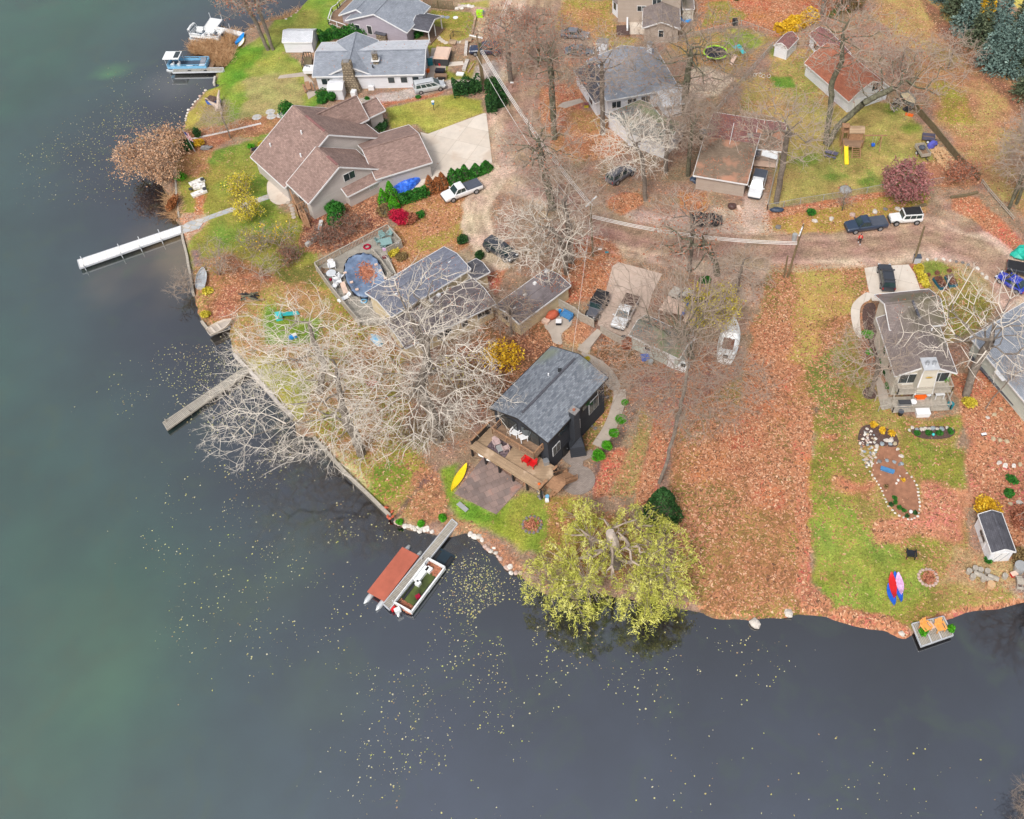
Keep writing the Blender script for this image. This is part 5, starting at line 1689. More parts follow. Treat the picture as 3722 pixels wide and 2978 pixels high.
simple_tree('yellow leaved sapling overhanging the flagstone path','A',1110,1730,4.2,2.0,70,58,name='yellow_sapling',group='yellow saplings',crown_lo=.18,r=.08,twigm='twig',leaf=('lf_yellow',1700,.1,.25),twl=.35,step=.5,tip=.012)
twiggy('fan of bare reddish stems behind the upturned rowing boat','E',860,650,2.8,5.2,59,n=140,stems=6,twigm='twig')
twiggy('grey brush leaning out over the water below the rowing boat','E',620,790,2.6,2.6,60,n=120)
for i,(x,y,r_,h_,lf,lb) in enumerate(((1170,640,3.6,2.6,None,'grey brush mound between the fan of stems and the pool fence'),
  (1150,440,2.6,2.6,('lf_yellow',260,.1,.2),'grey brush flecked with yellow above the brush mound'),
  (1330,420,3.0,2.8,('lf_gold',220,.1,.2),'brown brush with gold sprigs below the beige house stairs'),
  (1480,520,2.6,1.8,('lf_litter',900,.1,.3),'dark red brown brush beside the pool fence corner'),
  (1650,420,2.8,1.4,('lf_litter',900,.1,.3),'dark brush pile between the retaining stones and pool fence'),
  (1850,330,3.4,1.2,('lf_litter',1200,.1,.3),'dark leaf choked brush behind the pool deck'))):
 twiggy(lb,'E',x,y,r_,h_,61+i,n=110,leaf=lf,twigm='twig_dark' if i>2 else 'twig')
twiggy('large rust brown shrub bulging over the shoreline left of the lawn','A',370,1380,4.7,5.4,70,n=420,stems=9,leaf=('lf_brown',8000,.11,.45),name='shrub',twigm='twig')
twiggy('pale brown shrub along the bank behind the flag','A',470,1180,3.2,2.6,71,n=160,stems=6,leaf=('lf_brown',2600,.12,.4),name='shrub')
bush('orange yellow shrub beside the dark juniper near the flag','A',500,1190,1.5,2.2,'lf_gold',72,700)
bush('dark juniper below the flag','A',600,1170,(2.0,1.2),1.5,'lf_dkgreen',73,900,corem='bark_dark')
bush('small pointed green spruce by the border pipe','A',688,1080,.8,1.8,'lf_dkgreen',74,400)
bush('orange tufted shrub between pipe and flag','A',690,1140,1.2,1.0,'lf_gold',75,300)
bush('bright green mixed evergreen on the lawn near the brown house','A',1412,960,1.5,4.0,'lf_green',76,1600,corem='bark_dark')
bush('bright yellow shrub at the back corner of the brown house','A',1362,1060,1.1,1.6,'lf_gold',77,600)
bush('glossy round green shrub under the beige gable','A',1775,1690,1.8,2.4,'lf_green',78,1700,corem='bark_dark',group='green shrubs',)
bush('orange reeds tuft at the dock path shore','A',500,1620,(.8,2.0),1.4,'lf_browncone',79,700)
bush('lime green tuft on the shore by the orange reeds','A',560,1400,1.1,.8,'lf_lime',80,260)
for i,(t,x,y,r_,h_) in enumerate((('A',1690,760,1.6,1.3),('A',1740,790,1.1,1.9),('A',1660,800,1.2,.8))):
 bush(('low green shrub in front of the plastic shed','pointed green shrub beside the brown roof peak','creeping green shrub near the paved corner')[i],t,x,y,r_,h_,'lf_green',81+i,700,corem='bark_dark')
def hedge(label,pts,w_,h,m,seed,dens=110,size=.12,name='hedge'):
 P=[at(*p) for p in pts]
 root=thing(name,P[0],label,'hedge','hedges')
 rs=np.random.RandomState(seed)
 allP=[]
 core=MB()
 for a,b_ in zip(P,P[1:]):
  L=(b_-a).length
  n=int(L*dens*2.2)
  t=rs.rand(n,1)
  c=np.array(a)+(np.array(b_)-np.array(a))*t
  d=(b_-a).normalized(); s_=np.array((-d.y,d.x,0))
  ph=rs.rand(n,1)*PI
  lum=1+.16*np.sin(t*L*1.6+seed)+.1*np.sin(t*L*3.9)
  r_=.85+.2*rs.rand(n,1)
  allP.append(c+s_*np.cos(ph)*w_/2*r_*lum+np.array((0,0,1.0))*np.sin(ph) ** .6*h*r_*lum)
  core.bar(a+up*h*.3,b_+up*h*.3,w_*.5,h*.5)
 core.build('stems',M[m],root)  # core bars without leaf tone, so the hedge's dark interior is painted in
 Pn=np.vstack(allP)
 V,F=leaf_quads(Pn,size,rs)
 link_mesh('foliage',V,F,M[m],root,tone=rs.rand(len(Pn)))
 return root
hedge('arborvitae hedge beside the white plastic shed and long white house back',[('A',1640,330),('A',1750,300),('A',1900,280),('A',2020,275)],2.0,1.9,'lf_green',90)
hedge('dark hedge left of the twin utility poles',[('B',965,740),('B',1080,725),('B',1180,700)],2.8,2.6,'lf_dkgreen',91,150)
hedge('dark hedge right of the twin utility poles',[('B',1265,690),('B',1320,800),('B',1345,850)],2.6,2.4,'lf_dkgreen',92,170)
hedge('dark hedge corner by the concrete drive',[('B',1225,870),('B',1310,860)],2.8,2.6,'lf_dkgreen',93,170)
hedge('low clipped hedge beside the blue tarp',[('B',545,1595),('B',660,1560),('B',770,1520)],1.5,1.3,'lf_green',94,160)
hedge('low green hedge at the lilac house porch corner',[('B',660,310),('B',720,275)],1.2,1.0,'lf_green',95)
hedge('yellow leaved hedge along the side of the pale drive',[('H',1320,600),('H',1350,680),('H',1395,750)],1.0,.9,'lf_yellow',96,150,name='hedge')
hedge('tall golden ornamental grass by the plum roofed shed',[('D',230,270),('D',380,210),('D',520,140)],2.6,1.8,'lf_gold',97,220,.16,name='ornamental_grass')
def conifer(label,t,x,y,r_,h,m,seed,cnt=900,name='arborvitae',group='arborvitae row'):
 b=at(t,x,y)
 root=thing(name,b,label,'conifer',group)
 rs=np.random.RandomState(seed)
 MB().tube([b,b+up*h*.2,b+up*h*.9],[r_*.6,r_*.72,.05],8).build('trunk',M['bark_dark'],root)
 z=rs.rand(cnt,1) ** 1.2
 a=rs.rand(cnt,1)*2*PI
 rr=r_*np.minimum(1,(1-z) ** .75*1.15)*(.8+.28*rs.rand(cnt,1))*(1+.1*np.sin(a*3+seed+z*9))
 P=np.hstack([b.x+np.cos(a)*rr,b.y+np.sin(a)*rr,z*h+.05])
 V,F=leaf_quads(P,.1,rs,stretch=1.4)
 link_mesh('foliage',V,F,M[m],root,tone=rs.rand(cnt))
 return root
AV=[(1225,1330,1.6,'lf_green'),(1185,1352,.9,'lf_green'),(1145,1365,1.9,'lf_green'),(1108,1385,1.2,'lf_green'),(1060,1395,2.4,'lf_green'),(1012,1418,2.2,'lf_green'),(965,1430,2.5,'lf_green'),(925,1452,1.0,'lf_green'),
  (885,1470,2.7,'lf_browncone'),(845,1488,2.3,'lf_browncone'),(790,1505,3.0,'lf_browncone')]
for i,(x,y,h,m) in enumerate(AV):
 lb=('lone tallest green cone at the drive end','low round green bush second from the drive end','green cone third from the drive end','short green bush between two green cones','broad green cone near the middle of the row','green cone just left of the broad one','green cone beside the short round bush','short round green bush next to the browned cones','half browned cone nearest the green ones','browned middle cone','browned wide cone nearest the hedge')[i]
 conifer(lb+' in the arborvitae row','B',x,y,.95 if h>1.5 else .8,h,m,100+i)
for i,(x,y,h,r_) in enumerate(((425,1600,2.8,.8),(485,1560,3.2,.95),(505,1650,2.6,.9),(440,1660,1.4,1.3))):
 conifer(('bright green pointed conifer left of the blue tarp','tallest bright green conifer at the tarp corner','bright green conifer in front of the tarp corner','squat yellowing conifer below the tarp corner conifers')[i],'B',x,y,r_,h,'lf_lime' if i<3 else 'lf_olive',115+i,1000,group='conifers by the tarp')
conifer('big bright green conifer in the red mulch under the gable','E',1775,225,1.3,2.4,'lf_green',119,1400,group='conifers by the tarp')
conifer('dark juniper column between willow and leaf field','J',1520,1040,2.0,5.8,'lf_dkgreen',120,3400,name='juniper',group=None)
bush('small juniper under the dark column','J',1580,1090,1.0,1.6,'lf_dkgreen',121,700,corem='bark_dark')
def spruce(label,t,x,y,h,r_,m,seed,at0=None):
 b=at0 if at0 is not None else at(t,x,y)
 root=thing('spruce',b,label,'spruce','spruce row')
 rs=np.random.RandomState(seed)
 MB().tube([b,b+up*h],[.25,.04],7).build('trunk',M['bark_dark'],root)
 V,F,tone=[],[],[]
 lay=int(h/.5)
 Pl=[]
 for i in range(lay):
  z=.4+(h-.4)*i/lay
  rr=r_*(1-i/lay) ** .85+.15
  nb=int(9+rr*6)
  for k in range(nb):
   a=rs.rand()*2*PI
   L=rr*(.75+.4*rs.rand())
   m_=max(3,int(L/.22))
   for j in range(m_):
    q_=(j+rs.rand())/m_
    q_=.25+.75*q_
    wv=.16*(1-q_)+.05
    Pl.append((b.x+math.cos(a)*L*q_+rs.randn()*wv,b.y+math.sin(a)*L*q_+rs.randn()*wv,z+.25-.28*L*q_ ** 1.4+rs.randn()*.04+.12*L*max(0,q_-.85)))
 Pl=np.array(Pl)
 V,F=leaf_quads(Pl,.17,rs,flat=.55,stretch=1.2)
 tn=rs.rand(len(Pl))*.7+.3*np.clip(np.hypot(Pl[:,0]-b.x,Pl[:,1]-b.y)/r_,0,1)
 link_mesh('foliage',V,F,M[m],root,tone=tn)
 return root
SP=[(2020,560,12.5,3.4,'lf_spruce'),(1890,520,9.5,3.0,'lf_spruce'),(2140,560,10,3.0,'lf_spruce2'),(1790,360,9,2.9,'lf_spruce2'),(1930,330,10,3.0,'lf_spruce'),(1690,250,10,2.9,'lf_spruce'),
  (1600,130,8,2.6,'lf_spruce2'),(1760,150,9,2.8,'lf_spruce'),(1520,10,7,2.4,'lf_spruce'),(2080,330,9,2.8,'lf_spruce2'),(1700,20,8,2.6,'lf_spruce2'),(2180,760,9,2.8,'lf_spruce2'),(1860,110,8,2.6,'lf_spruce')]
SPL=['largest blue spruce at the front of the row','blue spruce left of the largest one','grey green spruce at the right edge beside the largest','drab grey green spruce midway up the row','pale blue spruce behind the largest','blue spruce beside the leafy gap in the row',
  'drab spruce near the upper end of the row','pale spruce in the upper middle of the row','small spruce at the top left end of the row','drab spruce behind the largest one','grey green spruce at the top edge','lowest drab spruce at the right edge','pale spruce beside the yellow birch']
for i,(x,y,h,r_,m) in enumerate(SP):
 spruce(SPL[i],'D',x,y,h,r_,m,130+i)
bush('yellow and orange leaved tree among the spruces','D',1830,200,1.8,7.5,'lf_gold',145,1100,.14,name='yellow_tree',cat='tree')
bush('yellow tree between the top spruces','D',1870,90,1.4,6,'lf_yellow',146,800,.14,name='yellow_tree',cat='tree')
b=at('J',1175,1420)
wroot=thing('willow',b,'yellow green weeping willow with a broken trunk at the water edge','tree')
T1=grow(200,[b,P_('J',1150,1330,2.0),P_('J',1110,1180,4.5)],P_('J',1150,1300,5),(5,4,2.5),60,r_base=.6,tip=.05,twigs=1,attach_from=.2)
Vt,Ft=tubes_np(*T1[0],n=9)
link_mesh('trunk',Vt,Ft,M['bark'],wroot,smooth=True)
MB().tube([P_('J',1160,1290,3.4),P_('J',1140,1230,4.6),P_('J',1115,1150,6.0)],[.5,.6,.45],7).build('broken_top',M['bark_pale'],wroot)
rs=np.random.RandomState(5)
lobes=[(880,1040,2.4,2.2,4.6),(960,1220,3.4,2.6,5.6),(800,1390,3.6,2.6,5.0),(640,1540,3.2,2.4,4.0),(930,1540,3.9,2.9,5.8),(1330,1120,3.0,2.4,5.4),(1480,1270,3.6,2.8,6.0),(1540,1460,3.8,2.9,5.8),(1410,1600,3.5,2.6,5.2),(840,1680,3.0,2.2,4.0),(1560,1620,2.8,2.4,4.4),(1390,1710,2.6,2.0,3.8)]
seg0,seg1,lp,lt=[],[],[],[]
for li,(x,y,r_,hh,zt) in enumerate(lobes):
 c=np.array(P_('J',x,y,zt-1.2))
 seg0.append(np.array(P_('J',1130,1270,3.4))); seg1.append((np.array(P_('J',1130,1270,3.4))+c)/2+np.array((0,0,.8)))
 seg0.append(seg1[-1]); seg1.append(c)
 r_ *= .92
 for s_ in range(58):
  a=rs.rand()*2*PI; q_=rs.rand() ** .55
  top=c+np.array((math.cos(a)*r_*q_,math.sin(a)*r_*q_,1.6*(1-q_ ** 2)+rs.rand()*.5))
  L=(.9+1.5*rs.rand())*(.6+.5*q_)
  o_=np.array((math.cos(a),math.sin(a),0))*.5*q_
  if s_ % 2 == 0:
   seg0.append(c); seg1.append(top)
  m_=32
  t=rs.rand(m_,1)
  P=top+o_*t*L*.6+np.array((0,0,-1.0))*t ** 1.3*L+rs.randn(m_,3)*.17
  P[:,2]=np.maximum(P[:,2],-.3)
  lp.append(P); lt.append(np.clip(rs.rand()*.75+rs.rand(m_)*.5-.15,0,1.1))
lp=np.vstack(lp)
V,F=leaf_quads(lp,.07,rs,stretch=2.8,droop=.3)
link_mesh('foliage',V,F,M['lf_willow'],wroot,tone=np.concatenate(lt))
V,F=tubes_np(np.vstack([T1[1][0],np.array(seg0)]),np.vstack([T1[1][1],np.array(seg1)]),np.concatenate([T1[1][2],np.full(len(seg0),.035)]),np.concatenate([T1[1][3],np.full(len(seg0),.015)]),n=4)
link_mesh('crown',V,F,M['twig'],wroot)
for i,(x,y,r_) in enumerate(((1230,150,.5),(1200,290,.75),(1150,395,.75),(1092,492,.72),(1020,570,.95))):
 bush(('smallest grassy green shrub at the top of the stone steps','round clipped shrub second along the stone steps','round clipped shrub midway down the stone steps','round clipped shrub next to the largest one','largest round clipped shrub at the foot of the stone steps')[i],'J',x,y,r_,r_*1.5,'lf_lime',210+i,1100,.055,corem='lf_lime',name='clipped_shrub',group='clipped shrubs along the steps')
bush('golden leaved shrub behind the black house','F',1330,1330,(3.6,2.8),3.0,'lf_gold',220,900,.12)
twiggy('brown brush hanging over the black house corner','F',1180,1600,3.0,3.0,221,n=130,twigm='twig',leaf=('lf_olive',500,.1,.3))
twiggy('tangled brown brush left of the golden shrub','F',1050,1400,3.4,2.8,222,n=130,twigm='twig',leaf=('lf_yellow',350,.1,.3))
twiggy('dark litter choked brush under the huge pale tree','I',1300,330,4.0,1.6,223,n=140,twigm='twig',leaf=('lf_olive',700,.1,.4))
twiggy('brown brush beneath the deck rail','I',1640,240,2.4,2.2,224,n=90,twigm='twig')
simple_tree('yellow green leaved tree behind the pale tarp carport','G',1260,1040,5.5,3.6,130,225,name='yellow_tree',group='leafy trees',crown_lo=.25,r=.14,twigm='twig',leaf=('lf_yellow',2600,.12,.3))
for i,(t,x,y,r_,h_,m,lb) in enumerate((
  ('G',1210,710,.9,1.3,'lf_green','green shrub below the road side oak'),('F',1045,395,1.0,1.2,'lf_dkgreen','spiky dark shrub beside the sand track'),('F',1180,520,.8,1.5,'lf_dkgreen','spiky dark shrub at the garage path'),
  ('D',485,1680,.8,1.0,'lf_green','round green shrub between road and wire fence'),('F',545,230,1.7,2.0,'lf_crimson','crimson burning bush behind the pool'),('F',640,230,1.3,1.4,'lf_rust','fading red shrub beside the crimson bush'),
  ('F',700,190,.9,1.0,'lf_green','potted green shrub near the crimson bush'),('G',610,1220,1.1,1.6,'lf_rust','red leaved shrub at the workshop wall'),
  ('K',1730,150,1.1,.9,'lf_yellow','yellow shrub below the stout leaning tree'),('K',1860,990,1.7,1.6,'lf_gold','golden shrub behind the long white shed'),('K',2130,1070,1.9,1.5,'lf_rust','red shrub right of the long white shed'),
  ('K',1870,1380,.6,.6,'lf_green','green tuft at the long white shed corner'),('K',2120,1350,1.2,1.1,'lf_olive','yellow brown shrub by the metal drum'),
  ('H',925,1130,.9,.9,'lf_lime','bright green hosta in the walkway bed'),('H',945,1260,.6,.5,'lf_lime','small green plant in the walkway bed'),('H',1040,1340,.55,.7,'lf_green','upper clipped shrub by the beige house wall'),('H',1085,1530,.6,.7,'lf_green','lower clipped shrub by the beige house wall'),('H',1060,1430,.6,.7,'lf_dkgreen','middle clipped shrub by the beige house wall'),
  ('D',565,260,.9,1.0,'lf_dkgreen','dark round shrub behind the barn annex'),('K',2030,850,.8,.6,'lf_green','broad green plant on the leafy bank'),('K',2060,750,.8,.6,'lf_green','upper green plant on the leafy bank'),
  ('B',410,1010,1.8,1.5,'lf_dkgreen','dark green shrub beside the garage roof'),('A',2020,780,.5,.6,'lf_green','small green plant by the drive strip'),('B',690,770,.5,.6,'lf_green','tiny green shrub at the gravel strip'),
  ('F',240,1110,.5,.4,'lf_yellow','yellow sprig on the pool deck edge'),('G',290,1310,.4,.4,'lf_yellow','yellow sprig at the black house back corner'),('C',1460,0,.6,.6,'lf_dkgreen','dark sprig at the upper yard'),
  ('D',780,40,3.2,2.0,'lf_olive','olive thicket at the top edge above the barn'),('F',490,480,1.2,.7,'lf_yellow','yellow flowering clump by the pool deck'),('F',560,520,1.1,.7,'lf_olive','olive clump by the pool house wall'),
  ('I',1360,1095,.55,.5,'lf_lime','bright green tuft behind the shoreline stones'),('I',1525,1050,.6,.5,'lf_lime','bright green tuft near the wooden pier'),('I',1195,1080,.5,.4,'lf_lime','small green tuft at the sea wall end'),
  ('E',745,970,.9,.8,'lf_yellow','yellow flowering tuft above the cream jon boat'),('E',760,780,.9,.4,'lf_yellow','yellow green tuft below the rowing boat'))):
 bush(lb,t,x,y,r_,h_,m,230+i,int(420*r_*max(h_,.6))+120,.09,corem='bark_dark' if h_>.9 else None)
for i,(x,y) in enumerate(((37.9,24.8),(39.0,27.2),(38.6,22.8))):
 b=Vector((x,y,0))
 tree('bare_shrub',('grey brush poking into the lower right corner','taller grey brush behind the corner brush','grey brush nearest the camera at the corner')[i],'shrub',b,[b,b+up*.8],b+Vector((-1.6,.2,1.6)),(2.4,2.2,1.6),170,260+i,twigm='twig_dark',group='bare shrubs',r=.08,tip=.012,twigs=4,twl=.7,step=.5,attach_from=0)
simple_tree('bare tree at the right edge whose branches mirror in the canal','S',3850,2090,15,6.0,200,270,crown_lo=.35,r=.35,twigm='twig',barkm='bark_dark')
def reeds(label,t,poly,n,h,seed,m='lf_brown'):
 rs=np.random.RandomState(seed)
 P=scatter_px(t,poly,n)
 P=np.array(P);
 c=P.mean(0)
 e=P+np.stack([rs.randn(len(P))*.8,rs.randn(len(P))*.8,h*(.4+.6*rs.rand(len(P)))],-1)
 V,F=tubes_np(P,e,np.full(len(P),.03),np.full(len(P),.015),n=3)
 o=link_mesh('reeds',V,F,M['lf_reed'],loc=Vector((c[0],c[1],WZ)),tone=rs.rand(len(F)))
 tag(o,label,'reeds',kind='stuff')
reeds('brown dried reeds growing between the two moored pontoon boats','A',[(620,370),(720,340),(850,330),(930,260),(1010,270),(960,360),(975,460),(930,520),(830,520),(760,440),(640,420)],3000,1.3,300)
reeds('thin dried reeds along the upper shoreline bank','A',[(1060,235),(1200,180),(1400,110),(1500,60),(1510,90),(1400,150),(1200,205)],900,.6,301)
reeds('orange dried reeds at the foot of the white dock','A',[(455,1540),(520,1560),(545,1720),(500,1725)],500,.9,302)
# paved ground, walls and docks
def sheet(name,pts,m,z=.06,z0=-.1,smooth_=0,struct=True,rz=None):
 P=[at(*p) for p in pts]
 P=[(p.x,p.y) for p in P]
 if smooth_:
  for _ in range(smooth_):
   P=[q_ for i in range(len(P)) for q_ in ((P[i][0]*.75+P[(i+1) % len(P)][0]*.25,P[i][1]*.75+P[(i+1) % len(P)][1]*.25),(P[i][0]*.25+P[(i+1) % len(P)][0]*.75,P[i][1]*.25+P[(i+1) % len(P)][1]*.75))]
 o=MB().prism(P,z0,z).build(name,M[m])
 if struct:
  tag(o,kind='structure')
 return o
M['drive']=mat_pattern('drive_concrete',S(214,204,192),S(206,194,180),S(178,166,152),3.6,3.6,rot=R(20),msize=.03,var=.12,bump=.1,offs=.0,uv=True,patch=(S(196,180,164),.25,.56))
M['drive2']=mat_pattern('pink_concrete',S(196,176,162),S(190,168,154),S(160,140,128),4.5,4.5,rot=R(-20),msize=.03,var=.14,bump=.1,offs=.0,patch=(S(176,154,140),.3,.56))
M['pavers']=mat_pattern('red_pavers',S(150,128,120),S(122,108,104),S(110,94,88),.8,.8,rot=R(-28),msize=.02,var=.3,bump=.3,offs=.5,patch=(S(164,122,108),.5,.62))
M['brickround']=mat_pattern('grey_brick_paving',S(156,144,136),S(140,128,120),S(112,100,94),.3,.15,msize=.012,var=.12,bump=.3)
M['flag']=mat_pattern('flagstones',S(196,192,188),S(170,174,178),S(176,160,130),1.1,.8,rot=R(15),msize=.05,var=.2,bump=.4,offs=.37,patch=(S(150,166,178),.9,.58))
M['whitedeck']=mat_pattern('white_decking',S(232,230,226),S(224,222,218),S(150,150,150),3.0,.6,msize=.015,var=.04,bump=.3)
sheet('driveway',[('B',708,1038),('B',765,1053),('B',1205,890),('B',1224,892),('B',1270,1278),('B',1190,1335),('B',800,1410),('B',670,1480),('B',600,1400),('B',740,1150)],'drive')
sheet('driveway',[('G',490,575),('G',540,550),('G',878,640),('G',800,790),('G',720,1100),('G',620,1150),('G',372,1040),('G',375,980),('G',440,760)],'drive2')
sheet('driveway',[('H',905,594),('H',1010,580),('H',1250,567),('H',1300,640),('H',1345,770),('H',1150,820),('H',1020,852),('H',965,850),('H',935,750)],'drive')
sheet('patio',[('A',1225,1450),('A',1250,1410),('A',1330,1400),('A',1400,1480),('A',1430,1560),('A',1380,1600),('A',1300,1608),('A',1240,1560)],'drive',smooth_=2)
sheet('path',[('A',1238,1525),('A',1250,1560),('E',785,212),('E',730,240),('E',700,285),('E',570,322),('E',557,265),('E',630,225),('E',720,205),('E',780,180)],'flag')
sheet('walkway',[('H',940,770),('H',850,830),('H',800,890),('H',798,980),('H',828,1110),('H',890,1160),('H',872,1060),('H',866,920),('H',892,868),('H',965,840)],'drive',.07,smooth_=2)
sheet('walkway',[('H',985,1440),('H',1030,1450),('H',1078,1540),('H',1112,1685),('H',1035,1697),('H',1008,1560)],'concrete2')
sheet('patio',[('I',1620,850),('I',1690,770),('I',1850,560),('J',430,790),('J',225,1015)],'pavers')
c=at('J',863,745)
MB().cyl((c.x,c.y,-.1),1.95,.18,40).build('patio',M['brickround'])['kind']='structure'
sheet('walkway',[('J',700,520),('J',760,600),('J',820,640),('J',900,640),('J',905,596),('J',1010,550),('J',965,505),('J',880,548),('J',800,520),('J',740,470)],'brickround',.065)
sheet('walkway',[('G',225,1243),('G',300,1330),('G',400,1440),('G',470,1560),('G',560,1540),('G',530,1450),('G',440,1340),('G',320,1275)],'concrete2',smooth_=1)
sheet('walkway',[('G',368,1080),('G',407,1105),('G',300,1245),('G',240,1205)],'concrete2',.3)
sheet('patio',[('F',1655,1030),('F',1760,885),('F',1905,960),('F',1890,1050),('F',1800,1110),('F',1830,1200),('F',1740,1180),('F',1730,1110)],'concrete2',smooth_=2)
sheet('patio',[('C',620,130),('C',738,135),('C',742,272),('C',618,270)],'drive')
sheet('path',[('C',60,835),('C',100,805),('C',235,775),('C',262,800),('C',120,850)],'concrete2')
sheet('path',[('A',1316,618),('A',1330,595),('A',1520,568),('A',1590,640),('A',1620,740),('A',1555,780),('A',1530,700),('A',1520,600)],'concrete2')
sheet('path',[('B',790,510),('B',835,515),('B',805,615),('B',755,615)],'concrete2')
sheet('path',[('B',925,490),('B',1040,483),('B',1050,510),('B',925,522)],'drive')
sheet('patio',[('B',795,380),('B',925,370),('B',900,600),('B',770,620)],'concrete2',.05)
for pts in ([('K',860,340),('K',950,300),('K',1155,365),('K',1185,500),('K',1010,470),('K',850,480)],[('K',1245,345),('K',1420,320),('K',1610,330),('K',1620,385),('K',1550,425),('K',1330,425)],
   [('H',885,1560),('H',940,1515),('H',1010,1560),('H',995,1620),('H',910,1620)],[('H',880,880),('H',1000,855),('H',985,1000),('H',1050,1250),('H',1110,1560),('H',1050,1400),('H',900,1100)]):
 sheet('mulch_bed',pts,'mulch',.05,smooth_=2)
M['soil']=mat('brown_soil',S(148,104,80),.95,.25,1.5,bump=.6)
sheet('soil_bed',[('K',960,640),('K',1030,470),('K',1180,480),('K',1200,640),('K',1320,780),('K',1340,1000),('K',1290,1050),('K',1220,1045),('K',1120,960),('K',1060,860),('K',970,700)],'soil',.04,smooth_=2)
def wall(label,pts,w_,z0,z1,m,name='sea_wall',group='sea walls',cat='wall',capm=None):
 P=[at(*p) for p in pts]
 b=MB()
 for a,c_ in zip(P,P[1:]):
  b.bar(Vector((a.x,a.y,(z0+z1)/2)),Vector((c_.x,c_.y,(z0+z1)/2)),w_,z1-z0)
 return tag(b.build(name,M[m]),label,cat,group)
wall('timber sea wall from the white dock down past the upturned boat',[('E',556,262),('E',568,360),('E',604,500),('E',612,560),('E',636,680),('E',652,795)],.3,-1.2,.1,'wood_grey')
wall('short timber sea wall next to the cream jon boat',[('E',716,1008),('E',772,1074)],.3,-1.2,.1,'wood_grey')
wall('long sea wall edging the lawn under the pale bare tree',[('E',972,1266),('I',120,0),('I',250,150),('I',352,248)],.35,-1.2,.1,'stone')
wall('long sea wall slanting down to the orange debris',[('I',520,410),('I',620,520),('I',762,680),('I',962,870),('I',1115,1022)],.3,-1.2,.12,'wood_grey')
wall('timber edging beside the reed shore left of the lawn',[('A',510,1340),('A',522,1560),('A',540,1700)],.25,-1,.1,'wood_grey')
wall('curved leaf covered stone retaining wall beside the white house reeds',[('A',822,600),('A',812,655)],.3,-.8,.1,'stone')
wall('low white pipe border between the two lakeside lawns',[('A',640,1095),('A',920,1035),('A',1185,972)],.14,.0,.2,'white','pipe_border',None,'border')
wall('pale stone edging of the terrace below the beige stairs',[('E',1660,235),('E',1640,350),('E',1540,425)],.5,0,.5,'flag','retaining_wall',None)
wall('long timber beam laid between yard and top parking area',[('B',1220,97),('B',1430,100)],.3,0,.25,'wood','beam','laid timber beams','beam')
wall('shorter timber beam beyond the long one at the top parking area',[('B',1285,87),('B',1390,87)],.3,0,.25,'wood','beam','laid timber beams','beam')
wall('timber kerb down the left side of the parking area',[('B',1150,110),('B',1112,280)],.3,0,.5,'wood','beam','laid timber beams','beam')
wall('stacked block wall beside the terraced lawn steps',[('B',1072,340),('B',1062,440)],.5,0,.5,'stone','retaining_wall',None)
wall('pale block wall below the stacked block wall',[('B',1078,480),('B',1048,560)],.6,0,.4,'stone','retaining_wall',None)
wall('loose pale beam lying on leaves beside the block wall',[('B',1082,572),('B',1125,502)],.25,0,.2,'wood','beam','laid timber beams','beam')
def dock(label,pts,z,m,th=.18,posts=(),rot=0,name='dock',postm='alu',ph=.5):
 P=[at(*p,z) for p in pts]
 b0=Vector((sum(p.x for p in P)/len(P),sum(p.y for p in P)/len(P),WZ))
 t=thing(name,b0,label,'dock','docks')
 mb=MB()
 u=(P[1]-P[0]).normalized(); v=Vector((-u.y,u.x,0))
 n=len(P)
 T=[Vector((p.x,p.y,z)) for p in P]; Bm=[Vector((p.x,p.y,z-th)) for p in P]
 ar_=sum(T[i].x*T[(i+1) % n].y-T[(i+1) % n].x*T[i].y for i in range(n))
 if ar_<0:
  T,Bm=T[::-1],Bm[::-1]
 uvt=[((p-P[0]).dot(v),(p-P[0]).dot(u)) for p in T]
 F=[tuple(range(n)),tuple(range(2*n-1,n-1,-1))]
 UV=[uvt,uvt[::-1]]
 for i in range(n):
  j=(i+1) % n
  F.append((n+i,n+j,j,i)); UV.append(None)
 mb.add(T+Bm,F,UV)
 mb.build('decking',M[m],t)
 fr=MB()
 for i in range(n):
  fr.bar(T[i]-up*(th/2-.02),T[(i+1) % n]-up*(th/2-.02),.1,th+.06)
 fr.build('frame',M[postm],t)
 for p in posts:
  c_=at(*p,z)
  MB().cyl((c_.x,c_.y,-1.6),.06,1.6+z+ph,7).build('post',M[postm],t)
 return t
dock('long white aluminium dock reaching into the lake from the flagstone path',[('E',553,262),('Z',163,548),('Z',168,565),('E',558,318)],.12,'whitedeck',posts=[('E',385,312),('E',228,368),('E',68,425),('E',405,378),('E',240,436),('E',90,490),('Z',172,546),('Z',178,563)])
dock('weathered narrow pier under the tips of the pale bare tree',[('E',1062,1365),('Z',343,890),('Z',352,905),('E',1092,1402)],.1,'dockplank',posts=[('Z',350,888),('Z',400,868),('Z',450,838)],postm='wood_grey')
dock('grey plank pier between the two pontoon boats near the willow',[('PN',1478,160),('PN',400,1490),('PN',497,1582),('PN',1566,236)],.12,'dockplank',posts=[('PN',1010,800),('PN',560,1470)])
dock('wooden dock with tyre fenders beside the blue pontoon boat',[('BO',305,895),('BO',1085,890),('BO',1082,948),('BO',292,965)],.15,'dockplank',posts=[('BO',1100,940)])
dock('white L shaped dock beside the upper pontoon boat',[('BO',882,112),('BO',1070,140),('BO',990,250),('BO',1200,292),('BO',1425,345),('BO',1370,396),('BO',1240,360),('BO',780,262)],.3,'whitedeck',posts=[('BO',885,110),('BO',1065,135),('BO',1195,285)],ph=1.0)
rd=dock('small square dock with orange chairs at the right shoreline',[('L',1277,362),('L',1525,303),('L',1602,452),('L',1350,540)],.15,'dockplank',posts=[])
rb=MB()
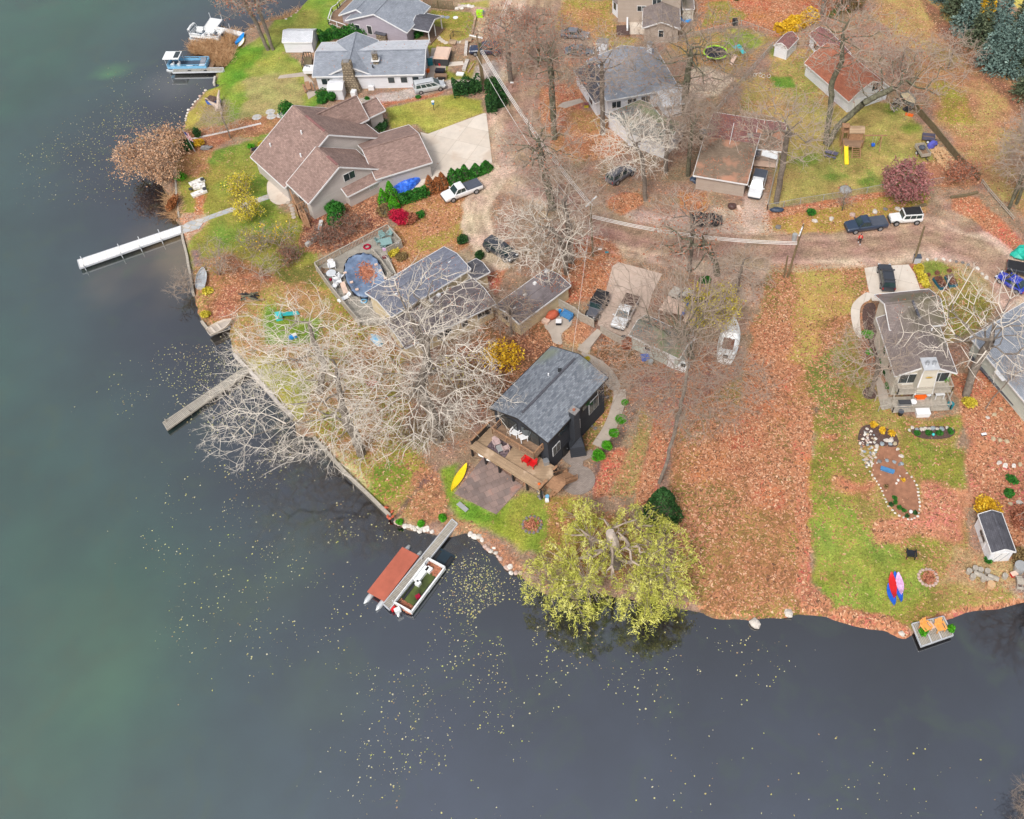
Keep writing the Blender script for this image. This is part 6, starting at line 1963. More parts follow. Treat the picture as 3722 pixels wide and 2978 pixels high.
for a_,c_ in ((('L',1360,342),('L',1434,512)),(('L',1440,322),('L',1514,484))):
 p,q_=at(*a_,.17),at(*c_,.17)
 rb.bar(p,q_,.12,.05)
rb.build('seam_strip',M['alu'],rd)
for x,y in ((560,960),(812,960)):
 c_=at('BO',x,y,-.1)
 t=MB()
 R_=.32
 t.tube([c_+Vector((math.cos(a)*R_,0,math.sin(a)*R_)) for a in [2*PI*i/12 for i in range(13)]],.1,6)
 tag(t.build('tyre_fender',M['rubber']),'black tyre fender %s along the wooden dock' % ('nearest the lake end' if x<700 else 'nearest the shore end'),'tyre','tyre fenders')
# stones
stone_protos=[]
sm_=[mat('fieldstone_%s' % n_,S(*c_),.8,.16,3,bump=.3) for n_,c_ in (('pale',(194,186,176)),('pink',(184,160,148)),('blue',(140,150,156)),('tan',(176,160,132)),('dark',(118,114,112)),('white',(212,206,198)))]
for i in range(12):
 b=MB().blob((0,0,0),(1,.8,.62),.2,400+i,8,5)
 me_=b.build('stone',sm_[i % 6],local=True)
 stone_protos.append(me_.data)
 bpy.data.objects.remove(me_)
qs=random.Random(5)
def stone(p,r,label,group,kinds=None):
 me_=stone_protos[qs.choice(kinds) if kinds else qs.randrange(12)]
 o=bpy.data.objects.new('stone',me_)
 COL.objects.link(o)
 o.location=(p.x,p.y,r*.2+(p.z if p.z<0 else 0))
 o.scale=(r,r,r)
 o.rotation_euler=(0,0,qs.uniform(0,6.28))
 tag(o,label,'stone',group)
 return o
def stones(t,pts,r,label,group,kinds=None,z=.0):
 for x,y in pts:
  stone(at(t,x,y,z),r*qs.uniform(.75,1.3),label,group,kinds)
def row(t,poly,r,label,group,gap=1.9,kinds=None,z=.0,jit=.15):
 P=[at(t,x,y,z) for x,y in poly]
 for a,c_ in zip(P,P[1:]):
  L=(c_-a).length
  n=max(1,int(L/(r*gap*1.35)))
  for i in range(n):
   p=a.lerp(c_,(i+.5)/n)+Vector((qs.uniform(-jit,jit),qs.uniform(-jit,jit),0))
   stone(p,r*qs.uniform(.8,1.25),label,group,kinds)
L_=(0,5,6,11,1,7)
stones('PN',[(610,215),(660,235),(740,275),(800,280),(830,270),(870,300),(900,330),(950,285),(980,345),(1020,318),(1065,325),(1095,315),(1170,360)],.32,'pale boulder at the waterline left of the plank pier','shoreline boulders',L_,WZ+.15)
stones('PN',[(1765,400),(1830,440),(1900,440),(1950,490),(2000,590),(2050,635),(2085,670)],.32,'pale boulder at the waterline right of the plank pier','shoreline boulders',L_,WZ+.15)
stones('J',[(208,1275),(222,1318),(238,1345),(258,1365),(300,1430),(318,1436),(330,1428),(340,1475),(380,1473),(415,1475)],.32,'pale boulder lining the shore towards the willow','shoreline boulders',L_,WZ+.15)
row('A',[(585,960),(612,880),(680,792),(740,720),(765,706)],.26,'small shore stone in the curved row below the driftwood','shoreline boulders',z=WZ+.2,kinds=L_)
row('A',[(1345,165),(1400,148),(1450,118),(1490,76)],.24,'small pale stone edging the uppermost lawn','shoreline boulders',gap=2.6,z=-.1,kinds=L_)
row('A',[(1070,248),(1160,210)],.2,'small pale stone by the white dock landing','shoreline boulders',gap=2.6,z=-.2,kinds=L_)
for x,y,r_,lb in ((45,362,.6,'large flat grey boulder in the water beside the willow'),(310,282,.55,'large grey boulder on the bank of the leaf field'),(1195,440,.35,'dark boulder in the bank near the square dock')):
 p=at('L',x,y,-.3); tag(stone(p,r_,lb,'shoreline boulders',(0,6)),lb)
row('K',[(905,630),(940,665),(975,720),(1010,770),(1045,820),(1060,880),(1080,930),(1110,970),(1160,1015),(1230,1050),(1290,1055),(1330,1020),(1340,960),(1335,880),(1320,800),(1290,740),(1260,700),(1215,685)],.14,'small white stone in the ring round the long soil bed','stones edging the long bed',gap=2.1,kinds=(5,11,0,6),jit=.05)
row('K',[(1190,700),(1165,760),(1140,790)],.16,'small white stone in the spur inside the long bed','stones edging the long bed',gap=2.1,kinds=(5,11),jit=.05)
row('K',[(1000,500),(1010,470),(1080,455),(1150,480),(1185,530),(1205,590),(1190,650)],.28,'rounded stone arching over the top of the soil bed','stones edging the long bed',gap=2.0,kinds=(0,2,8,6,5),jit=.06)
row('K',[(1000,610),(1050,590),(1110,600),(1160,610),(1200,640)],.3,'grey stone across the middle of the soil bed','stones edging the long bed',gap=1.7,kinds=(4,2,10,0),jit=.1)
pp=[(905,330),(960,350),(1000,420),(1010,540),(1020,600),(960,650),(900,630),(870,560),(860,460),(900,400)]
n=0
while n<95:
 x,y=qs.uniform(860,1020),qs.uniform(330,650)
 if sdf(np.array([x]),np.array([y]),pp)[0]>0:
  stone(at('K',x,y),qs.uniform(.09,.22),'mixed cobble in the rock heap above the soil bed','cobbles of the rock heap')
  n += 1
stones('K',[(1078,438),(1112,435),(1105,462),(1145,462)],.34,'large pale green boulder on the mulch above the soil bed','cobbles of the rock heap',(2,3,0))
stones('K',[(1257,357),(1280,335),(1315,348),(1350,350),(1378,348),(1412,350),(1440,342),(1475,346),(1510,348),(1550,336),(1590,345)],.28,'boulder in the row along the top of the oval mulch bed','boulders of the oval bed',(0,1,2,8,6))
for i,(x,y) in enumerate(((1312,384),(1405,386),(1490,384),(1575,370))):
 bush(('first','second','third','last')[i]+' round shrub from the left in the oval mulch bed','K',x,y,.5,.6,'lf_green',420+i,260,.06,corem='lf_dkgreen',group='shrubs in the oval bed')
for i,(x,y) in enumerate(((975,320),(1045,365),(1120,385))):
 bush(('leftmost','middle','rightmost')[i]+' orange ornamental clump on the dark mulch above the rocks','K',x,y,.6,.5,'lf_gold',426+i,160,.08)
for i,(x,y,m_) in enumerate(((1138,890,'lf_green'),(1150,925,'lf_green'),(1175,965,'lf_green'),(1215,985,'lf_green'),(1240,1030,'lf_dkgreen'),(1300,1005,'lf_dkgreen'),(1112,940,'lf_dkgreen'),(1075,800,'lf_olive'),(1210,750,'lf_gold'))):
 bush(('spiky green plant upper left','spiky green plant second','spiky green plant third','spiky green plant fourth','dark mat plant at the foot','wide dark plant at the lower right','dark mat plant at the left','olive weed on the bare soil','golden weed in the spur')[i]+' in the long soil bed','K',x,y,.35,.35,m_,430+i,90,.07)
row('K',[(1850,278),(1900,250),(1960,215),(2010,175)],.3,'stone in the slanting row above the leafy bank','stone rows on the leafy bank',gap=1.8,kinds=(0,3,6,9))
row('K',[(1890,425),(1950,435),(2040,452)],.32,'stone in the second short row on the leafy bank','stone rows on the leafy bank',gap=1.2,kinds=(3,9,0))
row('K',[(1915,605),(1990,625),(2150,628)],.32,'stone in the third row on the leafy bank','stone rows on the leafy bank',gap=1.5,kinds=(3,9,0,5))
row('K',[(2010,930),(2080,940),(2155,922)],.32,'stone in the lowest row on the leafy bank','stone rows on the leafy bank',gap=1.5,kinds=(0,6,3))
row('H',[(1358,527),(1500,520),(1600,540)],.26,'white stone in the drive side arc near the pole','stones of the drive side arc',gap=2.4,kinds=(5,11,0))
row('H',[(1600,540),(1700,560),(1745,572)],.28,'dark stone in the middle of the drive side arc','stones of the drive side arc',gap=2.0,kinds=(4,10))
row('H',[(1760,580),(1815,615),(1850,660),(1870,685)],.28,'white stone at the lower end of the drive side arc','stones of the drive side arc',gap=2.2,kinds=(5,11,0))
row('H',[(1355,600),(1360,660),(1390,720)],.15,'small white stone beside the yellow hedge','stones beside the yellow hedge',gap=2.6,kinds=(5,11))
stones('VA',[(690,145),(730,90),(740,130),(775,140),(790,108),(835,108),(888,112),(942,112)],.45,'pale boulder by the fence corner near the lime green bin','boulders near the bin',L_)
stones('H',[(645,212),(812,178),(1070,135),(985,155),(515,228),(1165,135),(228,275)],.42,'loose boulder on the leafy verge behind the parked pickup','boulders on the verge',(0,1,4))
stones('J',[(985,95),(1015,90),(1045,98),(1070,95),(1095,97),(915,300),(945,312),(975,325),(1000,340)],.24,'grey stone bordering the planting beside the black house','stones by the black house',(4,10,2))
stones('J',[(832,515),(862,520),(897,510)],.2,'flat pale stepping stone by the brick walk','stepping stones by the brick walk',(3,9))
stones('G',[(232,1200),(222,1222),(305,1250),(290,1262)],.25,'round tan stone beside the concrete steps','stones at the concrete steps',(3,9))
def disc(name,t,x,y,r_,m,label,cat,group,h=.07):
 p=at(t,x,y)
 o=MB().cyl((p.x,p.y,0),r_,h,12).build(name,M[m])
 return tag(o,label,cat,group)
for i,(x,y) in enumerate([(245,483),(283,493),(318,518),(350,535),(382,568),(408,594),(436,624),(474,652),(520,674)]):
 disc('stepping_stone','VA',x,y,.42,'concrete','round pale stepping stone in the curved line from the porch','stepping stone','curved stepping stones')
for x,y in ((690,665),(748,665)):
 disc('stepping_stone','VA',x,y,.42,'concrete','round pale stepping stone between the plank steps','stepping stone','stones between plank steps')
for i,(x,y) in enumerate(((383,262),(463,268),(542,276))):
 disc('stepping_stone','VA',x,y,.45,'sh_grey2',('left','middle','right')[i]+' blue round stepping stone on the top lawn','stepping stone','round stones on the top lawn')
disc('stepping_stone','VA',672,280,.45,'white','white round stepping stone on the top lawn','stepping stone','round stones on the top lawn')
for i,(x,y) in enumerate(((1395,1590),(1415,1612),(1425,1635),(1430,1655),(1435,1680),(1440,1705))):
 disc('stepping_stone','A',x,y,.32,'concrete2','round grey stepping stone beside the timber stairs','stepping stone','stones by the timber stairs')
for i,(x,y) in enumerate(((1150,920),(1256,878),(1264,915),(1340,905))):
 disc('flagstone','A',x,y,.75,'flag',('leftmost flat flagstone','upper flat flagstone','flat flagstone just below the upper one','rightmost flat flagstone')[i]+' set in the worn lawn','flagstone','flagstones in the lawn',.04)
st_=thing('stone_steps',at('J',1100,350),'curving flight of broad stone steps beside the black house','steps')
CP=[(1022,482),(1050,436),(1082,392),(1110,345),(1128,305),(1142,272),(1155,240),(1165,210),(1174,182),(1182,152),(1188,124),(1192,98),(1192,72),(1190,46)]
for i in range(len(CP)-1):
 a,c_=at('J',*CP[i]),at('J',*CP[i+1])
 d=(c_-a).normalized(); s_=Vector((-d.y,d.x,0))
 MB().obb(a-s_*.75,d*(c_-a).length*.97,s_*1.5,up*(.08+.02*i)).build('step',M['concrete2'],st_)
for j,(pts_,lb) in enumerate((([(595,655),(625,660),(650,665)],'short plank steps left of the terrace lawn'),([(790,660),(825,645),(860,630),(895,615)],'plank steps up to the parking area'))):
 t=thing('plank_steps',at('VA',*pts_[0]),lb,'steps','plank steps')
 for i,(x,y) in enumerate(pts_):
  MB().box(at('VA',x,y,.1+.12*i),(.7,1.2,.16),R(-8)).build('step',M['wood'],t)
t=thing('concrete_steps',at('G',260,1230),'three concrete steps at the foot of the grey walk','steps')
for i in range(3):
 a,c_=at('G',220+i*8,1228-i*11),at('G',298+i*8,1262-i*11)
 MB().bar(a+up*.1,c_+up*.1,.38,.12+.1*i).build('step',M['concrete2'],t)
# fences
def fence(label,pts,h,m,kind='board',group='fences',name='fence',postm=None,gap=2.4):
 P=[at(*p) for p in pts]
 t=thing(name,P[0],label,'fence',group)
 for a,c_ in zip(P,P[1:]):
  L=(c_-a).length
  n=max(1,int(L/gap))
  d=(c_-a)/n
  for i in range(n):
   p0,p1=a+d*i,a+d*(i+1)
   b=MB()
   if kind == 'board':
    b.bar(p0+up*h*.5,p1+up*h*.5,.05,h*.94)
    b.bar(p0+up*h*.98,p1+up*h*.98,.14,.05)
   elif kind == 'picket':
    k_=int(d.length/.22)
    for q_ in range(k_):
     b.box(p0.lerp(p1,(q_+.5)/k_)+up*h*.48,(.13,.03,h*.9),math.atan2(d.y,d.x))
    b.bar(p0+up*h,p1+up*h,.14,.05)
    b.bar(p0+up*.2,p1+up*.2,.05,.08)
   elif kind == 'rail':
    for z in (.45,.85,1.15):
     if z<h:
      b.bar(p0+up*z,p1+up*z,.06,.12)
    b.bar(p0+up*h,p1+up*h,.08,.1)
   else:
    for z in np.linspace(.1,h,6):
     b.bar(p0+up*z,p1+up*z,.012,.012)
    for q_ in range(int(d.length/.25)):
     x_=p0.lerp(p1,q_*.25/d.length)
     b.bar(x_+up*.05,x_+up*h,.01,.01)
    b.bar(p0+up*h,p1+up*h,.05,.05)
   b.build('panel',M[m],t)
   MB().box(p0+up*h*.52,(.1,.1,h*1.04)).build('post',M[postm or m],t)
 return t
M['greymetal']=mat('galvanised',S(170,172,172),.5,.1,3,metal=.3)
M['wood_dk2']=mat('dark_timber',S(110,98,74),.85,.25,2,bump=.3)
fence('dark solid board fence running down from the barn past the woodpile',[('D',1290,860),('D',1450,1040),('D',1640,1275),('D',1800,1420)],1.3,'wood_dk2',gap=3)
fence('grey rail fence continuing to the right edge from the board fence',[('D',1820,1440),('H',1870,0),('H',2070,230)],.8,'wood_grey','rail',gap=3)
fence('long wire mesh fence along the leafy verge above the parked pickup',[('D',140,1650),('D',400,1600),('D',760,1545),('D',1085,1485)],1.1,'greymetal','wire',gap=2.5)
fence('wire mesh fence beside the white pickup driveway',[('D',140,1650),('D',210,1340)],1.1,'greymetal','wire')
fence('pale gate like wire fence right of the plum leaved tree',[('D',1370,1465),('D',1520,1440)],1.2,'greymetal','wire')
fence('wire fence round the trampoline yard',[('C',820,390),('C',1000,330),('C',1240,270),('C',1495,205),('C',1760,300)],1.1,'greymetal','wire',gap=3)
fence('wire fence slanting down from the plum roofed shed to the maroon roof',[('C',1740,380),('C',1600,540),('C',1440,730),('C',1300,890)],1.1,'greymetal','wire',gap=3)
fence('old dark picket fence at the top behind the lilac house',[('B',740,60),('B',850,70),('B',970,80)],1.6,'wood_dk2','picket')
fence('timber board fence between the patio nook and the parked white pickup',[('F',1765,880),('F',1920,965),('G',240,1010),('G',345,1062)],1.5,'wood_grey',gap=2)
fence('timber board fence right of the concrete steps',[('G',395,1100),('G',480,1150),('G',590,1205)],1.3,'wood_grey',gap=2)
fence('small iron railing by the terrace lawn',[('VA',595,630),('VA',640,575),('VA',800,585)],1.0,'black','wire',name='railing_fence')
wall('weathered timber retaining rail beside the tan grass path',[('H',1580,45),('H',1700,30),('H',1790,5)],.35,0,.35,'wood_dk2','log','logs','log')
wall('dark log behind the white jeep',[('H',1275,130),('H',1385,102)],.35,0,.35,'wood_dk2','log','logs','log')
wall('white gutter pipe lying from the porch to the low white house',[('C',425,893),('C',580,1050)],.12,0,.12,'white','pipe',None,'pipe')
# pool and its deck
pd=thing('pool_deck',at('PO',700,700),'weathered pool deck fenced with pickets beside the cream house','deck')
pz=.5
PD=[at('PO',*p,pz) for p in ((10,830),(1130,225),(1350,470),(1110,605),(1240,900),(900,1150),(1120,1700),(700,1700),(250,1180))]
MB().prism([(p.x,p.y) for p in PD],.0,pz).build('planking',M['dockplank'],pd)
fence('weathered picket railing along the back of the pool deck',[('PO',12,880),('PO',400,670),('PO',760,480),('PO',1135,285)],1.5,'wood_grey','picket')
fence('picket railing down the lake side of the pool deck',[('PO',10,890),('PO',250,1230),('PO',450,1480),('PO',700,1780)],1.5,'wood_grey','picket')
fence('short picket railing at the teal table end of the pool deck',[('PO',1150,290),('PO',1350,520),('PO',1110,650)],1.4,'wood_grey','picket')
fence('rail between the pool and the plank ramp',[('PO',900,640),('PO',1050,820),('PO',1190,1020)],1.2,'wood_grey','rail')
pool=thing('swimming_pool',at('PO',760,950,.5),'oval above ground pool under a sagging blue cover heaped with leaves','pool')
pc_=at('PO',760,950,1.0)
ax=at('PO',1020,1130,1.0)-at('PO',620,700,1.0)
d=(at('PO',880,1260,1.0)-at('PO',640,640,1.0))
hl_,ang_p=d.length/2*.98,math.atan2(d.y,d.x)
wl_=((at('PO',1000,860,1.0)-at('PO',470,1020,1.0)).length)/2
N_=44
ring=[]
for i in range(N_):
 a=2*PI*i/N_
 x,y=hl_*math.copysign(abs(math.cos(a)) ** .8,math.cos(a)),wl_*math.copysign(abs(math.sin(a)) ** .8,math.sin(a))
 ring.append((pc_.x+x*math.cos(ang_p)-y*math.sin(ang_p),pc_.y+x*math.sin(ang_p)+y*math.cos(ang_p)))
M['poolwall']=mat('pool_wall',S(196,200,204),.5,.1,2)
M['cover']=mat('pool_cover',S(88,106,134),.45,.28,.8,bump=.6,col2=S(112,130,156))
M['coveredge']=mat('pool_cover_edge',S(34,40,58),.5,.3,3,bump=.5)
MB().prism(ring,.4,.74).build('pool_wall',M['poolwall'],pool)
b=MB()
V,F=[],[]
qq=random.Random(4)
lv=[(1.06,.98),(1.03,1.16),(.96,1.12),(.8,.96),(.6,.86),(.35,.8),(.12,.78)]
for s_,z in lv:
 for i,(x,y) in enumerate(ring):
  wv=(.05*math.sin(i*2.3)+qq.uniform(-.04,.04)) if s_>1 else .02*math.sin(i*1.7+s_*9)
  V.append((pc_.x+(x-pc_.x)*(s_+wv*.6),pc_.y+(y-pc_.y)*(s_+wv*.6),z+wv*(1 if s_>.9 else .6)))
for k_ in range(len(lv)-1):
 for i in range(N_):
  F.append((k_*N_+i,k_*N_+(i+1) % N_,(k_+1)*N_+(i+1) % N_,(k_+1)*N_+i))
F.append(tuple((len(lv)-1)*N_+i for i in range(N_)))
b.add(V,F)
b.build('cover',M['cover'],pool,smooth=True)
b=MB()
V=[(pc_.x+(x-pc_.x)*(1.07+qq.uniform(-.03,.05)),pc_.y+(y-pc_.y)*(1.07+qq.uniform(-.03,.05)),z) for z in (.55,1.1) for (x,y) in ring]
b.add(V,[(i,(i+1) % N_,N_+(i+1) % N_,N_+i) for i in range(N_)])
b.build('cover_edge',M['coveredge'],pool)
rs=np.random.RandomState(6)
cl=at('PO',790,900,.86)
Pl=rs.randn(700,2)*np.array([1.0,.55])
Pl=np.stack([cl.x+Pl[:,0]*math.cos(ang_p)-Pl[:,1]*math.sin(ang_p),cl.y+Pl[:,0]*math.sin(ang_p)+Pl[:,1]*math.cos(ang_p),.9+rs.rand(700)*.06],-1)
V,F=leaf_quads(Pl,.11,rs,flat=.85)
o=link_mesh('leaf_heap',V,F,M['lf_rust'],pool,tone=rs.rand(700)); o['kind']='stuff'
for i,(x,y) in enumerate(((450,915),(935,785),(1005,878),(1080,1000),(550,1062),(635,1175))):
 p=at('PO',x,y,1.15)
 MB().box(p,(.3,.42,.16),ang_p).build('cover_weight',M['tarp_tan'],pool)
# vehicles
def paint_mat(n_,c_):
 return mat('car_'+n_,S(*c_),.32,.06,1.2,spec=.6,coat=.5)
CARM={k: paint_mat(k,v) for k,v in dict(silver=(188,192,196),white=(226,228,230),navy=(34,48,78),grey=(118,122,132),blue=(100,116,132),black=(54,58,66),charcoal=(88,90,98),dkblue=(46,62,84),beige=(196,190,180),jeepwhite=(230,232,232),electric=(34,56,170)).items()}
M['lamp']=mat('head_lamp',S(220,224,226),.2,.05,5)
M['tail']=mat('tail_lamp',S(160,20,24),.3,.1,5)
M['bedcover']=mat('bed_cover',S(76,82,94),.6,.12,2)
M['blacktop']=mat('black_canvas',S(34,34,38),.8,.25,2,bump=.3)
def loft(sec,closed=True):
 """sec: list of (x, halfwidth, z0, z1, tuck) rounded box sections"""
 V,F=[],[]
 for (x,w_,z0,z1,tk) in sec:
  m_=z0+(z1-z0)*.45
  pts_=[(-w_*.9,z0),(-w_,m_),(-w_*.985,z1-.12),(-w_*tk,z1),(w_*tk,z1),(w_*.985,z1-.12),(w_,m_),(w_*.9,z0)]
  V += [(x,y,z) for y,z in pts_]
 n=8
 for i in range(len(sec)-1):
  for k_ in range(n):
   F.append((i*n+k_,i*n+(k_+1) % n,(i+1)*n+(k_+1) % n,(i+1)*n+k_))
 F.append(tuple(range(n))[::-1])
 F.append(tuple((len(sec)-1)*n+k_ for k_ in range(n)))
 return V,F
def car(kind,label,t,x,y,dx,dy,color,L=4.8,W=1.9,H=1.7,cat='car',name='parked_car',group='parked vehicles',x2=None):
 """front faces the picture direction (dx, dy)"""
 c0=at(t,x,y,.7)
 c1=at(t,x+dx*.2,y+dy*.2,.7)
 rz=math.atan2(c1.y-c0.y,c1.x-c0.x)
 root=thing(name,(c0.x,c0.y,.04),label,cat,group,rz)
 h=L/2
 bm_=CARM[color]
 zb,belt=.32,H*.60
 hood=belt*.98
 boxy=kind in ('jeep','softjeep')
 if kind in ('sedan',):
  sec=[(-h,W*.44,zb+.1,belt*.86,.8),(-h*.93,W*.485,zb,belt*.96,.84),(-h*.3,W*.5,zb-.05,belt,.9),(h*.3,W*.5,zb-.05,belt,.9),(h*.42,W*.495,zb,hood*.94,.88),(h*.88,W*.47,zb,hood*.80,.82),(h,W*.40,zb+.08,hood*.66,.8)]
  cab=(-h*.80,-h*.42,h*.16,h*.46)
 elif kind == 'pickup':
  sec=[(-h,W*.48,zb+.15,belt,.92),(-h*.2,W*.5,zb+.05,belt*1.02,.92),(h*.32,W*.5,zb+.05,belt*1.02,.9),(h*.42,W*.5,zb+.05,belt*1.0,.9),(h*.92,W*.48,zb+.05,hood*.93,.86),(h,W*.44,zb+.12,hood*.80,.84)]
  cab=(-h*.14,-h*.08,h*.26,h*.50)
 elif kind == 'van':
  sec=[(-h,W*.47,zb,belt,.92),(-h*.95,W*.5,zb-.05,belt,.94),(h*.45,W*.5,zb-.05,belt,.92),(h*.62,W*.49,zb,hood*.95,.88),(h*.92,W*.45,zb,hood*.74,.8),(h,W*.38,zb+.06,hood*.58,.8)]
  cab=(-h*.97,-h*.90,h*.28,h*.66)
 elif boxy:
  sec=[(-h*.94,W*.47,zb+.15,belt*1.02,.96),(h*.30,W*.47,zb+.15,belt*1.02,.96),(h*.34,W*.42,zb+.15,hood*.99,.92),(h*.92,W*.36,zb+.15,hood*.95,.92),(h*.94,W*.36,zb+.2,hood*.9,.92)]
  cab=(-h*.92,-h*.90,h*.20,h*.32)
 else:
  sec=[(-h,W*.46,zb+.05,belt,.9),(-h*.94,W*.5,zb,belt,.92),(h*.32,W*.5,zb,belt,.9),(h*.46,W*.495,zb,hood*.98,.88),(h*.90,W*.475,zb,hood*.88,.84),(h,W*.42,zb+.08,hood*.72,.82)]
  cab=(-h*.96,-h*.84,h*.18,h*.44)
 V,F=loft(sec)
 b=MB(); b.add(V,F)
 x0,x1,x2_,x3=cab
 wb,wt_=W*.46,W*(.45 if boxy else .38)
 roofz=H
 b.add([(x0,-wb,belt-.05),(x3,-wb,belt-.05),(x3,wb,belt-.05),(x0,wb,belt-.05),(x1,-wt_,roofz-.03),(x2_,-wt_,roofz-.03),(x2_,wt_,roofz-.03),(x1,wt_,roofz-.03)],
   [(0,3,2,1),(4,5,6,7),(0,1,5,4),(1,2,6,5),(2,3,7,6),(3,0,4,7)])
 xm=(x1+x2_)/2
 b.add([(x1+.05,-wt_*.9,roofz-.04),(x2_-.05,-wt_*.9,roofz-.04),(x2_-.05,wt_*.9,roofz-.04),(x1+.05,wt_*.9,roofz-.04),
   (x1+.25,-wt_*.7,roofz+.03),(x2_-.3,-wt_*.7,roofz+.03),(x2_-.3,wt_*.7,roofz+.03),(x1+.25,wt_*.7,roofz+.03)],
   [(4,5,6,7),(0,1,5,4),(1,2,6,5),(2,3,7,6),(3,0,4,7)])
 body=b.build('body',bm_,root,local=True)
 def lerp3(a,c_,t_):
  return tuple(a[i]+(c_[i]-a[i])*t_ for i in range(3))
 def pane(nm,q4,out,m='carglass',u0=.07,u1=.93,v0=.1,v1=.9):
  A,B_,C_,D_=q4
  def pt(u,v):
   return Vector(lerp3(lerp3(A,B_,u),lerp3(D_,C_,u),v))+Vector(out)
  MB().add([pt(u0,v0),pt(u1,v0),pt(u1,v1),pt(u0,v1)],[(0,1,2,3)]).build(nm,M[m],root,local=True)
 bz=belt-.02
 pane('windshield',[(x3,wb,bz),(x3,-wb,bz),(x2_,-wt_,roofz-.03),(x2_,wt_,roofz-.03)],(.02,0,.02),v0=.04)
 pane('rear_window',[(x0,-wb,bz),(x0,wb,bz),(x1,wt_,roofz-.03),(x1,-wt_,roofz-.03)],(-.02,0,.02))
 cuts={'van': 4,'suv': 3,'jeep': 3,'softjeep': 1,'sedan': 2,'pickup': 2}.get(kind,3)
 for sgn in (-1,1):
  q4=[(x0,sgn*wb,bz),(x3,sgn*wb,bz),(x2_,sgn*wt_,roofz-.03),(x1,sgn*wt_,roofz-.03)]
  if sgn>0:
   q4=[q4[1],q4[0],q4[3],q4[2]]
  for i in range(cuts):
   pane('side_window',q4,(0,sgn*.02,.01),u0=.05+.9*i/cuts+.015,u1=.05+.9*(i+1)/cuts-.015,v0=.08,v1=.84)
 wr=.36 if kind in ('sedan','van') else .42
 for wx_c in (-h*.62,h*.62):
  for sgn in (-1,1):
   yy=sgn*(W/2-.09)
   ty=MB().tube([(wx_c,yy-.11,wr),(wx_c,yy+.11,wr)],wr,14).build('wheel',M['rubber'],root,local=True)
   MB().tube([(wx_c,yy+sgn*.10,wr),(wx_c,yy+sgn*.125,wr)],wr*.62,10).build('rim',M['rim'],ty,local=True)
 fx=h*.955 if not boxy else h*.945
 for sgn in (-1,1):
  if boxy:
   MB().tube([(fx-.04,sgn*W*.24,hood*.78),(fx+.04,sgn*W*.24,hood*.78)],.1,8).build('headlight',M['lamp'],root,local=True)
  else:
   MB().box((fx,sgn*W*.35,hood*.72),(.16,.34,.15),sgn*-.35).build('headlight',M['lamp'],root,local=True)
  MB().box((-h*(1.0 if not boxy else .945),sgn*W*.41,belt*.82),(.08,.16,.3)).build('taillight',M['tail'],root,local=True)
  MB().box((x3-.1,sgn*(W/2+.08),belt+.05),(.16,.2,.15)).build('mirror',bm_,root,local=True)
 MB().box((h*(.97 if boxy else 1.0),0,zb+.18),(.12,W*.84,.2)).build('bumper',M['charcoalp'],root,local=True)
 if kind == 'pickup':
  if x2 == 'open':
   MB().box((-h*.57,0,belt*1.035),(h*.76,W*.84,.02)).build('bed',M['blacktop'],root,local=True)
  else:
   MB().box((-h*.575,0,belt*1.06),(h*.80,W*.93,.06)).build('bed_cover',M[x2 or 'bedcover'],root,local=True)
 if kind == 'jeep':
  MB().box(((x1+x2_)/2,0,roofz+.04),((x2_-x1)*.92,wt_*1.8,.03)).build('roof_panel',M['blacktop'],root,local=True)
  MB().tube([(-h*.95,0,belt*.8),(-h*1.05,0,belt*.8)],.36,14).build('spare_wheel',M['rubber'],root,local=True)
 if kind == 'softjeep':
  MB().box(((x1+x2_)/2,0,roofz+.03),((x2_-x1),wt_*2.0,.08)).build('soft_top',M['blacktop'],root,local=True)
  MB().tube([(-h*.95,0,belt*.8),(-h*1.05,0,belt*.8)],.36,14).build('spare_wheel',M['rubber'],root,local=True)
 if x2 == 'sunroof':
  MB().box((x2_-.7,0,roofz+.045),(1.0,wt_*1.4,.02)).build('sunroof',M['carglass'],root,local=True)
 if x2 == 'rack':
  for k_ in (x1+.4,x2_-.4):
   MB().box((k_,0,roofz+.12),(.08,wt_*2.1,.06)).build('roof_bar',M['charcoalp'],root,local=True)
 if kind in ('van','suv') and x2 != 'rack':
  for sgn in (-1,1):
   MB().box(((x1+x2_)/2,sgn*wt_*.9,roofz+.05),((x2_-x1)*.8,.05,.05)).build('roof_rail',M['charcoalp'],root,local=True)
 return root
M['charcoalp']=mat('charcoal_plastic',S(64,66,70),.6,.1,3)
car('pickup','white pickup with grey bed cover parked on red leaves beside the cones','B',1032,1497,-270,100,'white',5.9,2.0,1.85,'pickup truck','pickup_truck')
car('van','silver minivan parked beside the long white house','B',777,675,230,-42,'silver',5.1,1.95,1.75,'minivan','minivan')
car('suv','navy blue suv behind the twin utility poles','B',1218,390,-220,0,'navy',5.4,2.0,1.85,'suv','suv')
car('sedan','dark grey sedan, upper of the two by the road','C',192,264,200,14,'grey',4.8,1.85,1.45)
car('sedan','blue grey sedan, lower of the two by the road','C',230,396,200,4,'blue',4.9,1.85,1.45)
car('suv','charcoal suv parked at the bend of the dirt road','C',550,1366,180,-112,'charcoal',4.8,1.9,1.7,'suv','suv')
car('pickup','white pickup with black bed cover beside the wire fence','BR',745,540,-70,235,'white',5.9,2.0,1.85,'pickup truck','pickup_truck',x2='bedcover')
car('van','black minivan with leafy hood on the sand track','F',1335,452,190,112,'black',5.0,1.95,1.75,'minivan','minivan')
car('softjeep','black soft top jeep under the bare branches at the drive','G',368,896,-125,205,'charcoal',4.4,1.85,1.8,'jeep','jeep')
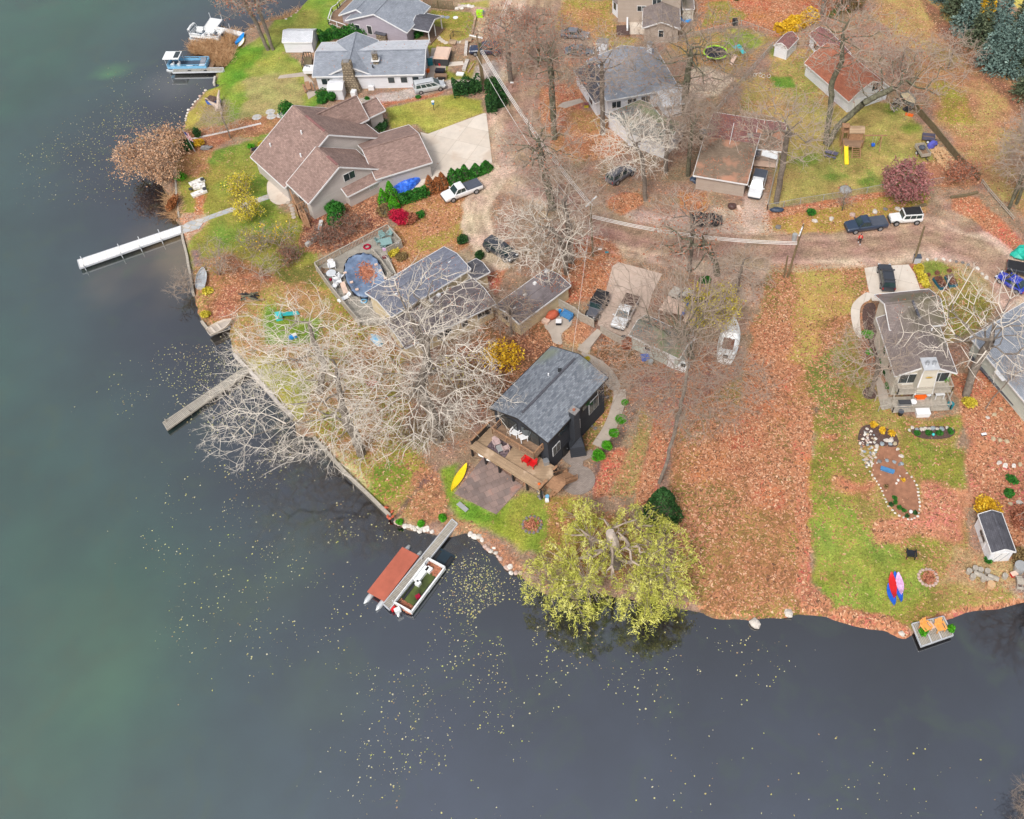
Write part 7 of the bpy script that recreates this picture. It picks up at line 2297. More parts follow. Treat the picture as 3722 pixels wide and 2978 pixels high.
car('pickup','white pickup with dark sunroof and brown bed on the pink drive','G',588,938,-125,240,'white',5.8,2.0,1.85,'pickup truck','pickup_truck',x2='mulch')
car('pickup','pale leaf covered pickup behind the tan carport','G',1085,832,-210,-95,'beige',5.3,1.9,1.7,'pickup truck','pickup_truck',x2='open')
car('pickup','dark blue pickup parked on the road verge behind the person','H',918,252,-300,38,'dkblue',5.8,2.0,1.85,'pickup truck','pickup_truck')
car('jeep','white four door jeep with black roof panel beside the dark blue pickup','H',1226,198,-240,14,'jeepwhite',4.7,1.9,1.85,'jeep','jeep')
car('suv','black suv with roof bars on the pale concrete drive','H',1078,662,-32,-180,'black',4.8,1.9,1.7,'suv','suv',x2='rack')
car('sedan','bright blue small car under branches at the right edge','H',2065,700,-150,-92,'electric',4.2,1.8,1.45)
car('pickup','black pickup with open bed cut by the right edge','H',2190,610,200,40,'black',5.6,2.0,1.8,'pickup truck','pickup_truck',x2='open')
b0=at('H',2150,500); t=thing('covered_heap',b0,'teal tarp heap at the right edge above the black pickup','tarp')
MB().blob(b0+up*.5,(1.8,1.2,1.0),.25,9,10,6,flat=.6).build('tarp',mat('teal_tarp',S(30,170,150),.5,.2,2,bump=.5),t)
b0=at('G',1222,235); t=thing('covered_trailer',b0,'trailer under a black two humped tarp beside the road','trailer')
MB().blob(at('G',1165,210,.9),(1.25,1.1,1.0),.12,5,10,7,flat=.2).build('tarp',M['blacktop'],t)
MB().blob(at('G',1255,215,.9),(1.5,1.1,.95),.12,6,10,7,flat=.2).build('tarp',M['blacktop'],t)
MB().box(b0+up*.55,(4.4,1.6,.35),R(-4)).build('trailer_bed',M['charcoalp'],t)
for sx in (-.3,.6):
 for sy in (-.8,.8):
  MB().tube([b0+Vector((sx,sy-.1,.3)),b0+Vector((sx,sy+.1,.3))],.3,10).build('wheel',M['rubber'],t)
b0=at('B',595,1470); t=thing('covered_boat',b0,'crumpled bright blue tarp over a boat beside the clipped hedge','boat')
rz_=math.atan2((at('B',665,1420)-at('B',520,1500)).y,(at('B',665,1420)-at('B',520,1500)).x)
b=MB(); qq=random.Random(8); sec=[]
for i in range(12):
 u=i/11; w_=1.05*math.sin(PI*min(1,u*.8+.16)) ** .6
 for k_ in range(9):
  a=PI*k_/8
  sec.append((-2.4+4.8*u,math.cos(a)*w_*qq.uniform(.93,1.05),max(.02,math.sin(a)*(.75+.35*math.sin(u*3))*qq.uniform(.82,1.1))))
b.add([b0+Matrix.Rotation(rz_,3,'Z') @ Vector(v) for v in sec],[(i*9+k_,i*9+k_+1,(i+1)*9+k_+1,(i+1)*9+k_) for i in range(11) for k_ in range(8)])
M['bluetarp']=mat('bright_blue_tarp',S(24,78,196),.45,.3,2.5,bump=.6,col2=S(60,120,226))
b.build('tarp',M['bluetarp'],t)
MB().box(b0+up*.1,(3.6,1.3,.2),rz_).build('trailer_bed',M['charcoalp'],t)
# boats
def axis2(t,a,c_,z=0):
 p,q_=at(t,*a,z),at(t,*c_,z)
 return (p+q_)/2,math.atan2(q_.y-p.y,q_.x-p.x),(q_-p).length
M['pontoon']=mat('pontoon_metal',S(206,210,212),.3,.1,2,metal=.4)
M['fiber']=mat('white_gelcoat',S(230,232,232),.4,.06,1.5)
M['navycarpet']=mat('blue_grey_carpet',S(70,86,104),.95,.2,3)
M['algae']=mat('algae_cover',S(52,64,28),.6,.5,.8,bump=.2,col2=S(70,82,34))
M['rustcover']=mat('rust_canvas',S(170,92,72),.8,.14,.7,bump=.1)
def pontoon(root,L,W,deckm,z=.0,fencem='fiber',rails=True,tube_over=.5,railh=.75):
 for sy in (-1,1):
  y=sy*W*.36
  MB().tube([(-L/2-tube_over,y,z+.12),(-L/2-tube_over*.2,y,z+.1),(L/2-.2,y,z+.1),(L/2+tube_over*.9,y,z+.12),(L/2+tube_over*1.5,y,z+.2)],[.2,.3,.3,.27,.04],12).build('float_tube',M['pontoon'],root,local=True,smooth=True)
 dk_=MB().box((0,0,z+.48),(L,W,.12)).build('deck',M[deckm],root,local=True)
 if rails:
  b=MB(); P4=[(-L/2,-W/2),(L/2*.96,-W/2),(L/2*.96,W/2),(-L/2,W/2),(-L/2,-W/2)]
  for i in range(4):
   a_,c_=Vector((*P4[i],z+.55)),Vector((*P4[i+1],z+.55))
   mid_=(a_+c_)/2
   b.bar(a_+up*railh,c_+up*railh,.08,.06)
   b.bar(a_+up*railh*.4,c_+up*railh*.4,.04,railh*.62)
   for k_ in range(4):
    p=a_.lerp(c_,k_/4); b.box(p+up*railh/2,(.06,.06,railh))
  b.build('railing',M[fencem],root,local=True)
 return dk_
def seat(root,x,y,sx,sy,z,m='fiber',back=None):
 s_=MB().box((x,y,z+.22),(sx,sy,.42)).build('seat',M[m],root,local=True)
 if back:
  MB().box((x+back[0]*sx*.42,y+back[1]*sy*.42,z+.55),(sx if back[1] else .14,sy if back[0] else .14,.4)).build('backrest',M[m],s_,local=True)
c_,rz_,L=axis2('BO',(640,400),(1080,400),WZ+.4)
c_=at('BO',850,385,WZ+.55)
d_=at('BO',1000,440)-at('BO',640,400)
t=thing('pontoon_boat',(c_.x,c_.y,WZ),'white pontoon boat with navy floor moored against the white L shaped dock','boat','pontoon boats',math.atan2(d_.y,d_.x))
pontoon(t,5.4,2.4,'navycarpet')
seat(t,-1.9,.75,1.2,.6,.55,back=(0,1)); seat(t,-1.9,-.7,1.2,.6,.55,back=(0,-1)); seat(t,.1,.7,1.5,.7,.55,back=(0,1)); seat(t,.5,-.4,.6,.6,.55,back=(1,0)); seat(t,2.0,.7,.8,.6,.55); seat(t,-.5,-.6,.6,.5,.55,back=(1,0))
b=MB()
for x_ in (-2.6,-2.2):
 b.tube([(x_,-1.15,.6),(x_-.3,-1.1,2.0),(x_-.3,1.1,2.0),(x_,1.15,.6)],.04,6)
b.build('canopy_frame',M['alu'],t,local=True)
MB().tube([(-2.7,-1.1,1.95),(-2.75,0,2.1),(-2.7,1.1,1.95)],.14,8).build('folded_canopy',M['fiber'],t,local=True)
MB().box((2.8,0,.7),(.4,.4,.9)).build('outboard_motor',M['black'],t,local=True)
c_=at('BO',560,850,WZ+.5); d_=at('BO',900,850)-at('BO',200,860)
t=thing('pontoon_boat',(c_.x,c_.y,WZ),'light blue pontoon boat with white hard canopy beside the wooden dock','boat','pontoon boats',math.atan2(d_.y,d_.x))
M['ltblue']=mat('light_blue_panels',S(120,178,214),.45,.12,2)
pontoon(t,6.4,2.4,'navycarpet',fencem='ltblue')
seat(t,2.2,.65,.9,.9,.55,m='sh_grey2',back=(0,1)); seat(t,2.3,-.7,.9,.5,.55); seat(t,-1.6,-.3,.5,.5,.55,back=(1,0)); seat(t,-2.6,-.4,.6,.5,.55,back=(1,0)); seat(t,.3,-.9,1.0,.35,.55)
cn=MB().box((-2.3,0,2.35),(2.6,2.3,.1)).build('canopy',M['fiber'],t,local=True)
MB().box((-1.55,.1,2.42),(.8,1.8,.03)).build('hatch',M['glass'],cn,local=True)
b=MB()
for x_,y_ in ((-3.3,-1.05),(-3.3,1.05),(-1.1,-1.05),(-1.1,1.05)):
 MB().bar((x_,y_,.5),(x_,y_,2.35),.05).build('canopy_post',M['alu'],t,local=True)
MB().box((3.6,0,.45),(.8,2.0,.08)).build('swim_platform',M['wood_dark'],t,local=True)
a0,a1=at('PN',215,1345,WZ+.5),at('PN',835,665,WZ+.5)
c_=(a0+a1)/2; c_=at('PN',562,1018,WZ+.6); d_=at('PN',300,1370,WZ+.6)-at('PN',835,680,WZ+.6)
t=thing('pontoon_boat',(c_.x,c_.y,WZ),'pontoon raft under a flat rust brown cover left of the plank pier','boat','pontoon boats',math.atan2(d_.y,d_.x))
w_=(at('PN',720,585,WZ+.7)-at('PN',945,755,WZ+.7)).length
l_=(at('PN',720,585,WZ+.7)-at('PN',170,1275,WZ+.7)).length
pontoon(t,l_,w_,'rustcover',rails=False,tube_over=.75)
b=MB(); b.box((0,0,.62),(l_+.06,w_+.06,.12)); b.build('cover',M['rustcover'],t,local=True)
c_=at('PN',985,1220,WZ+.3); d_=at('PN',700,1560,WZ+.3)-at('PN',1240,850,WZ+.3)
l2=(at('PN',590,1440,WZ+.6)-at('PN',1130,760,WZ+.6)).length
w2_=(at('PN',1130,760,WZ+.6)-at('PN',1370,930,WZ+.6)).length
t=thing('pontoon_boat',(c_.x,c_.y,WZ),'neglected white railed pontoon boat with green algae flooded deck','boat','pontoon boats',math.atan2(d_.y,d_.x))
for sy in (-1,1):
 MB().tube([(-l2/2-1.6,sy*w2_*.36,-.05),(l2/2,sy*w2_*.36,0)],.3,12).build('float_tube',M['black'],t,local=True)
MB().box((-l2/2-.95,0,.12),(1.9,w2_*.98,.06)).build('sunken_platform',mat('submerged_deck',S(38,52,62),.25,.15,1),t,local=True)
MB().box((0,0,.16),(l2,w2_,.1)).build('deck',M['algae'],t,local=True)
for x_,sx in ((-l2/2+.5,1.0),(l2/2-.35,.7)):
 rs=np.random.RandomState(int(sx*10))
 Pm=np.stack([x_+(rs.rand(420)-.5)*sx*1.3,(rs.rand(420)-.5)*w2_*.9,.24+rs.rand(420)*.05],-1)
 V,F=leaf_quads(Pm,.09,rs,flat=.85)
 o=link_mesh('leaf_litter',V,F,M['lf_rust'],t,local=True,tone=rs.rand(420)); o['kind']='stuff'
b=MB()
P4=[(-l2/2,-w2_/2),(l2/2,-w2_/2),(l2/2,w2_/2),(-l2/2,w2_/2),(-l2/2,-w2_/2)]
for i in range(4):
 a_,e_=Vector((*P4[i],.2)),Vector((*P4[i+1],.2))
 b.bar(a_+up*.62,e_+up*.62,.16 if i != 0 else .1,.08); b.bar(a_+up*.3,e_+up*.3,.05,.45)
 for k_ in range(6):
  b.box(a_.lerp(e_,k_/6)+up*.32,(.07,.07,.64))
b.build('railing',M['fiber'],t,local=True)
sy_=1 if True else -1
for sgn in (-1,):
 seat(t,-l2*.20,-w2_*.32,l2*.34,.62,.2,back=(0,-1)); seat(t,-l2*.34,-w2_*.15,.6,.6,.2); seat(t,-.02*l2,-w2_*.17,.5,.5,.2)
t2=thing('outboard_motor',at('PN',640,1620,WZ),'white outboard motor at the lake end of the swamped pontoon','motor')
MB().box(at('PN',625,1590,WZ+.8),(.6,.45,.5),.6).build('cowl',M['fiber'],t2)
MB().bar(at('PN',640,1620,WZ+.6),at('PN',640,1700,WZ-.2),.2).build('shaft',M['fiber'],t2)
for lb,x,y,m_ in (('red fuel can at the pier end beside the motor',560,1570,'red'),('pink and white seat cushion floating on the algae deck',945,1375,'lf_crimson')):
 p=at('PN',x,y,WZ+.35)
 o=MB().box(p,(.5,.42,.3),.6); o=o.build('fuel_can' if m_ == 'red' else 'seat_cushion',M[m_]); tag(o,lb,'container' if m_ == 'red' else 'cushion')
def hull(root,L,W,D,m,mi,open_=True,bow=1.0,name='hull',z=.0,n=14):
 b=MB(); V,F=[],[]
 for i in range(n):
  u=i/(n-1)
  w_=W/2*(1-max(0,(u-.45)/.55) ** 2.2*.97)*(.82+.18*min(1,u*4)) if bow == 1 else W/2*max(.03,math.sin(PI*min(1,max(0,u)))) ** .75
  x_=-L/2+L*u
  sh=z+D*(1+.25*max(0,u-.6)) if bow == 1 else z+D*(1+.5*(2*u-1) ** 4)
  V += [(x_,-w_,sh),(x_,-w_*.8,z+D*.25),(x_,0,z),(x_,w_*.8,z+D*.25),(x_,w_,sh)]
 for i in range(n-1):
  for k_ in range(4):
   F.append((i*5+k_,i*5+k_+1,(i+1)*5+k_+1,(i+1)*5+k_))
 F.append((0,1,2,3,4)); F.append(tuple((n-1)*5+k_ for k_ in (4,3,2,1,0)))
 b.add(V,F)
 h_=b.build(name,M[m],root,local=True)
 b=MB(); V2=[]
 for i in range(n):
  p0,p1=V[i*5],V[i*5+4]
  zz=(p0[2]-.02) if not open_ else (p0[2]-D*.35)
  V2 += [(p0[0],p0[1]*.92,zz),(p1[0],p1[1]*.92,zz)]
 b.add(V2,[(2*i,2*i+2,2*i+3,2*i+1) for i in range(n-1)])
 b.build('deck',M[mi],root,local=True)
 gb=MB()
 for k_ in (0,4):
  for i in range(n-1):
   gb.bar(V[i*5+k_],V[(i+1)*5+k_],.07,.05)
 gb.build('gunwale',M[m],root,local=True)
 return h_
def small_boat(label,t,a,c_,W,D,m,mi,name='rowing_boat',cat='boat',group=None,bow=1.0,thwarts=0,z=.0,open_=True,roll=0):
 p,q_=at(t,*a,z+D*.7),at(t,*c_,z+D*.7)
 mid_=(p+q_)/2
 r_=thing(name,(mid_.x,mid_.y,z),label,cat,group,math.atan2(q_.y-p.y,q_.x-p.x))
 L=(q_-p).length
 hull(r_,L,W,D,m,mi,open_,bow)
 for i in range(thwarts):
  MB().box((-L*.3+i*L*.25,0,D*.85),(.24,W*.85,.05)).build('thwart',M[m],r_,local=True)
 return r_
small_boat('grey aluminium rowing boat lying on the bank beside the sea wall','E',(708,748),(728,590),1.35,.45,'pontoon','alu',thwarts=3)
small_boat('weathered cream jon boat half ashore at the boggy corner of the lawn','E',(770,1100),(955,1000),1.5,.6,'concrete','concrete2',thwarts=2)
small_boat('yellow canoe on the grass at the patio corner','I',(1598,828),(1718,622),.85,.35,'yellowcanoe' if 'yellowcanoe' in M else 'yellow','yellow',name='canoe',bow=2,open_=False,group='paddle boats')
small_boat('red kayak stacked on a blue one at the lawn edge','K',(1140,1668),(1112,1478),.72,.5,'red','red',name='kayak',bow=2,open_=False,group='paddle boats')
small_boat('blue kayak under the red one','K',(1140,1722),(1092,1560),.75,.3,'blue','blue',name='kayak',bow=2,open_=False,group='paddle boats')
M['lilac']=mat('lilac_plastic',S(206,150,196),.45,.12,3,col2=S(220,190,220))
small_boat('pink lilac kayak beside the red one','K',(1196,1640),(1165,1480),.72,.5,'lilac','lilac',name='kayak',bow=2,open_=False,group='paddle boats')
small_boat('blue kayak under the pink lilac one','K',(1196,1696),(1140,1470),.72,.3,'blue','blue',name='kayak',bow=2,open_=False,group='paddle boats')
M['cyan']=mat('cyan_plastic',S(20,140,220),.4,.2,2)
small_boat('bright cyan kayak leaning at the white dock landing','A',(985,350),(1050,270),.8,.4,'cyan','cyan',name='kayak',bow=2,open_=False,group='paddle boats')
small_boat('pale green kayak next to the bright cyan one','A',(1005,378),(1052,305),.7,.3,'lf_yellow','fiber',name='kayak',bow=2,open_=False,group='paddle boats')
small_boat('beached cream motor boat beside the barn and dark fence','D',(1215,730),(1295,825),1.9,.8,'sh_green','beige_deck' if 'beige_deck' in M else 'wl_cream',name='motor_boat',bow=1.0)
b1=small_boat('white weathered cabin boat with leaf filled cockpit beside the leaf field','DR',(1800,1110),(1905,650),2.5,1.1,'fiber','fiber',name='motor_boat',open_=False)
lb_=7.2
rs=np.random.RandomState(9)
Pm=np.stack([-1.2+(rs.rand(700)-.5)*2.0,(rs.rand(700)-.5)*1.45,1.12+rs.rand(700)*.08],-1)
V,F=leaf_quads(Pm,.1,rs,flat=.85)
o=link_mesh('leaf_litter',V,F,M['lf_litter'],b1,local=True,tone=rs.rand(700)); o['kind']='stuff'
b=MB()
for y_ in (-.85,.85):
 b.bar((-2.3,y_,1.22),(-.1,y_,1.22),.3,.22)
b.bar((-2.4,-.9,1.22),(-2.4,.9,1.22),.5,.2)
b.build('coaming',M['fiber'],b1,local=True)
MB().add([(-.1,-1.0,1.1),(-.1,1.0,1.1),(.5,.8,1.55),(.5,-.8,1.55),(1.8,.5,1.5),(1.8,-.5,1.5),(2.9,0,1.4)],[(0,3,2,1),(3,5,4,2),(5,6,4)]).build('foredeck_cover',M['fiber'],b1,local=True)
MB().box((-3.3,0,.9),(.4,.6,.9)).build('outboard_motor',M['black'],b1,local=True)
# poles and wires
M['pole']=mat('utility_pole_wood',S(120,104,78),.9,.25,2,bump=.4)
M['wire']=mat('pale_wire',S(214,210,206),.5,.05,2)
def pole(label,t,base,top,arm=None,tr=None,r_=.17):
 b0=at(t,*base)
 h=hgt(b0,t,top[1])
 tp=at(t,top[0],top[1],h)
 root=thing('utility_pole',b0,label,'utility pole','utility poles')
 MB().tube([b0-up*.1,b0.lerp(tp,.5),tp],[r_,r_*.85,r_*.7],9).build('pole',M['pole'],root)
 if arm:
  p,q_=at(t,*arm[0],h-.4),at(t,*arm[1],h-.4)
  ca=MB().bar(p,q_,.16,.16).build('crossarm',M['fiber'],root)
  for k_ in (.05,.35,.65,.95):
   MB().cyl(p.lerp(q_,k_)+up*.08,.06,.22,7).build('insulator',M['stone'],ca)
 if tr:
  p=at(t,*tr,h-1.6)
  MB().cyl(p-up*.5,.32,1.0,12).build('transformer',M['greymetal'],root)
 return tp,h
tpA,hA=pole('tall brown utility pole with white crossarm, left of the dark hedge gap','B',(1208,660),(1148,275),((1092,277),(1195,300)))
pole('shorter grey utility pole leaning against the tall brown one','B',(1192,655),(1158,405))
tpB,hB=pole('utility pole with long white crossarm among the bare branches','G',(335,500),(314,90),((278,112),(364,30)))
tpC,hC=pole('leaning utility pole with transformer at the leaf field corner','G',(1858,665),(1985,250),((1950,340),(1985,252)),(1915,350))
pole('short stub pole beside the leaning utility pole','G',(1832,665),(1862,495),r_=.14)
tpD,hD=pole('bare leaning pole beside the green hedge and utility box','H',(1292,552),(1376,265))
def wire(a,c_,label,sag=1.2,off=0,r_=.035):
 a,c_=Vector(a),Vector(c_)
 d=(c_-a); s_=Vector((-d.y,d.x,0)).normalized()*off
 pts_=[a.lerp(c_,i/24)+s_-up*sag*4*(i/24)*(1-i/24) for i in range(25)]
 o=MB().tube(pts_,r_,5).build('power_line',M['wire'])
 return tag(o,label,'power line','power lines')
farp=at('B',1430,-60,9.5); farp=farp
zA=hA-3.0
pA=at('B',1185,395,zA)
for i,of in enumerate((-.35,-.12,.12,.5)):
 wire(pA,farp,('leftmost','second from left','third from left','rightmost')[i]+' strand of the line running up from the tall brown pole',1.0,of)
pB=at('G',322,105,hB-.5)
for i,of in enumerate((-.22,0,.22)):
 wire(pA,pB,('left','middle','right')[i]+' strand of the bundle slanting along the dirt road between poles',1.4,of,.05)
wire(at('B',1185,430,zA-.8),at('G',318,180,hB-1.8),'lower service wire under the slanting bundle',2.0,-.8)
pC=at('G',1935,400,hC-1.9)
for i,of in enumerate((-.2,.05,.3)):
 wire(at('G',326,190,hB-1.4),pC,('upper','middle','lower')[i]+' strand crossing above the dirt road to the leaning transformer pole',1.0,of,.04)
wire(at('G',326,100,hB-.4),at('DK',1500,160,6.6),'thin drop wire from the crossarm pole to the black house',1.2,0,.02)
# yard furniture
def chair(label,t,x,y,ang_,m,z=.0,group='garden chairs',s=1.0,arms=True,name='garden_chair'):
 p=at(t,x,y,z+.4)
 r_=thing(name,(p.x,p.y,z),label,'chair',group,R(ang_),(s,s,s))
 MB().add([(-.3,-.3,.38),(.32,-.3,.44),(.32,.3,.44),(-.3,.3,.38),(-.3,-.3,.33),(.32,-.3,.39),(.32,.3,.39),(-.3,.3,.33)],[(0,1,2,3),(7,6,5,4),(0,4,5,1),(1,5,6,2),(2,6,7,3),(3,7,4,0)]).build('seat',M[m],r_,local=True)
 b=MB()
 for k_ in range(5):
  y_=-.24+.12*k_; h_=.98-.05*abs(k_-2)
  b.bar((-.28,y_,.36),(-.55,y_*1.15,h_),.1,.025,up=Vector((1,0,0)))
 b.bar((-.40,-.28,.62),(-.40,.28,.62),.03,.08)
 b.build('backrest',M[m],r_,local=True)
 if arms:
  for sy in (-1,1):
   MB().box((0,sy*.36,.60),(.7,.12,.03)).build('armrest',M[m],r_,local=True)
 for sx in (-.3,.28):
  for sy in (-1,1):
   MB().bar((sx,sy*.33,0),(sx,sy*.33,.58 if arms else .4),.07).build('leg',M[m],r_,local=True)
 return r_
M['teal']=mat('teal_plastic',S(128,158,156),.5,.12,3)
M['orange']=mat('orange_fabric',S(232,106,30),.6,.1,3)
M['orangewood']=mat('orange_wood',S(226,160,84),.6,.12,3)
M['black2']=mat('black_plastic',S(30,31,40),.5,.15,3)
def yaw_to(t,a,c_):
 p,q_=at(t,*a),at(t,*c_)
 return math.degrees(math.atan2(q_.y-p.y,q_.x-p.x))
wf=math.degrees(math.atan2(-vx.y,-vx.x))
chair('left white armchair on the upper balcony of the black house','DK',742,530,wf+8,'white',zb,s=1.25)
chair('right white armchair on the upper balcony of the black house','DK',865,605,wf-30,'white',zb,s=1.25)
chair('left red armchair on the main deck of the black house','DK',918,960,wf,'red',zd,s=1.1)
chair('right red armchair on the main deck of the black house','DK',1012,1020,wf,'red',zd,s=1.1)
M['pinkfab']=mat('pinkish_fabric',S(196,172,170),.8,.1,4)
chair('pinkish chair left of the low table on the rug','DK',450,685,wf+60,'pinkfab',zd,s=1.0)
chair('pinkish chair right of the low table on the rug','DK',595,770,wf-120,'pinkfab',zd,s=1.0)
M['rug']=mat_pattern('patterned_rug',S(92,78,84),S(112,96,102),S(70,58,64),.5,.5,msize=.05,var=.15,bump=0)
P=[at('DK',*p,zd+.01) for p in ((300,750),(430,590),(705,745),(585,925))]
tag(MB().prism([(p.x,p.y) for p in P],zd+.004,zd+.02).build('rug',M['rug']),'dark patterned rug on the main deck of the black house','rug')
def table(label,t,x,y,w_,d_,h,m,ang_=0,z=.0,rnd_=False,name='table',group=None):
 p=at(t,x,y,z+h)
 r_=thing(name,(p.x,p.y,z),label,'table',group,R(ang_))
 if rnd_:
  MB().cyl((0,0,h-.05),w_/2,.05,18).build('table_top',M[m],r_,local=True)
  MB().cyl((0,0,0),.06,h-.05,8).build('pedestal',M[m],r_,local=True)
 else:
  MB().box((0,0,h-.03),(w_,d_,.05)).build('table_top',M[m],r_,local=True)
  for sx in (-1,1):
   for sy in (-1,1):
    MB().box((sx*w_*.44,sy*d_*.44,h/2-.03),(.07,.07,h-.06)).build('leg',M[m],r_,local=True)
 return r_
table('grey low table on the dark patterned rug','DK',505,770,.9,.7,.45,'greymetal',wf+60,zd)
table('small wood side table between the white balcony chairs','DK',825,545,.45,.45,.45,'wood_plain',wf,zb,name='side_table')
table('teal square umbrella table on the fenced end of the pool deck','PO',1090,420,1.5,1.4,.75,'teal',20,pz)
chair('teal chair above the teal square table','PO',1155,300,-110,'teal',pz)
chair('teal chair upper left of the teal square table','PO',1030,330,-60,'teal',pz)
chair('teal chair left of the teal square table','PO',985,415,0,'teal',pz)
chair('teal chair below the teal square table','PO',1060,490,60,'teal',pz)
table('round pale glass table at the lake end of the pool deck','PO',228,915,1.3,1.3,.72,'poolwall',0,pz,True)
chair('white lounger chair by the pool fence corner','PO',242,810,-70,'white',pz,s=1.2)
chair('brown chair left of the round glass table','PO',150,895,-10,'wood_dark',pz)
for i,(x,y,a_) in enumerate(((300,1010,200),(370,975,60),(350,1060,20),(290,1120,160))):
 chair(('white plastic chair nearest the pink ball','white plastic chair right of its heap of chairs','white plastic chair facing the pool among the heap','lowest white plastic chair of the heap')[i],'PO',x,y,a_,'white',pz,s=1.15)
def lounger(label,t,x,y,ang_,m,z=.0):
 p=at(t,x,y,z+.35)
 r_=thing('sun_lounger',(p.x,p.y,z),label,'lounger','sun loungers',R(ang_))
 MB().box((.2,0,.32),(1.3,.65,.06)).build('seat',M[m],r_,local=True)
 MB().add([(-.45,-.32,.33),(-.45,.32,.33),(-1.0,.32,.7),(-1.0,-.32,.7)],[(0,1,2,3)]).build('backrest',M[m],r_,local=True)
 for sx in (-.4,.8):
  for sy in (-.28,.28):
   MB().box((sx,sy,.15),(.06,.06,.3)).build('leg',M[m],r_,local=True)
lounger('cream sun lounger beside the covered pool','PO',440,1165,-65,'tarp_tan',pz)
lounger('white sun lounger under the branch tips at the pool deck','PO',430,1310,-140,'white',pz)
def ring_float(label,t,x,y,r_,m,z):
 p=at(t,x,y,z)
 o=MB().tube([p+Vector((math.cos(a)*r_,math.sin(a)*r_,.12)) for a in [2*PI*i/16 for i in range(17)]],r_*.3,7).build('swim_ring',M[m],smooth=True)
 tag(o,label,'swim ring','pool toys')
ring_float('pink and yellow swim ring at the picket railing','PO',797,515,.42,'lf_crimson',pz)
ring_float('blue swim ring propped under the pale branches by the pool','PO',750,1365,.35,'ltblue',pz)
ball=MB().blob(at('PO',222,1020,pz+.2),(.2,.2,.2),.0,1,10,8).build('ball',M['lf_crimson'],smooth=True); tag(ball,'pink ball between the white plastic chairs','ball')
for x,y,m_,lb,nm,sz in ((1278,462,'white','white cooler box on the teal table deck corner','cooler',(.6,.4,.4)),(1065,545,'lilac','lilac toy bin on the ramp side of the pool deck','toy_bin',(.45,.35,.3)),(1065,668,'lf_purple','purple toy cart on the plank ramp','toy_cart',(.6,.3,.3))):
 o=MB().box(at('PO',x,y,pz+.2),sz,.4).build(nm,M[m_]); tag(o,lb,nm.replace('_',' '))
def boxthing(name,label,cat,t,x,y,sz,m,ang_=0,z=.0,lid=None,group=None):
 p=at(t,x,y,z+sz[2])
 r_=thing(name,(p.x,p.y,z),label,cat,group,R(ang_))
 b=MB()
 b.add([(-sz[0]/2*.94,-sz[1]/2*.94,0),(sz[0]/2*.94,-sz[1]/2*.94,0),(sz[0]/2*.94,sz[1]/2*.94,0),(-sz[0]/2*.94,sz[1]/2*.94,0),(-sz[0]/2,-sz[1]/2,sz[2]*.86),(sz[0]/2,-sz[1]/2,sz[2]*.86),(sz[0]/2,sz[1]/2,sz[2]*.86),(-sz[0]/2,sz[1]/2,sz[2]*.86)],
   [(3,2,1,0),(4,5,6,7),(0,1,5,4),(1,2,6,5),(2,3,7,6),(3,0,4,7)])
 b.build('body',M[m],r_,local=True)
 b=MB(); b.box((0,0,sz[2]*.9),(sz[0]*1.04,sz[1]*1.04,sz[2]*.08)); b.box((0,0,sz[2]*.97),(sz[0]*.9,sz[1]*.88,sz[2]*.06))
 b.build('lid',M[lid or m],r_,local=True)
 return r_
boxthing('storage_box','big white storage box in front of the timber deck','box','RH',975,1050,(1.6,.9,.75),'white',2)
boxthing('grill','silver gas grill on the lower timber deck','grill','RH',690,905,(1.4,.6,.95),'rim',2,zl,'charcoalp')
table('round white topped table beside the grill on the timber deck','RH',822,905,.8,.8,.8,'white',0,zl,True)
so=boxthing('patio_sofa','orange cushioned patio sofa under the balcony','sofa','RH',935,775,(1.5,.7,.5),'orange',2,zl)
boxthing('ottoman','orange ottoman in front of the orange sofa','stool','RH',935,825,(1.0,.45,.35),'orange',2,zl)
MB_=MB().tube([at('RH',1068,780,zl),at('RH',1068,780,zl+.8)],[.42,.36],12).build('covered_stool',M['dkb'] if 'dkb' in M else CARM['dkblue']); tag(MB_,'navy covered round stool beside the orange sofa','stool')
table('white slatted rack table at the right of the timber deck','RH',1230,760,1.1,.9,.8,'white',5,zl)
for i,(x,y,z_,lb) in enumerate(((605,790,zl,'pale flower pot at the left of the timber deck'),(1345,760,zl,'pale flower pot at the right of the timber deck'),(1320,590,zb2,'green potted plant on the upper balcony'),)):
 p=at('RH',x,y,z_); t=thing('potted_plant',p,lb,'potted plant','potted plants')
 MB().tube([p,p+up*.4],[.2,.28],10).build('pot',M['rockwall'],t)
 rs=np.random.RandomState(i); Pq=np.array(p)+np.array((0,0,.65))+rs.randn(160,3)*.22
 V,F=leaf_quads(Pq,.08,rs); link_mesh('foliage',V,F,M['lf_yellow' if i<2 else 'lf_lime'],t,tone=rs.rand(160))
def barrel(label,t,x,y,r_,h,m,top=None,z=.0,name='bin'):
 p=at(t,x,y,z); q_=thing(name,p,label,name.replace('_',' '),None)
 MB().tube([p,p+up*h],[r_*.85,r_],14).build('body',M[m],q_)
 MB().cyl(p+up*h,r_*1.04,.06,14).build('lid',M[top or m],q_)
 return q_
M['tealdk']=mat('teal_dark_plastic',S(26,122,134),.5,.1,3)
barrel('teal round bin at the right corner of the timber deck','RH',1385,1000,.4,.7,'tealdk')
barrel('dark bucket with blue lid at the left front of the timber deck','RH',612,1110,.32,.6,'black2','bedcover')
chair('left orange wooden armchair on the small square dock','L',1385,390,-60,'orangewood',.15,s=1.25)
chair('right orange wooden armchair on the small square dock','L',1497,390,-75,'orangewood',.15,s=1.25)
table('pale wooden side table between the orange armchairs','L',1432,370,.45,.8,.4,'tarp_tan',30,.15,name='side_table')
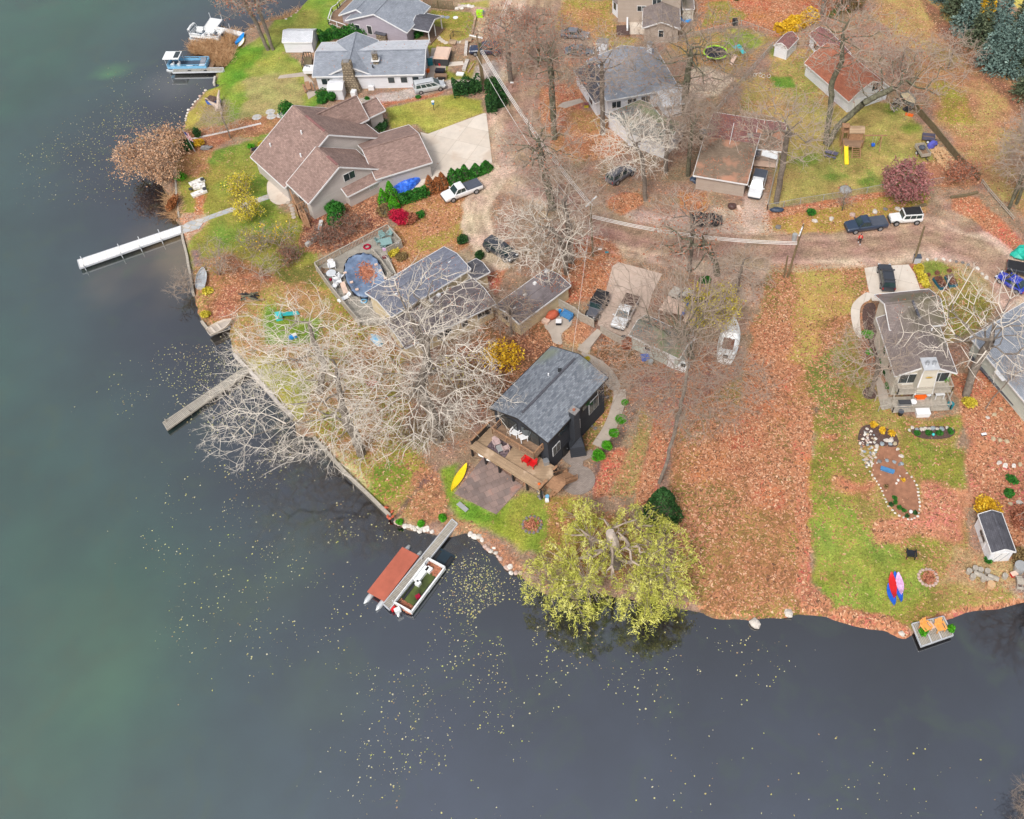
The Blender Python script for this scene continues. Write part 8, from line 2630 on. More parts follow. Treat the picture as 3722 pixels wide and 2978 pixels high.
bush('left potted yellow green fern on the small square dock','L',1360,440,.5,.7,'lf_lime',500,240,.1,name='fern',group='potted plants',z0=.15)
bush('right potted yellow green fern on the small square dock','L',1575,412,.5,.7,'lf_lime',501,240,.1,name='fern',group='potted plants',z0=.15)
chair('black plastic armchair alone on the green lawn','K',1272,1325,80,'black2',s=1.25)
def firepit(label,t,x,y,r_,n,m_kinds=(4,10)):
 p=at(t,x,y)
 for i in range(n):
  a=2*PI*i/n
  stone(p+Vector((math.cos(a)*r_,math.sin(a)*r_,0)),.22,'stone in the ring of the '+label,'fire pit stones',m_kinds)
 rs=np.random.RandomState(n); k_=260
 Pq=np.stack([p.x+rs.randn(k_)*r_*.4,p.y+rs.randn(k_)*r_*.4,.05+rs.rand(k_)*.2],-1)
 V,F=leaf_quads(Pq,.11,rs,flat=.6)
 o=link_mesh('ash_and_leaves',V,F,M['lf_rust'],tone=rs.rand(k_)); tag(o,'leaf filled hearth of the '+label,'fire pit',None)
firepit('fire pit on the lawn below the paver patio','J',505,1095,1.0,14)
firepit('round brick fire pit beside the kayaks','K',1403,1510,.95,16,(1,7))
firepit('fire ring in the play yard near the wire fence','D',757,1488,.8,12)
dome=MB().blob(at('D',757,1488,.25),(.85,.85,.3),.08,4,12,6).build('fire_pit_lid',M['greymetal'],smooth=False); tag(dome,'domed metal mesh lid over the play yard fire ring','lid')
def bench(label,t,a,c_,m,z=.0,name='bench',depth=.6,cat='bench'):
 p,q_=at(t,*a,z+.45),at(t,*c_,z+.45)
 mid_=(p+q_)/2; L=(q_-p).length
 r_=thing(name,(mid_.x,mid_.y,z),label,cat,None,math.atan2(q_.y-p.y,q_.x-p.x))
 MB().box((0,0,.42),(L,depth,.12)).build('seat',M[m],r_,local=True)
 MB().box((0,depth/2+.04,.68),(L,.1,.5)).build('backrest',M[m],r_,local=True)
 for sx in (-1,1):
  MB().box((sx*L*.46,0,.3),(.1,depth,.6)).build('leg',M[m],r_,local=True)
 return r_
M['sofablue']=mat('blue_cushion',S(70,128,176),.7,.12,3)
bench('blue cushioned outdoor sofa against the board fence','F',(1815,945),(1890,985),'sofablue',name='outdoor_sofa',depth=.8,cat='sofa')
M['rustfab']=mat('rust_fabric',S(186,92,64),.75,.15,2,bump=.3)
o=MB().blob(at('F',1740,960,.5),(.95,.6,.62),.1,3,10,7,rz=.6,flat=.3).build('covered_grill',M['rustfab'],smooth=True); tag(o,'rust orange covered grill at the board fence','grill')
boxthing('storage_bench','cream cushioned chest left of the covered grill','chest','F',1690,1000,(.9,.7,.5),'tarp_tan',-30)
boxthing('cube_table','dark cube table with white top on the patio nook','table','F',1790,1005,(.7,.7,.6),'navycube' if 'navycube' in M else 'black2',0,0,'white')
barrel('cyan water keg on the patio nook','F',1802,945,.2,.5,'cyan',name='keg')
barrel('small dark bin by the fence at the workshop','G',575,1165,.35,.7,'charcoalp')
boxthing('blue_crate','blue tarp bundle on the ground by the workshop','crate','G',745,1285,(1.0,.9,.4),'tarp_blue',10)
barrel('round metal fire drum by the workshop','G',785,1340,.35,.45,'greymetal',name='drum')
def mailbox(label,t,x,y,m,h=1.1):
 p=at(t,x,y); r_=thing('mailbox',p,label,'mailbox','mailboxes')
 MB().bar(p,p+up*h,.09).build('post',M['wood_plain'],r_)
 b=MB().tube([p+Vector((-.25,0,h+.1)),p+Vector((.25,0,h+.1))],.13,10)
 b.build('box',M[m],r_)
mailbox('white mailbox at the foot of the rusty leaved oak','B',1428,690,'white',.9)
mailbox('green newspaper box beside the road side leaf bank','G',443,515,'tealdk',1.0)
mailbox('white mailbox left of the green newspaper box','G',390,485,'white',.9)
boxthing('utility_box','pale blue utility cabinet beside the bare leaning pole','utility box','H',1327,495,(.9,.8,1.2),'ltcab' if 'ltcab' in M else 'poolwall',0,0,'bedcover')
bb=boxthing('wheelie_bin','lime green wheeled bin at the parking corner','bin','VA',1045,165,(1.1,.8,1.2),'limebin' if 'limebin' in M else 'lf_lime',0)
M['lime']=mat('lime_plastic',S(170,230,30),.5,.06,3)
for ch in bb.children:
 ch.data.materials[0]=M['lime']
barrel('small green pot beside the lime green bin','VA',1100,222,.3,.5,'tealdk',name='plant_pot')
def person(label,base,yaw,jacket,trousers,hairc,pose=0,skirt=None):
 r_=thing('person',base,label,'person',None,yaw)
 J={'pel': (0,0,.95),'chest': (.03,0,1.28),'neck': (.05,0,1.48),'head': (.08,0,1.64),
   'hl': (0,.1,.9),'kl': (.22,.11,.52),'al': (.16,.11,.08),'tl': (.34,.12,.03),
   'hr': (0,-.1,.9),'kr': (-.02,-.11,.48),'ar': (-.26,-.11,.1),'tr': (-.12,-.12,.03),
   'sl': (.03,.19,1.4),'el': (-.12,.27,1.14),'wl': (.06,.26,.92),'sr': (.03,-.19,1.4),'er': (.1,-.27,1.14),'wr': (.32,-.22,1.06)}
 def sk(nm,names,edges,rad,m,par,sub=1,grow_=.0):
  vs=[J[n_] for n_ in names]
  me=bpy.data.meshes.new(nm)
  me.from_pydata(vs,[(names.index(a),names.index(c_)) for a,c_ in edges],[])
  me.materials.append(m)
  o=bpy.data.objects.new(nm,me); COL.objects.link(o); o.parent=par; BASE[o.name]=Vector((0,0,0))
  md=o.modifiers.new('Skin','SKIN')
  me.skin_vertices.new() if not me.skin_vertices else None
  for i,n_ in enumerate(names):
   me.skin_vertices[0].data[i].radius=(rad[n_]+grow_,rad[n_]*.85+grow_)
  me.skin_vertices[0].data[0].use_root=True
  sb_=o.modifiers.new('Sub','SUBSURF'); sb_.levels=sub; sb_.render_levels=sub
  return o
 E_=[('pel','chest'),('chest','neck'),('neck','head'),('pel','hl'),('hl','kl'),('kl','al'),('al','tl'),('pel','hr'),('hr','kr'),('kr','ar'),('ar','tr'),('chest','sl'),('sl','el'),('el','wl'),('chest','sr'),('sr','er'),('er','wr')]
 rad=dict(pel=.15,chest=.17,neck=.06,head=.10,hl=.09,kl=.06,al=.04,tl=.035,hr=.09,kr=.06,ar=.04,tr=.035,sl=.07,el=.045,wl=.033,sr=.07,er=.045,wr=.033)
 body=sk('body',list(rad),E_,rad,mat('skin',S(206,160,136),.6,.05,4),r_)
 up_=['pel','chest','neck','sl','el','wl','sr','er','wr']
 sk('jacket',up_,[e for e in E_ if e[0] in up_ and e[1] in up_],{**rad,'neck': .07,'wl': .04,'wr': .04},M[jacket],r_,grow_=.02)
 lo=['pel','hl','kl','al','hr','kr','ar']
 sk('trousers',lo,[e for e in E_ if e[0] in lo and e[1] in lo],rad,M[trousers],r_,grow_=.022)
 MB().blob((.05,0,1.70),(.115,.10,.10),.04,2,10,7).build('hair',M[hairc],r_,local=True,smooth=True)
 MB().blob((.195,0,1.635),(.018,.014,.02),0,1,6,4).build('nose',MATS['skin'],r_,local=True)
 for n_ in ('tl','tr'):
  p=J[n_]
  MB().blob((p[0]-.03,p[1],.06),(.16,.06,.06),.02,2,8,5).build('shoe',M['white'],r_,local=True,smooth=True)
 for n_ in ('wl','wr'):
  p=Vector(J[n_])
  hb2=MB(); hb2.blob(p+Vector((.02,0,-.05)),(.035,.022,.05),0,1,8,5)
  for f_ in range(4):
   hb2.tube([p+Vector((-.005+f_*.016,0,-.08)),p+Vector((.0+f_*.017,.008,-.12)),p+Vector((.01+f_*.015,.016,-.14+.006*abs(f_-1.5)))],[.009,.008,.006],6)
  hb2.tube([p+Vector((.04,0,-.04)),p+Vector((.065,.01,-.08))],[.011,.008],6)
  hb2.build('hand',MATS['skin'],r_,local=True)
 return r_
pb_=at('H',864,398)
person('person in a red jacket and black trousers walking down the dirt road',pb_,R(-100),'red','black2','black')
M['palecloth']=mat('pale_cloth',S(214,212,226),.8,.05,4)
pb_=at('C',610,152,.3)
person('person in a pale top and purple trousers on the step by the bay window',pb_,R(170),'palecloth','lf_purple','black')
# play equipment and small things
for w__,n__ in ((wm,1300),(wm2,300),(wg1,500),(x7,300),(p2,350),(p1,200),(g1,350),(gg,500),(wb_,250),(r2,200),(ww,120)):
 w__.litter(n__)
def tramp():
 c_=at('C',1295,410,.85)
 w_=(at('C',1385,415,.85)-at('C',1202,415,.85)).length/2
 r_=thing('trampoline',(c_.x,c_.y,0),'round black trampoline with lime green edge','trampoline')
 MB().cyl((0,0,.84),w_*.9,.02,32).build('mat',M['black2'],r_,local=True)
 MB().tube([(math.cos(a)*w_,math.sin(a)*w_,.86) for a in [2*PI*i/32 for i in range(33)]],.12,6).build('edge_pad',M['lime'],r_,local=True)
 for i in range(6):
  a=2*PI*i/6
  MB().bar((math.cos(a)*w_,math.sin(a)*w_,0),(math.cos(a)*w_,math.sin(a)*w_,2.3),.06).build('post',M['charcoalp'],r_,local=True)
tramp()
def slide(root,a,c_,w_,m):
 a,c_=Vector(a),Vector(c_)
 b=MB()
 n=8
 P=[a.lerp(c_,i/n) for i in range(n+1)]
 for i in range(n+1):
  t=i/n
  P[i].z=a.z+(c_.z-a.z)*(t ** .9) if t<.9 else c_.z
 d=(c_-a); s_=Vector((-d.y,d.x,0)).normalized()*w_/2
 for i in range(n):
  b.quad(P[i]-s_,P[i+1]-s_,P[i+1]+s_,P[i]+s_)
  b.bar(P[i]-s_+up*.06,P[i+1]-s_+up*.06,.06,.16)
  b.bar(P[i]+s_+up*.06,P[i+1]+s_+up*.06,.06,.16)
 return b.build('slide',M[m],root)
pg=at('PL',540,560)
t=thing('wooden_playset',pg,'wooden playset with gabled cabin, yellow slide, ladder and swing beam','playset')
zc_=1.5
PP=[at('PL',*p,zc_) for p in ((350,500),(660,500),(700,560),(640,580),(500,585),(370,560))]
fl=[at('PL',352,440,zc_),at('PL',690,470,zc_),at('PL',640,590,zc_),at('PL',360,560,zc_)]
MB().prism([(p.x,p.y) for p in fl],zc_-.12,zc_).build('platform',M['wood_dark'],t)
for p in fl:
 MB().bar((p.x,p.y,0),(p.x,p.y,zc_+.9),.12).build('post',M['wood_plain'],t)
wp_=Wing(t,at('PL',462,378,2.7),at('PL',703,378,2.7),at('PL',700,250,3.3),2.9,.7,'u','wood_plain','wood',over=.12,z0=zc_,trim=None)
tw=at('PL',395,330,2.5)
b=MB()
for sx in (-.45,.45):
 for sy in (-.45,.45):
  b.bar((tw.x+sx,tw.y+sy,0),(tw.x+sx,tw.y+sy,3.6),.1)
for z_ in (2.6,3.5):
 b.box((tw.x,tw.y,z_),(1.1,1.1,.08))
b.build('lookout',M['wood_plain'],t)
slide(t,at('PL',410,560,1.5),at('PL',418,855,.15),.55,'yellow')
b=MB()
l0,l1=at('PL',510,575,1.5),at('PL',500,760,0)
dx_=Vector((1.25,0,0))
for k_ in (0,1):
 b.bar(l0+dx_*k_,l1+dx_*k_,.1)
for i in range(6):
 p=l0.lerp(l1,(i+.5)/6); b.bar(p,p+dx_,.06)
b.build('ladder',M['wood_plain'],t)
s0_,s1_=at('PL',690,400,2.3),at('PL',1055,400,2.3)
b=MB(); b.bar(s0_,s1_,.14)
e_=at('PL',975,405,2.3)
for dy in (-.9,.9):
 b.bar(e_,(e_.x-.1,e_.y+dy,0),.12)
b.build('swing_beam',M['wood_plain'],t)
sw=at('PL',870,400,2.3)
b=MB()
for k_ in (-.2,.2):
 b.bar((sw.x+k_,sw.y,2.2),(sw.x+k_,sw.y,.65),.02)
b.build('swing_chain',M['alu'],t)
sb2=MB().box((sw.x,sw.y,.6),(.5,.4,.35)).build('swing_seat',M['blue'],t)
def picnic(label,t_,a,c_,m):
 p,q_=at(t_,*a,.75),at(t_,*c_,.75)
 mid_=(p+q_)/2; L=(q_-p).length
 r_=thing('picnic_table',(mid_.x,mid_.y,0),label,'picnic table','picnic tables',math.atan2(q_.y-p.y,q_.x-p.x))
 MB().box((0,0,.74),(L,.75,.05)).build('table_top',M[m],r_,local=True)
 for sy in (-.65,.65):
  MB().box((0,sy,.44),(L,.28,.05)).build('bench',M[m],r_,local=True)
 for sx in (-.35,.35):
  b=MB(); b.bar((sx*L,-.7,.0),(sx*L,.25,.72),.08); b.bar((sx*L,.7,0),(sx*L,-.25,.72),.08); b.bar((sx*L,-.7,.4),(sx*L,.7,.4),.06)
  b.build('trestle',M[m],r_,local=True)
M['slate']=mat('slate_paint',S(92,90,110),.6,.12,3)
picnic('slate purple picnic table left of the yellow slide','PL',(88,640),(280,690),'slate')
picnic('reddish wooden picnic table on the paving at the white house corner','A',(1538,640),(1560,700),'wood_plain')
t=thing('toy_playhouse',at('C',1490,400),'teal roofed toy climber with cream slide next to the trampoline','toy')
M['toyteal']=mat('toy_teal',S(60,188,190),.5,.1,3)
for a_,c_ in (((1440,375),(1490,355)),((1480,365),(1520,420))):
 b=MB(); b.bar(at('C',*a_,1.7),at('C',*c_,1.7),.7,.06); b.build('roof_panel',M['toyteal'],t)
b=MB()
for x_,y_ in ((1450,400),(1500,440),(1520,410)):
 p=at('C',x_,y_); b.bar(p,p+up*1.6,.12)
b.build('post',M['tarp_tan'],t)
slide(t,at('C',1455,430,1.2),at('C',1415,505,.1),.6,'tarp_tan')
t=thing('toy_slide',at('E',1390,960),'small aqua and white toy slide under the pale branches','toy')
slide(t,at('E',1350,955,1.0),at('E',1480,945,.1),.55,'toyteal')
MB().box(at('E',1322,970,.5),(.8,.8,.9),.3).build('tower',M['toyteal'],t)
t=thing('toy_cart',at('E',1430,1130),'blue and white toy cart under the pale branches','toy')
MB().box(at('E',1430,1130,.3),(1.0,.5,.4),.5).build('body',M['cyan'],t)
MB().box(at('E',1445,1115,.55),(.5,.4,.2),.5).build('seat',M['fiber'],t)
t=thing('covered_ride_on',at('F',370,1170),'pale blue tarped bundle against the pool deck fence','tarp')
MB().blob(at('F',365,1155,.5),(1.1,.6,.6),.2,12,9,6,rz=-.9).build('tarp',M['ltblue'],t)
def trailer(label,t_,c_,d_,L,W,m,wheels='cyan'):
 p=at(t_,*c_,.6); q_=at(t_,c_[0]+d_[0],c_[1]+d_[1],.6)
 r_=thing('utility_trailer',(p.x,p.y,0),label,'trailer','trailers',math.atan2(q_.y-p.y,q_.x-p.x))
 MB().box((0,0,.5),(L,W,.08)).build('bed',M['wood_dark'],r_,local=True)
 for sx,sy,lx,ly in ((0,W/2,L,.06),(0,-W/2,L,.06),(L/2,0,.06,W),(-L/2,0,.06,W)):
  MB().box((sx,sy,.78),(lx,ly,.55)).build('side_panel',M[m],r_,local=True)
 for sy in (-1,1):
  w_=MB().tube([(0,sy*(W/2+.05),.32),(0,sy*(W/2+.25),.32)],.32,12).build('wheel',M['rubber'],r_,local=True)
  MB().tube([(0,sy*(W/2+.24),.32),(0,sy*(W/2+.27),.32)],.2,10).build('rim',M['fiber'],w_,local=True)
 MB().bar((L/2,0,.45),(L/2+.9,0,.35),.08).build('tow_bar',M['charcoalp'],r_,local=True)
 return r_
tr=trailer('grey wood sided utility trailer beside the firewood heap','PL',(1610,640),(100,150),2.6,1.4,'wood_grey')
MB().blob((-.5,.1,.8),(.5,.45,.35),.2,3,8,6).build('bag',M['bedcover'],tr,local=True)
trailer('small purple framed garden cart at the dark fence','PL',(1700,435),(100,12),1.8,1.0,'slate')
o=MB().blob(at('PL',1755,550,.5),(.95,.45,.6),.25,5,9,6,rz=.5).build('covered_mower',mat('periwinkle_tarp',S(88,92,180),.5,.2,3,bump=.5)); tag(o,'periwinkle blue tarped mower between cart and firewood','mower')
M['logm']=mat('split_log',S(206,176,138),.85,.25,5,bump=.3,col2=S(190,150,110))
lp_=[]
for i in range(4):
 r1_=qs.uniform(.07,.1)
 b=MB().tube([(-.28,0,0),(.28,0,0)],r1_,5+i % 2)
 o=b.build('log',M['logm'],local=True); lp_.append(o.data); bpy.data.objects.remove(o)
hp_poly=[(1740,640),(1830,590),(1960,620),(2110,860),(2000,960),(1900,870),(1780,720)]
n=0
while n<190:
 x_,y_=qs.uniform(1740,2110),qs.uniform(590,960)
 dd_=sdf(np.array([x_]),np.array([y_]),hp_poly)[0]
 if dd_>0:
  p=at('PL',x_,y_)
  o=bpy.data.objects.new('split_log',lp_[qs.randrange(4)]); COL.objects.link(o)
  o.location=(p.x,p.y,qs.uniform(.05,.1+min(.6,dd_*.008)))
  o.rotation_euler=(qs.uniform(-.5,.5),qs.uniform(-.5,.5),qs.uniform(0,6.28)); s_=qs.uniform(.9,1.6); o.scale=(s_,s_,s_)
  tag(o,'pale split log in the loose firewood heap by the dark fence','log','split logs of the firewood heap')
  n += 1
for i,(x_,y_,k_) in enumerate(((160,787,0),(196,770,1),(228,780,1),(268,787,1),(182,820,0),(220,805,2),(246,830,1),(268,830,2),(303,822,2),(290,867,3),(372,815,1))):
 p=at('SH',x_,y_)
 b=MB()
 if k_ in (0,1,3):
  b.tube([p,p+up*.5],.3 if k_ != 3 else .42,10)
 else:
  b.tube([p+Vector((-.5,.25,.25)),p+Vector((.5,-.25,.25))],.26,10)
 o=b.build('log_round',M['wood_grey'] if k_ != 3 else M['logm'])
 tag(o,('leftmost upright','tall upright','small upright','upright third','low front left','longest lying','brown tilted upright','thick lying','rightmost lying','pale topped front','solitary right hand')[i]+' sawn log below the long white shed','log','sawn logs by the shed')
barrel('large grey metal drum behind the campfire junk at the right edge','SH',455,775,.62,1.0,'greymetal',name='drum')
boxthing('red_cooler','red and cream cooler beside the grey metal drum','cooler','SH',434,790,(.7,.5,.45),'red',20,0,'tarp_tan')
picnic('grey picnic bench below the metal drum at the right edge','SH',(450,835),(490,840),'wood_grey')
M['dkteal']=mat('deep_teal_paint',S(20,96,118),.6,.12,3)
for i,(a_,c_,r_) in enumerate((((445,385),(515,480),0),((555,370),(600,460),0))):
 p,q_=at('RE',*a_,.4),at('RE',*c_,.4)
 mid_=(p+q_)/2; L=(q_-p).length
 t=thing('raised_planter',(mid_.x,mid_.y,0),('left teal raised planter full of dry stalks','right teal raised planter full of dry stalks')[i],'planter','raised planters',math.atan2(q_.y-p.y,q_.x-p.x))
 MB().box((0,0,.22),(L,1.1,.44)).build('box',M['dkteal'],t,local=True)
 MB().box((0,0,.45),(L*.92,1.0,.03)).build('soil',M['mulch'],t,local=True)
 rs=np.random.RandomState(i); Pq=np.stack([(rs.rand(260)-.5)*L*.9,(rs.rand(260)-.5)*.95,.5+rs.rand(260)*.3],-1)
 V,F=leaf_quads(Pq,.09,rs); link_mesh('stalks',V,F,M['lf_litter'],t,local=True,tone=rs.rand(260))
for i,(x_,y_) in enumerate(((370,375),(447,357),(558,337),(523,500))):
 bush(('dry brown tuft beside the yellow hedge','dry brown tuft above the left planter','dry brown tuft above the right planter','dry brown tuft below the left planter')[i],'RE',x_,y_,.4,.5,'lf_litter',520+i,150,.08)
t=thing('raised_bed',at('A',1170,1180),'brown raised bed planted with a yellow fringed pond beside tyres','planter')
p0_,p1_,p2_,p3_=[at('A',*p,.5) for p in ((1098,1195),(1215,1160),(1215,1130),(1100,1165))]
MB().prism([(p.x,p.y) for p in (p0_,p1_,p2_,p3_)],0,.5).build('box',M['wood_dark'],t)
MB().prism([(p.x,p.y) for p in (p0_.lerp(p2_,.08),p1_.lerp(p3_,.08),p2_.lerp(p0_,.08),p3_.lerp(p1_,.08))],.4,.52).build('pond',mat('pond_surface',S(40,40,40),.15,.3,2),t)
for i,(x_,y_,m_) in enumerate(((1110,1165,'lf_lime'),(1190,1145,'lf_yellow'),(1240,1150,'lf_gold'))):
 bush(('lime plant left of the raised bed','yellow plant behind the raised bed','orange plant right of the raised bed')[i],'A',x_,y_,.6,.8,m_,530+i,220,.09)
for i,(x_,y_,m_) in enumerate(((1182,1215,'rubber'),(1212,1205,'rubber'),(1243,1160,'white'))):
 c_=at('A',x_,y_,.15)
 o=MB().tube([c_+Vector((math.cos(a)*.28,math.sin(a)*.28,0)) for a in [2*PI*k_/14 for k_ in range(15)]],.12,6).build('tyre',M[m_])
 tag(o,('left black tyre in front of the raised bed','right black tyre in front of the raised bed','white painted tyre beside the raised bed')[i],'tyre','tyres by the raised bed')
t=thing('dismantled_paddle_boat',at('A',690,1480),'white dismantled paddle boat hull lying on the lawn','boat')
M['oldwhite']=mat('grimy_white',S(206,198,190),.7,.35,2.5,bump=.3,col2=S(226,222,216))
for a_,c_,w_ in (((625,1450),(735,1405),.9),((640,1535),(755,1490),.9),((650,1470),(745,1450),1.0)):
 p,q_=at('A',*a_,.2),at('A',*c_,.2)
 MB().bar(p,q_,w_,.3).build('float_hull',M['oldwhite'],t)
for x_,y_ in ((722,1408),(740,1482),(632,1485)):
 p=at('A',x_,y_,.4); MB().cyl(p,.28,.15,12).build('paddle_wheel',M['charcoalp'],t)
t=thing('driftwood',at('A',850,865),'large forked grey driftwood on the worn lakeside lawn','driftwood')
M['drift']=mat('driftwood',S(190,172,158),.9,.25,4,bump=.5)
T=[at('A',855,868,.1),at('A',830,830,.3),at('A',790,800,.6),at('A',745,770,.9)]
MB().tube(T,[.5,.35,.25,.1],8).build('limb',M['drift'],t)
MB().tube([at('A',855,866,.2),at('A',850,810,.6),at('A',848,760,1.1),at('A',855,708,1.5)],[.5,.32,.24,.1],8).build('limb',M['drift'],t)
MB().tube([at('A',868,880,.05),at('A',880,920,.1),at('A',900,950,.1)],[.12,.08,.04],6).build('branch',M['drift'],t)
o=boxthing('canvas_shelter','brown roofed small shelter behind the driftwood','shelter','A',795,770,(1.6,1.3,.9),'tarp_blue',-20,0,'mulch')
boxthing('blue_box','blue and white box beside the driftwood fork','box','A',850,785,(.6,.5,.4),'blue',10,0,'white')
pb_=at('A',668,1190); h_=6.0
t=thing('flagpole',pb_,'slanting flagpole with a small striped flag on the border bed','flagpole')
tp_=at('A',570,1022,hgt(pb_,'A',1022))
MB().tube([pb_,tp_],[.06,.04],8).build('pole',M['alu'],t)
f0=pb_.lerp(tp_,.95)
d1_=Vector((.25,-.1,-1.0)).normalized()
fl_=MB()
for i in range(7):
 a_=f0+Vector((.12*i,-.05*i,-.02*i)); fl_.quad(a_,a_+Vector((.12,-.05,-.02)),a_+Vector((.12,-.05,-.02))+d1_*1.5,a_+d1_*1.5)
m,nt_,b_=_nt('flag_cloth')
w_n=nt_.nodes.new('ShaderNodeTexWave'); w_n.inputs['Scale'].default_value=1.2; w_n.bands_direction='X'
g_n=nt_.nodes.new('ShaderNodeTexCoord'); nt_.links.new(g_n.outputs['Object'],w_n.inputs['Vector'])
cr_n=nt_.nodes.new('ShaderNodeValToRGB'); cr_n.color_ramp.interpolation='CONSTANT'
cr_n.color_ramp.elements[0].color=(*S(176,40,56),1); cr_n.color_ramp.elements[1].color=(*S(226,224,224),1); cr_n.color_ramp.elements[1].position=.5
nt_.links.new(w_n.outputs['Fac'],cr_n.inputs[0]); nt_.links.new(cr_n.outputs[0],b_.inputs['Base Color'])
fo=fl_.build('flag',m,t)
MB().quad(f0+Vector((0,-.03,.01)),f0+Vector((.4,-.2,-.05)),f0+Vector((.4,-.2,-.05))+d1_*.6,f0+Vector((0,-.03,.01))+d1_*.6).build('canton',mat('flag_blue',S(50,60,120),.8,.05,3),fo)
o=MB().blob(at('A',750,1160,.25),(.9,.45,.35),.25,15,8,5,rz=.3).build('lawn_boulder',M['stone_dark']); tag(o,'grey blue boulder heap right of the flagpole','stone')
pb_=at('B',815,865); t=thing('bird_bath',pb_,'blue bird box on a post with white cap in the drive side lawn','bird box')
MB().bar(pb_,pb_+up*1.2,.07).build('post',M['black'],t)
MB().box(pb_+up*1.35,(.35,.35,.4)).build('box',M['sofablue'],t); MB().cyl(pb_+up*1.58,.26,.1,10).build('roof',M['white'],t)
boxthing('white_top_trailer','cream topped camper trailer beside the long white house','trailer','B',878,410,(2.4,3.4,1.6),'charcoalp',-4,0,'tarp_tan')
for i,(x_,y_,sz,m_,lb) in enumerate(((875,470,(1.6,.8,.7),'greymetal','metal bench cart below the cream topped trailer'),(862,490,(.8,.6,.5),'red','red wheelbarrow tub beside the metal bench cart'),(860,545,(1.5,1.0,.9),'black2','black grill under the yard junk'),(865,585,(2.0,.8,.7),'wood_dark','brown workbench below the black grill'),
  (782,470,(.8,1.2,.8),'tealdk','dark green bin at the white house gable'),(795,450,(.7,.7,.7),'white','white plastic seat at the white house gable'),(765,545,(.5,.6,.5),'orange','orange pot at the white house gable'),(1018,575,(1.2,.8,.3),'fiber','flat white box on the leaves by the block wall'),(875,600,(1.2,.5,.5),'rubber','row of dark tyres under the workbench'))):
 boxthing(('bench_cart','wheelbarrow','grill','workbench','bin','plastic_seat','plant_pot','flat_box','tyre_row')[i],lb,('cart','wheelbarrow','grill','workbench','bin','seat','pot','box','tyres')[i],'B',x_,y_,sz,m_,(5,30,-5,0,10,20,0,-10,0)[i])
boxthing('propane_tank','white propane cylinder beside the fieldstone chimney','tank','A',1906,710,(.8,.9,1.0),'white',-8)
barrel('teal hose reel at the white house wall','B',582,640,.25,.5,'tealdk',name='hose_reel')
for i,(x_,y_) in enumerate(((362,665),(385,672))):
 o=MB().blob(at('B',x_,y_,.3),(.25,.25,.3),.05,i,8,6).build('garden_lantern',M['lf_yellow' if i == 0 else 'lime']); tag(o,('yellow garden ornament at the white house wall','lime garden ornament at the white house wall')[i],'ornament')
t=thing('porch_deck',at('A',1550,560),'small dark railed porch at the lake end of the long white house','deck')
MB().prism([(p.x,p.y) for p in (at('A',1520,580),at('A',1585,590),at('A',1590,480),at('A',1530,480))],0,.8).build('platform',M['wood_dk2'],t)
b=MB()
pp_=[at('A',*q_) for q_ in ((1590,480),(1532,480),(1520,578),(1580,590))]
for p,q_ in zip(pp_,pp_[1:]):
 b.bar(p+up*1.7,q_+up*1.7,.1,.06)
 for i in range(4):
  c_=p.lerp(q_,i/3); b.box((c_.x,c_.y,1.2),(.08,.08,1.0))
b.build('railing',M['black'],t)
boxthing('hot_tub','white covered hot tub on the dark railed porch','hot tub','A',1555,530,(1.6,1.6,.7),'white',0,.8)
M['kayakred']=M['red']
for i,(x_,y_,m_,lb) in enumerate(((215,885,'fiber','white and blue board stored under the deck rim'),(290,915,'red','red kayak nose under the deck rim'),(315,945,'fiber','white kayak nose under the deck rim'))):
 o=MB().blob(at('DK',x_,y_,.9),(.5,.2,.15),.05,i,8,5,rz=-.5).build('paddle_board',M[m_]); tag(o,lb,'kayak','boats under the deck')
b0=at('DK',1250,1520); barrel('light blue bucket at the deck corner post','DK',1250,1560,.22,.4,'ltblue',name='bucket')
boxthing('white_crate','white crate beside the light blue bucket','crate','DK',1242,1580,(.4,.4,.3),'white',10)
for i,(a_,c_,r_) in enumerate((((1290,1540),(1560,1110),.16),((1340,1520),(1450,1420),.1))):
 o=MB().bar(at('DK',*a_,.25),at('DK',*c_,.25),r_*2.2,r_*2).build('timber_beam',M['wood_plain']); tag(o,('long timber beams stacked beside the deck stairs','short timber beams beside the long ones')[i],'timber','timber beams by the deck')
n=0
for x_,y_ in ((1110,1450),(1130,1480),(1150,1520),(1185,1530),(1125,1530),(1145,1560),(1160,1475)):
 p=at('DK',x_,y_); stone(p,.26,'stump or stone heaped under the deck corner','stones under the deck corner',(1,9,4))
boxthing('square_planter','cream square planter below the black chimney','planter','DK',1670,690,(.8,.8,.35),'tarp_tan',30)
boxthing('air_conditioner','grey heat pump beside the black house steps','air conditioner','DK',1225,960,(.6,.6,.7),'rim',20,zd)
o=MB().blob(at('DK',1120,1335,zd+.2),(.18,.18,.16),.05,2,9,6).build('pumpkin',M['orange']); tag(o,'small orange pumpkin at the deck corner','pumpkin')
t=thing('potted_plant',at('DK',1040,935,zd),'spiky green potted plant behind the red deck chairs','potted plant','potted plants')
p=at('DK',1040,935,zd); MB().tube([p,p+up*.3],[.14,.2],9).build('pot',M['stone_dark'],t)
rs=np.random.RandomState(3); V,F=leaf_quads(np.array(p)+np.array((0,0,.5))+rs.randn(80,3)*.18,.09,rs,stretch=2); link_mesh('foliage',V,F,M['lf_yellow'],t,tone=rs.rand(80))
for i,(x_,y_) in enumerate(((575,655),(880,835))):
 p=at('DK',x_,y_,zd); o=MB().tube([p+Vector((math.cos(a)*.22,math.sin(a)*.22,.5)) for a in [2*PI*k_/12 for k_ in range(13)]],.03,5).build('hanging_ring',M['black']); tag(o,('iron ring stand behind the rug','iron ring hanging below the balcony edge')[i],'ring')
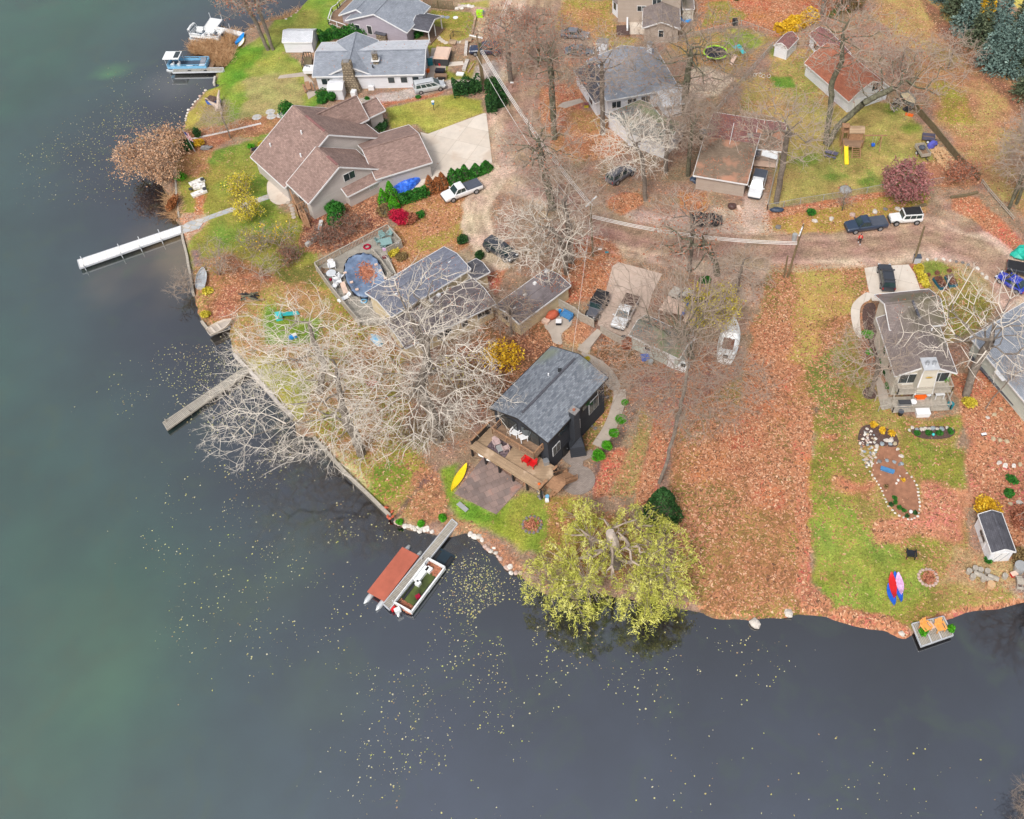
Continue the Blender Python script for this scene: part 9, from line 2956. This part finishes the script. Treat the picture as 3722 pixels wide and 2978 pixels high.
o=MB().bar(at('I',1650,925,.25),at('I',1720,985,.25),.5,.1).build('boat_rack',M['greymetal']); tag(o,'grey metal rack lying on the grass by the patio','rack')
for i,(x_,y_) in enumerate(((1085,960),(1132,992),(1100,1030),(1112,1045),(1140,1030))):
 o=MB().blob(at('I',x_,y_,.1),(.22,.15,.1),.4,30+i,7,5,rz=i).build('torn_float',M['rustfab']); tag(o,('orange scrap farthest up the bank','orange scrap on the bank edge','larger orange scrap at the sea wall end','lowest orange scrap at the water','orange scrap beside the plank')[i],'scrap','orange scraps')
for i,(a_,c_) in enumerate((((1020,160),(1100,170)),)):
 pass
b0=at('E',1090,800); t=thing('brush_pile',b0,'dark charred log pile beside the lawn brush','log pile')
for i in range(16):
 p=at('E',1030+qs.uniform(0,120),790+qs.uniform(0,50),qs.uniform(.1,.5)); d=Vector((qs.uniform(-.7,.7),qs.uniform(-.3,.3),qs.uniform(-.1,.1)))
 MB().tube([p-d,p+d],.11,6).build('charred_log',M['black'] if i % 2 else M['bark_dark'],t)
wall('pale beam lying below the dark log pile',[('E',1060,858),('E',1210,842)],.22,0,.2,'wood','beam',None,'beam')
chair('toppled red garden chair half hidden under the huge pale tree','E',2060,1500,40,'rustfab',0,s=1.6)
for i,(x_,y_) in enumerate(((1625,600),(1690,610))):
 p=at('C',x_,y_); t=thing('bicycle',p,('left child bicycle by the wire fence','right child bicycle by the wire fence')[i],'bicycle','child bicycles')
 for k_ in (-.45,.45):
  c_=p+Vector((k_,0,.3)); MB().tube([c_+Vector((math.cos(a)*.3,0,math.sin(a)*.3)) for a in [2*PI*j/12 for j in range(13)]],.035,5).build('wheel',M['fiber'],t)
 b=MB(); b.bar(p+Vector((-.45,0,.3)),p+Vector((0,0,.65)),.04); b.bar(p+Vector((0,0,.65)),p+Vector((.4,0,.65)),.04); b.bar(p+Vector((.45,0,.3)),p+Vector((.35,0,.85)),.04); b.bar(p+Vector((.35,-.25,.85)),p+Vector((.35,.25,.85)),.04)
 b.build('frame',M['lf_crimson' if i else 'fiber'],t)
boxthing('kettle_grill','dark covered grill alone in the leafy top yard','grill','C',1450,150,(.8,.8,1.1),'black2',10)
ring_float('blue inflatable ring pool beside the beige house','C',1060,155,.85,'cyan',0)
boxthing('raised_planter','brown framed planter left of the white rail at the beige house','planter','C',570,235,(2.2,3.0,.5),'wood_plain',0,0,'mulch')
wall('white railing beside the beige house patio',[('C',604,175),('C',604,262)],.3,0,1.0,'white','patio_rail',None,'railing')
boxthing('flower_tub','yellow tub with purple flowers at the dark porch','planter','C',283,812,(.7,.7,.6),'lf_yellow',0,0,'lf_purple')
boxthing('woodshed_tub','purple lidded tub next to the wagon at the top fence','tub','B',905,372,(.8,.6,.5),'lf_purple',0)
t=thing('carport',at('BR',820,330),'white topped carport awning beside the maroon roofed house','carport')
panel(t,[at('BR',775,280,2.3),at('BR',920,320,2.3),at('BR',925,240,2.3),at('BR',790,215,2.3)],2.3,2.45,'fiber','roof')
panel(t,[at('BR',708,290,2.2),at('BR',765,290,2.2),at('BR',775,215,2.2),at('BR',715,210,2.2)],2.2,2.3,'sh_dark','roof')
for x_,y_ in ((710,290),(920,318),(925,245)):
 p=at('BR',x_,y_,2.2); MB().box((p.x,p.y,1.1),(.1,.1,2.2)).build('post',M['fiber'],t)
panel(t,[at('BR',690,370,.3),at('BR',920,390,.3),at('BR',925,320,.3),at('BR',700,305,.3)],.3,.3,'tarp_tan','floor_slab')
for i,(x_,y_,r_) in enumerate(((220,495,1.2),(310,520,1.5),(500,535,1.0))):
 o=MB().blob(at('BR',x_,y_,.5),(r_,.8,.6),.25,40+i,9,6).build('tarp_heap',CARM['dkblue'] if i != 1 else M['blacktop']); tag(o,('left dark tarp heap along the mossy roof eave','middle black tarp heap along the mossy roof eave','right dark tarp heap along the mossy roof eave')[i],'tarp','tarp heaps at the brown house')
o=MB().blob(at('BR',515,735,.35),(.65,.6,.5),.1,50,10,6).build('clay_oven',mat('brown_glaze',S(84,60,56),.4,.2,3)); tag(o,'round brown kettle pot in the leaf ring by the drive','pot')
boxthing('wooden_crate','yellowish crate right of the round brown pot','crate','BR',578,745,(.5,1.0,.4),'tarp_tan',15)
o=MB().blob(at('D',220,1645,.35),(1.0,.45,.35),.1,51,10,6).build('tarp_heap',CARM['dkblue']); tag(o,'dark blue tarp roll at the wire fence corner','tarp','tarp heaps at the brown house')
for i,(x_,y_) in enumerate(((1150,800),(1185,790),(1140,840),(1210,800))):
 t=thing('scrap_pile',at('D',x_,y_),('upper left','upper middle','lower left','upper right')[i]+' tangle of scrap branches and metal at the barn corner','scrap','scrap at the barn')
 for k_ in range(8):
  p=at('D',x_+qs.uniform(-20,20),y_+qs.uniform(-15,15),qs.uniform(.1,.7)); d=Vector((qs.uniform(-.8,.8),qs.uniform(-.8,.8),qs.uniform(-.3,.3)))
  MB().tube([p-d,p+d],.07,5).build('scrap_piece',M['wood_grey'] if k_ % 2 else M['charcoalp'],t)
o=MB().blob(at('D',1245,855,.3),(.8,.5,.4),.3,60,8,5).build('tarp_heap',M['blacktop']); tag(o,'shiny black tarp heap at the top of the dark fence','tarp','tarp heaps at the barn')
boxthing('orange_sled','orange sled at the top of the dark fence','sled','D',1258,895,(1.2,.5,.25),'orange',-20)
boxthing('grey_bench_box','flat brown box among the dense twigs beside the white boat','box','C',2260,150,(1,1,.5),'wood_dark',0) if False else None
boxthing('garden_bench','slate blue bench on the bare soil bed','bench','K',1088,660,(1.5,.45,.35),'sofablue',-22)
boxthing('stump_box','small black and white ornament on the leafy bank','ornament','K',1843,382,(.6,.3,.25),'black2',10,0,'white')
o=MB().blob(at('K',1270,992,.15),(.22,.22,.2),0,1,10,7).build('gazing_ball',M['white'],smooth=True); tag(o,'white gazing ball at the end of the soil bed','ornament','gazing balls')
o=MB().blob(at('K',1446,387,.15),(.18,.18,.18),0,1,10,7).build('gazing_ball',M['toyteal'],smooth=True); tag(o,'aqua gazing ball in the oval mulch bed','ornament','gazing balls')
t=thing('camper_top',at('DR',1330,1190),'white camper shell with dark window under the twigs by the workshop','camper top')
MB().box(at('DR',1330,1170,.5),(1.5,1.1,.9),-.4).build('shell',M['fiber'],t)
MB().box(at('DR',1335,1165,.98),(.6,.5,.03),-.4).build('window',M['glass'],t)
boxthing('white_crate','smaller white crate left of the camper shell','crate','DR',1230,1105,(.9,.8,.6),'fiber',-20)
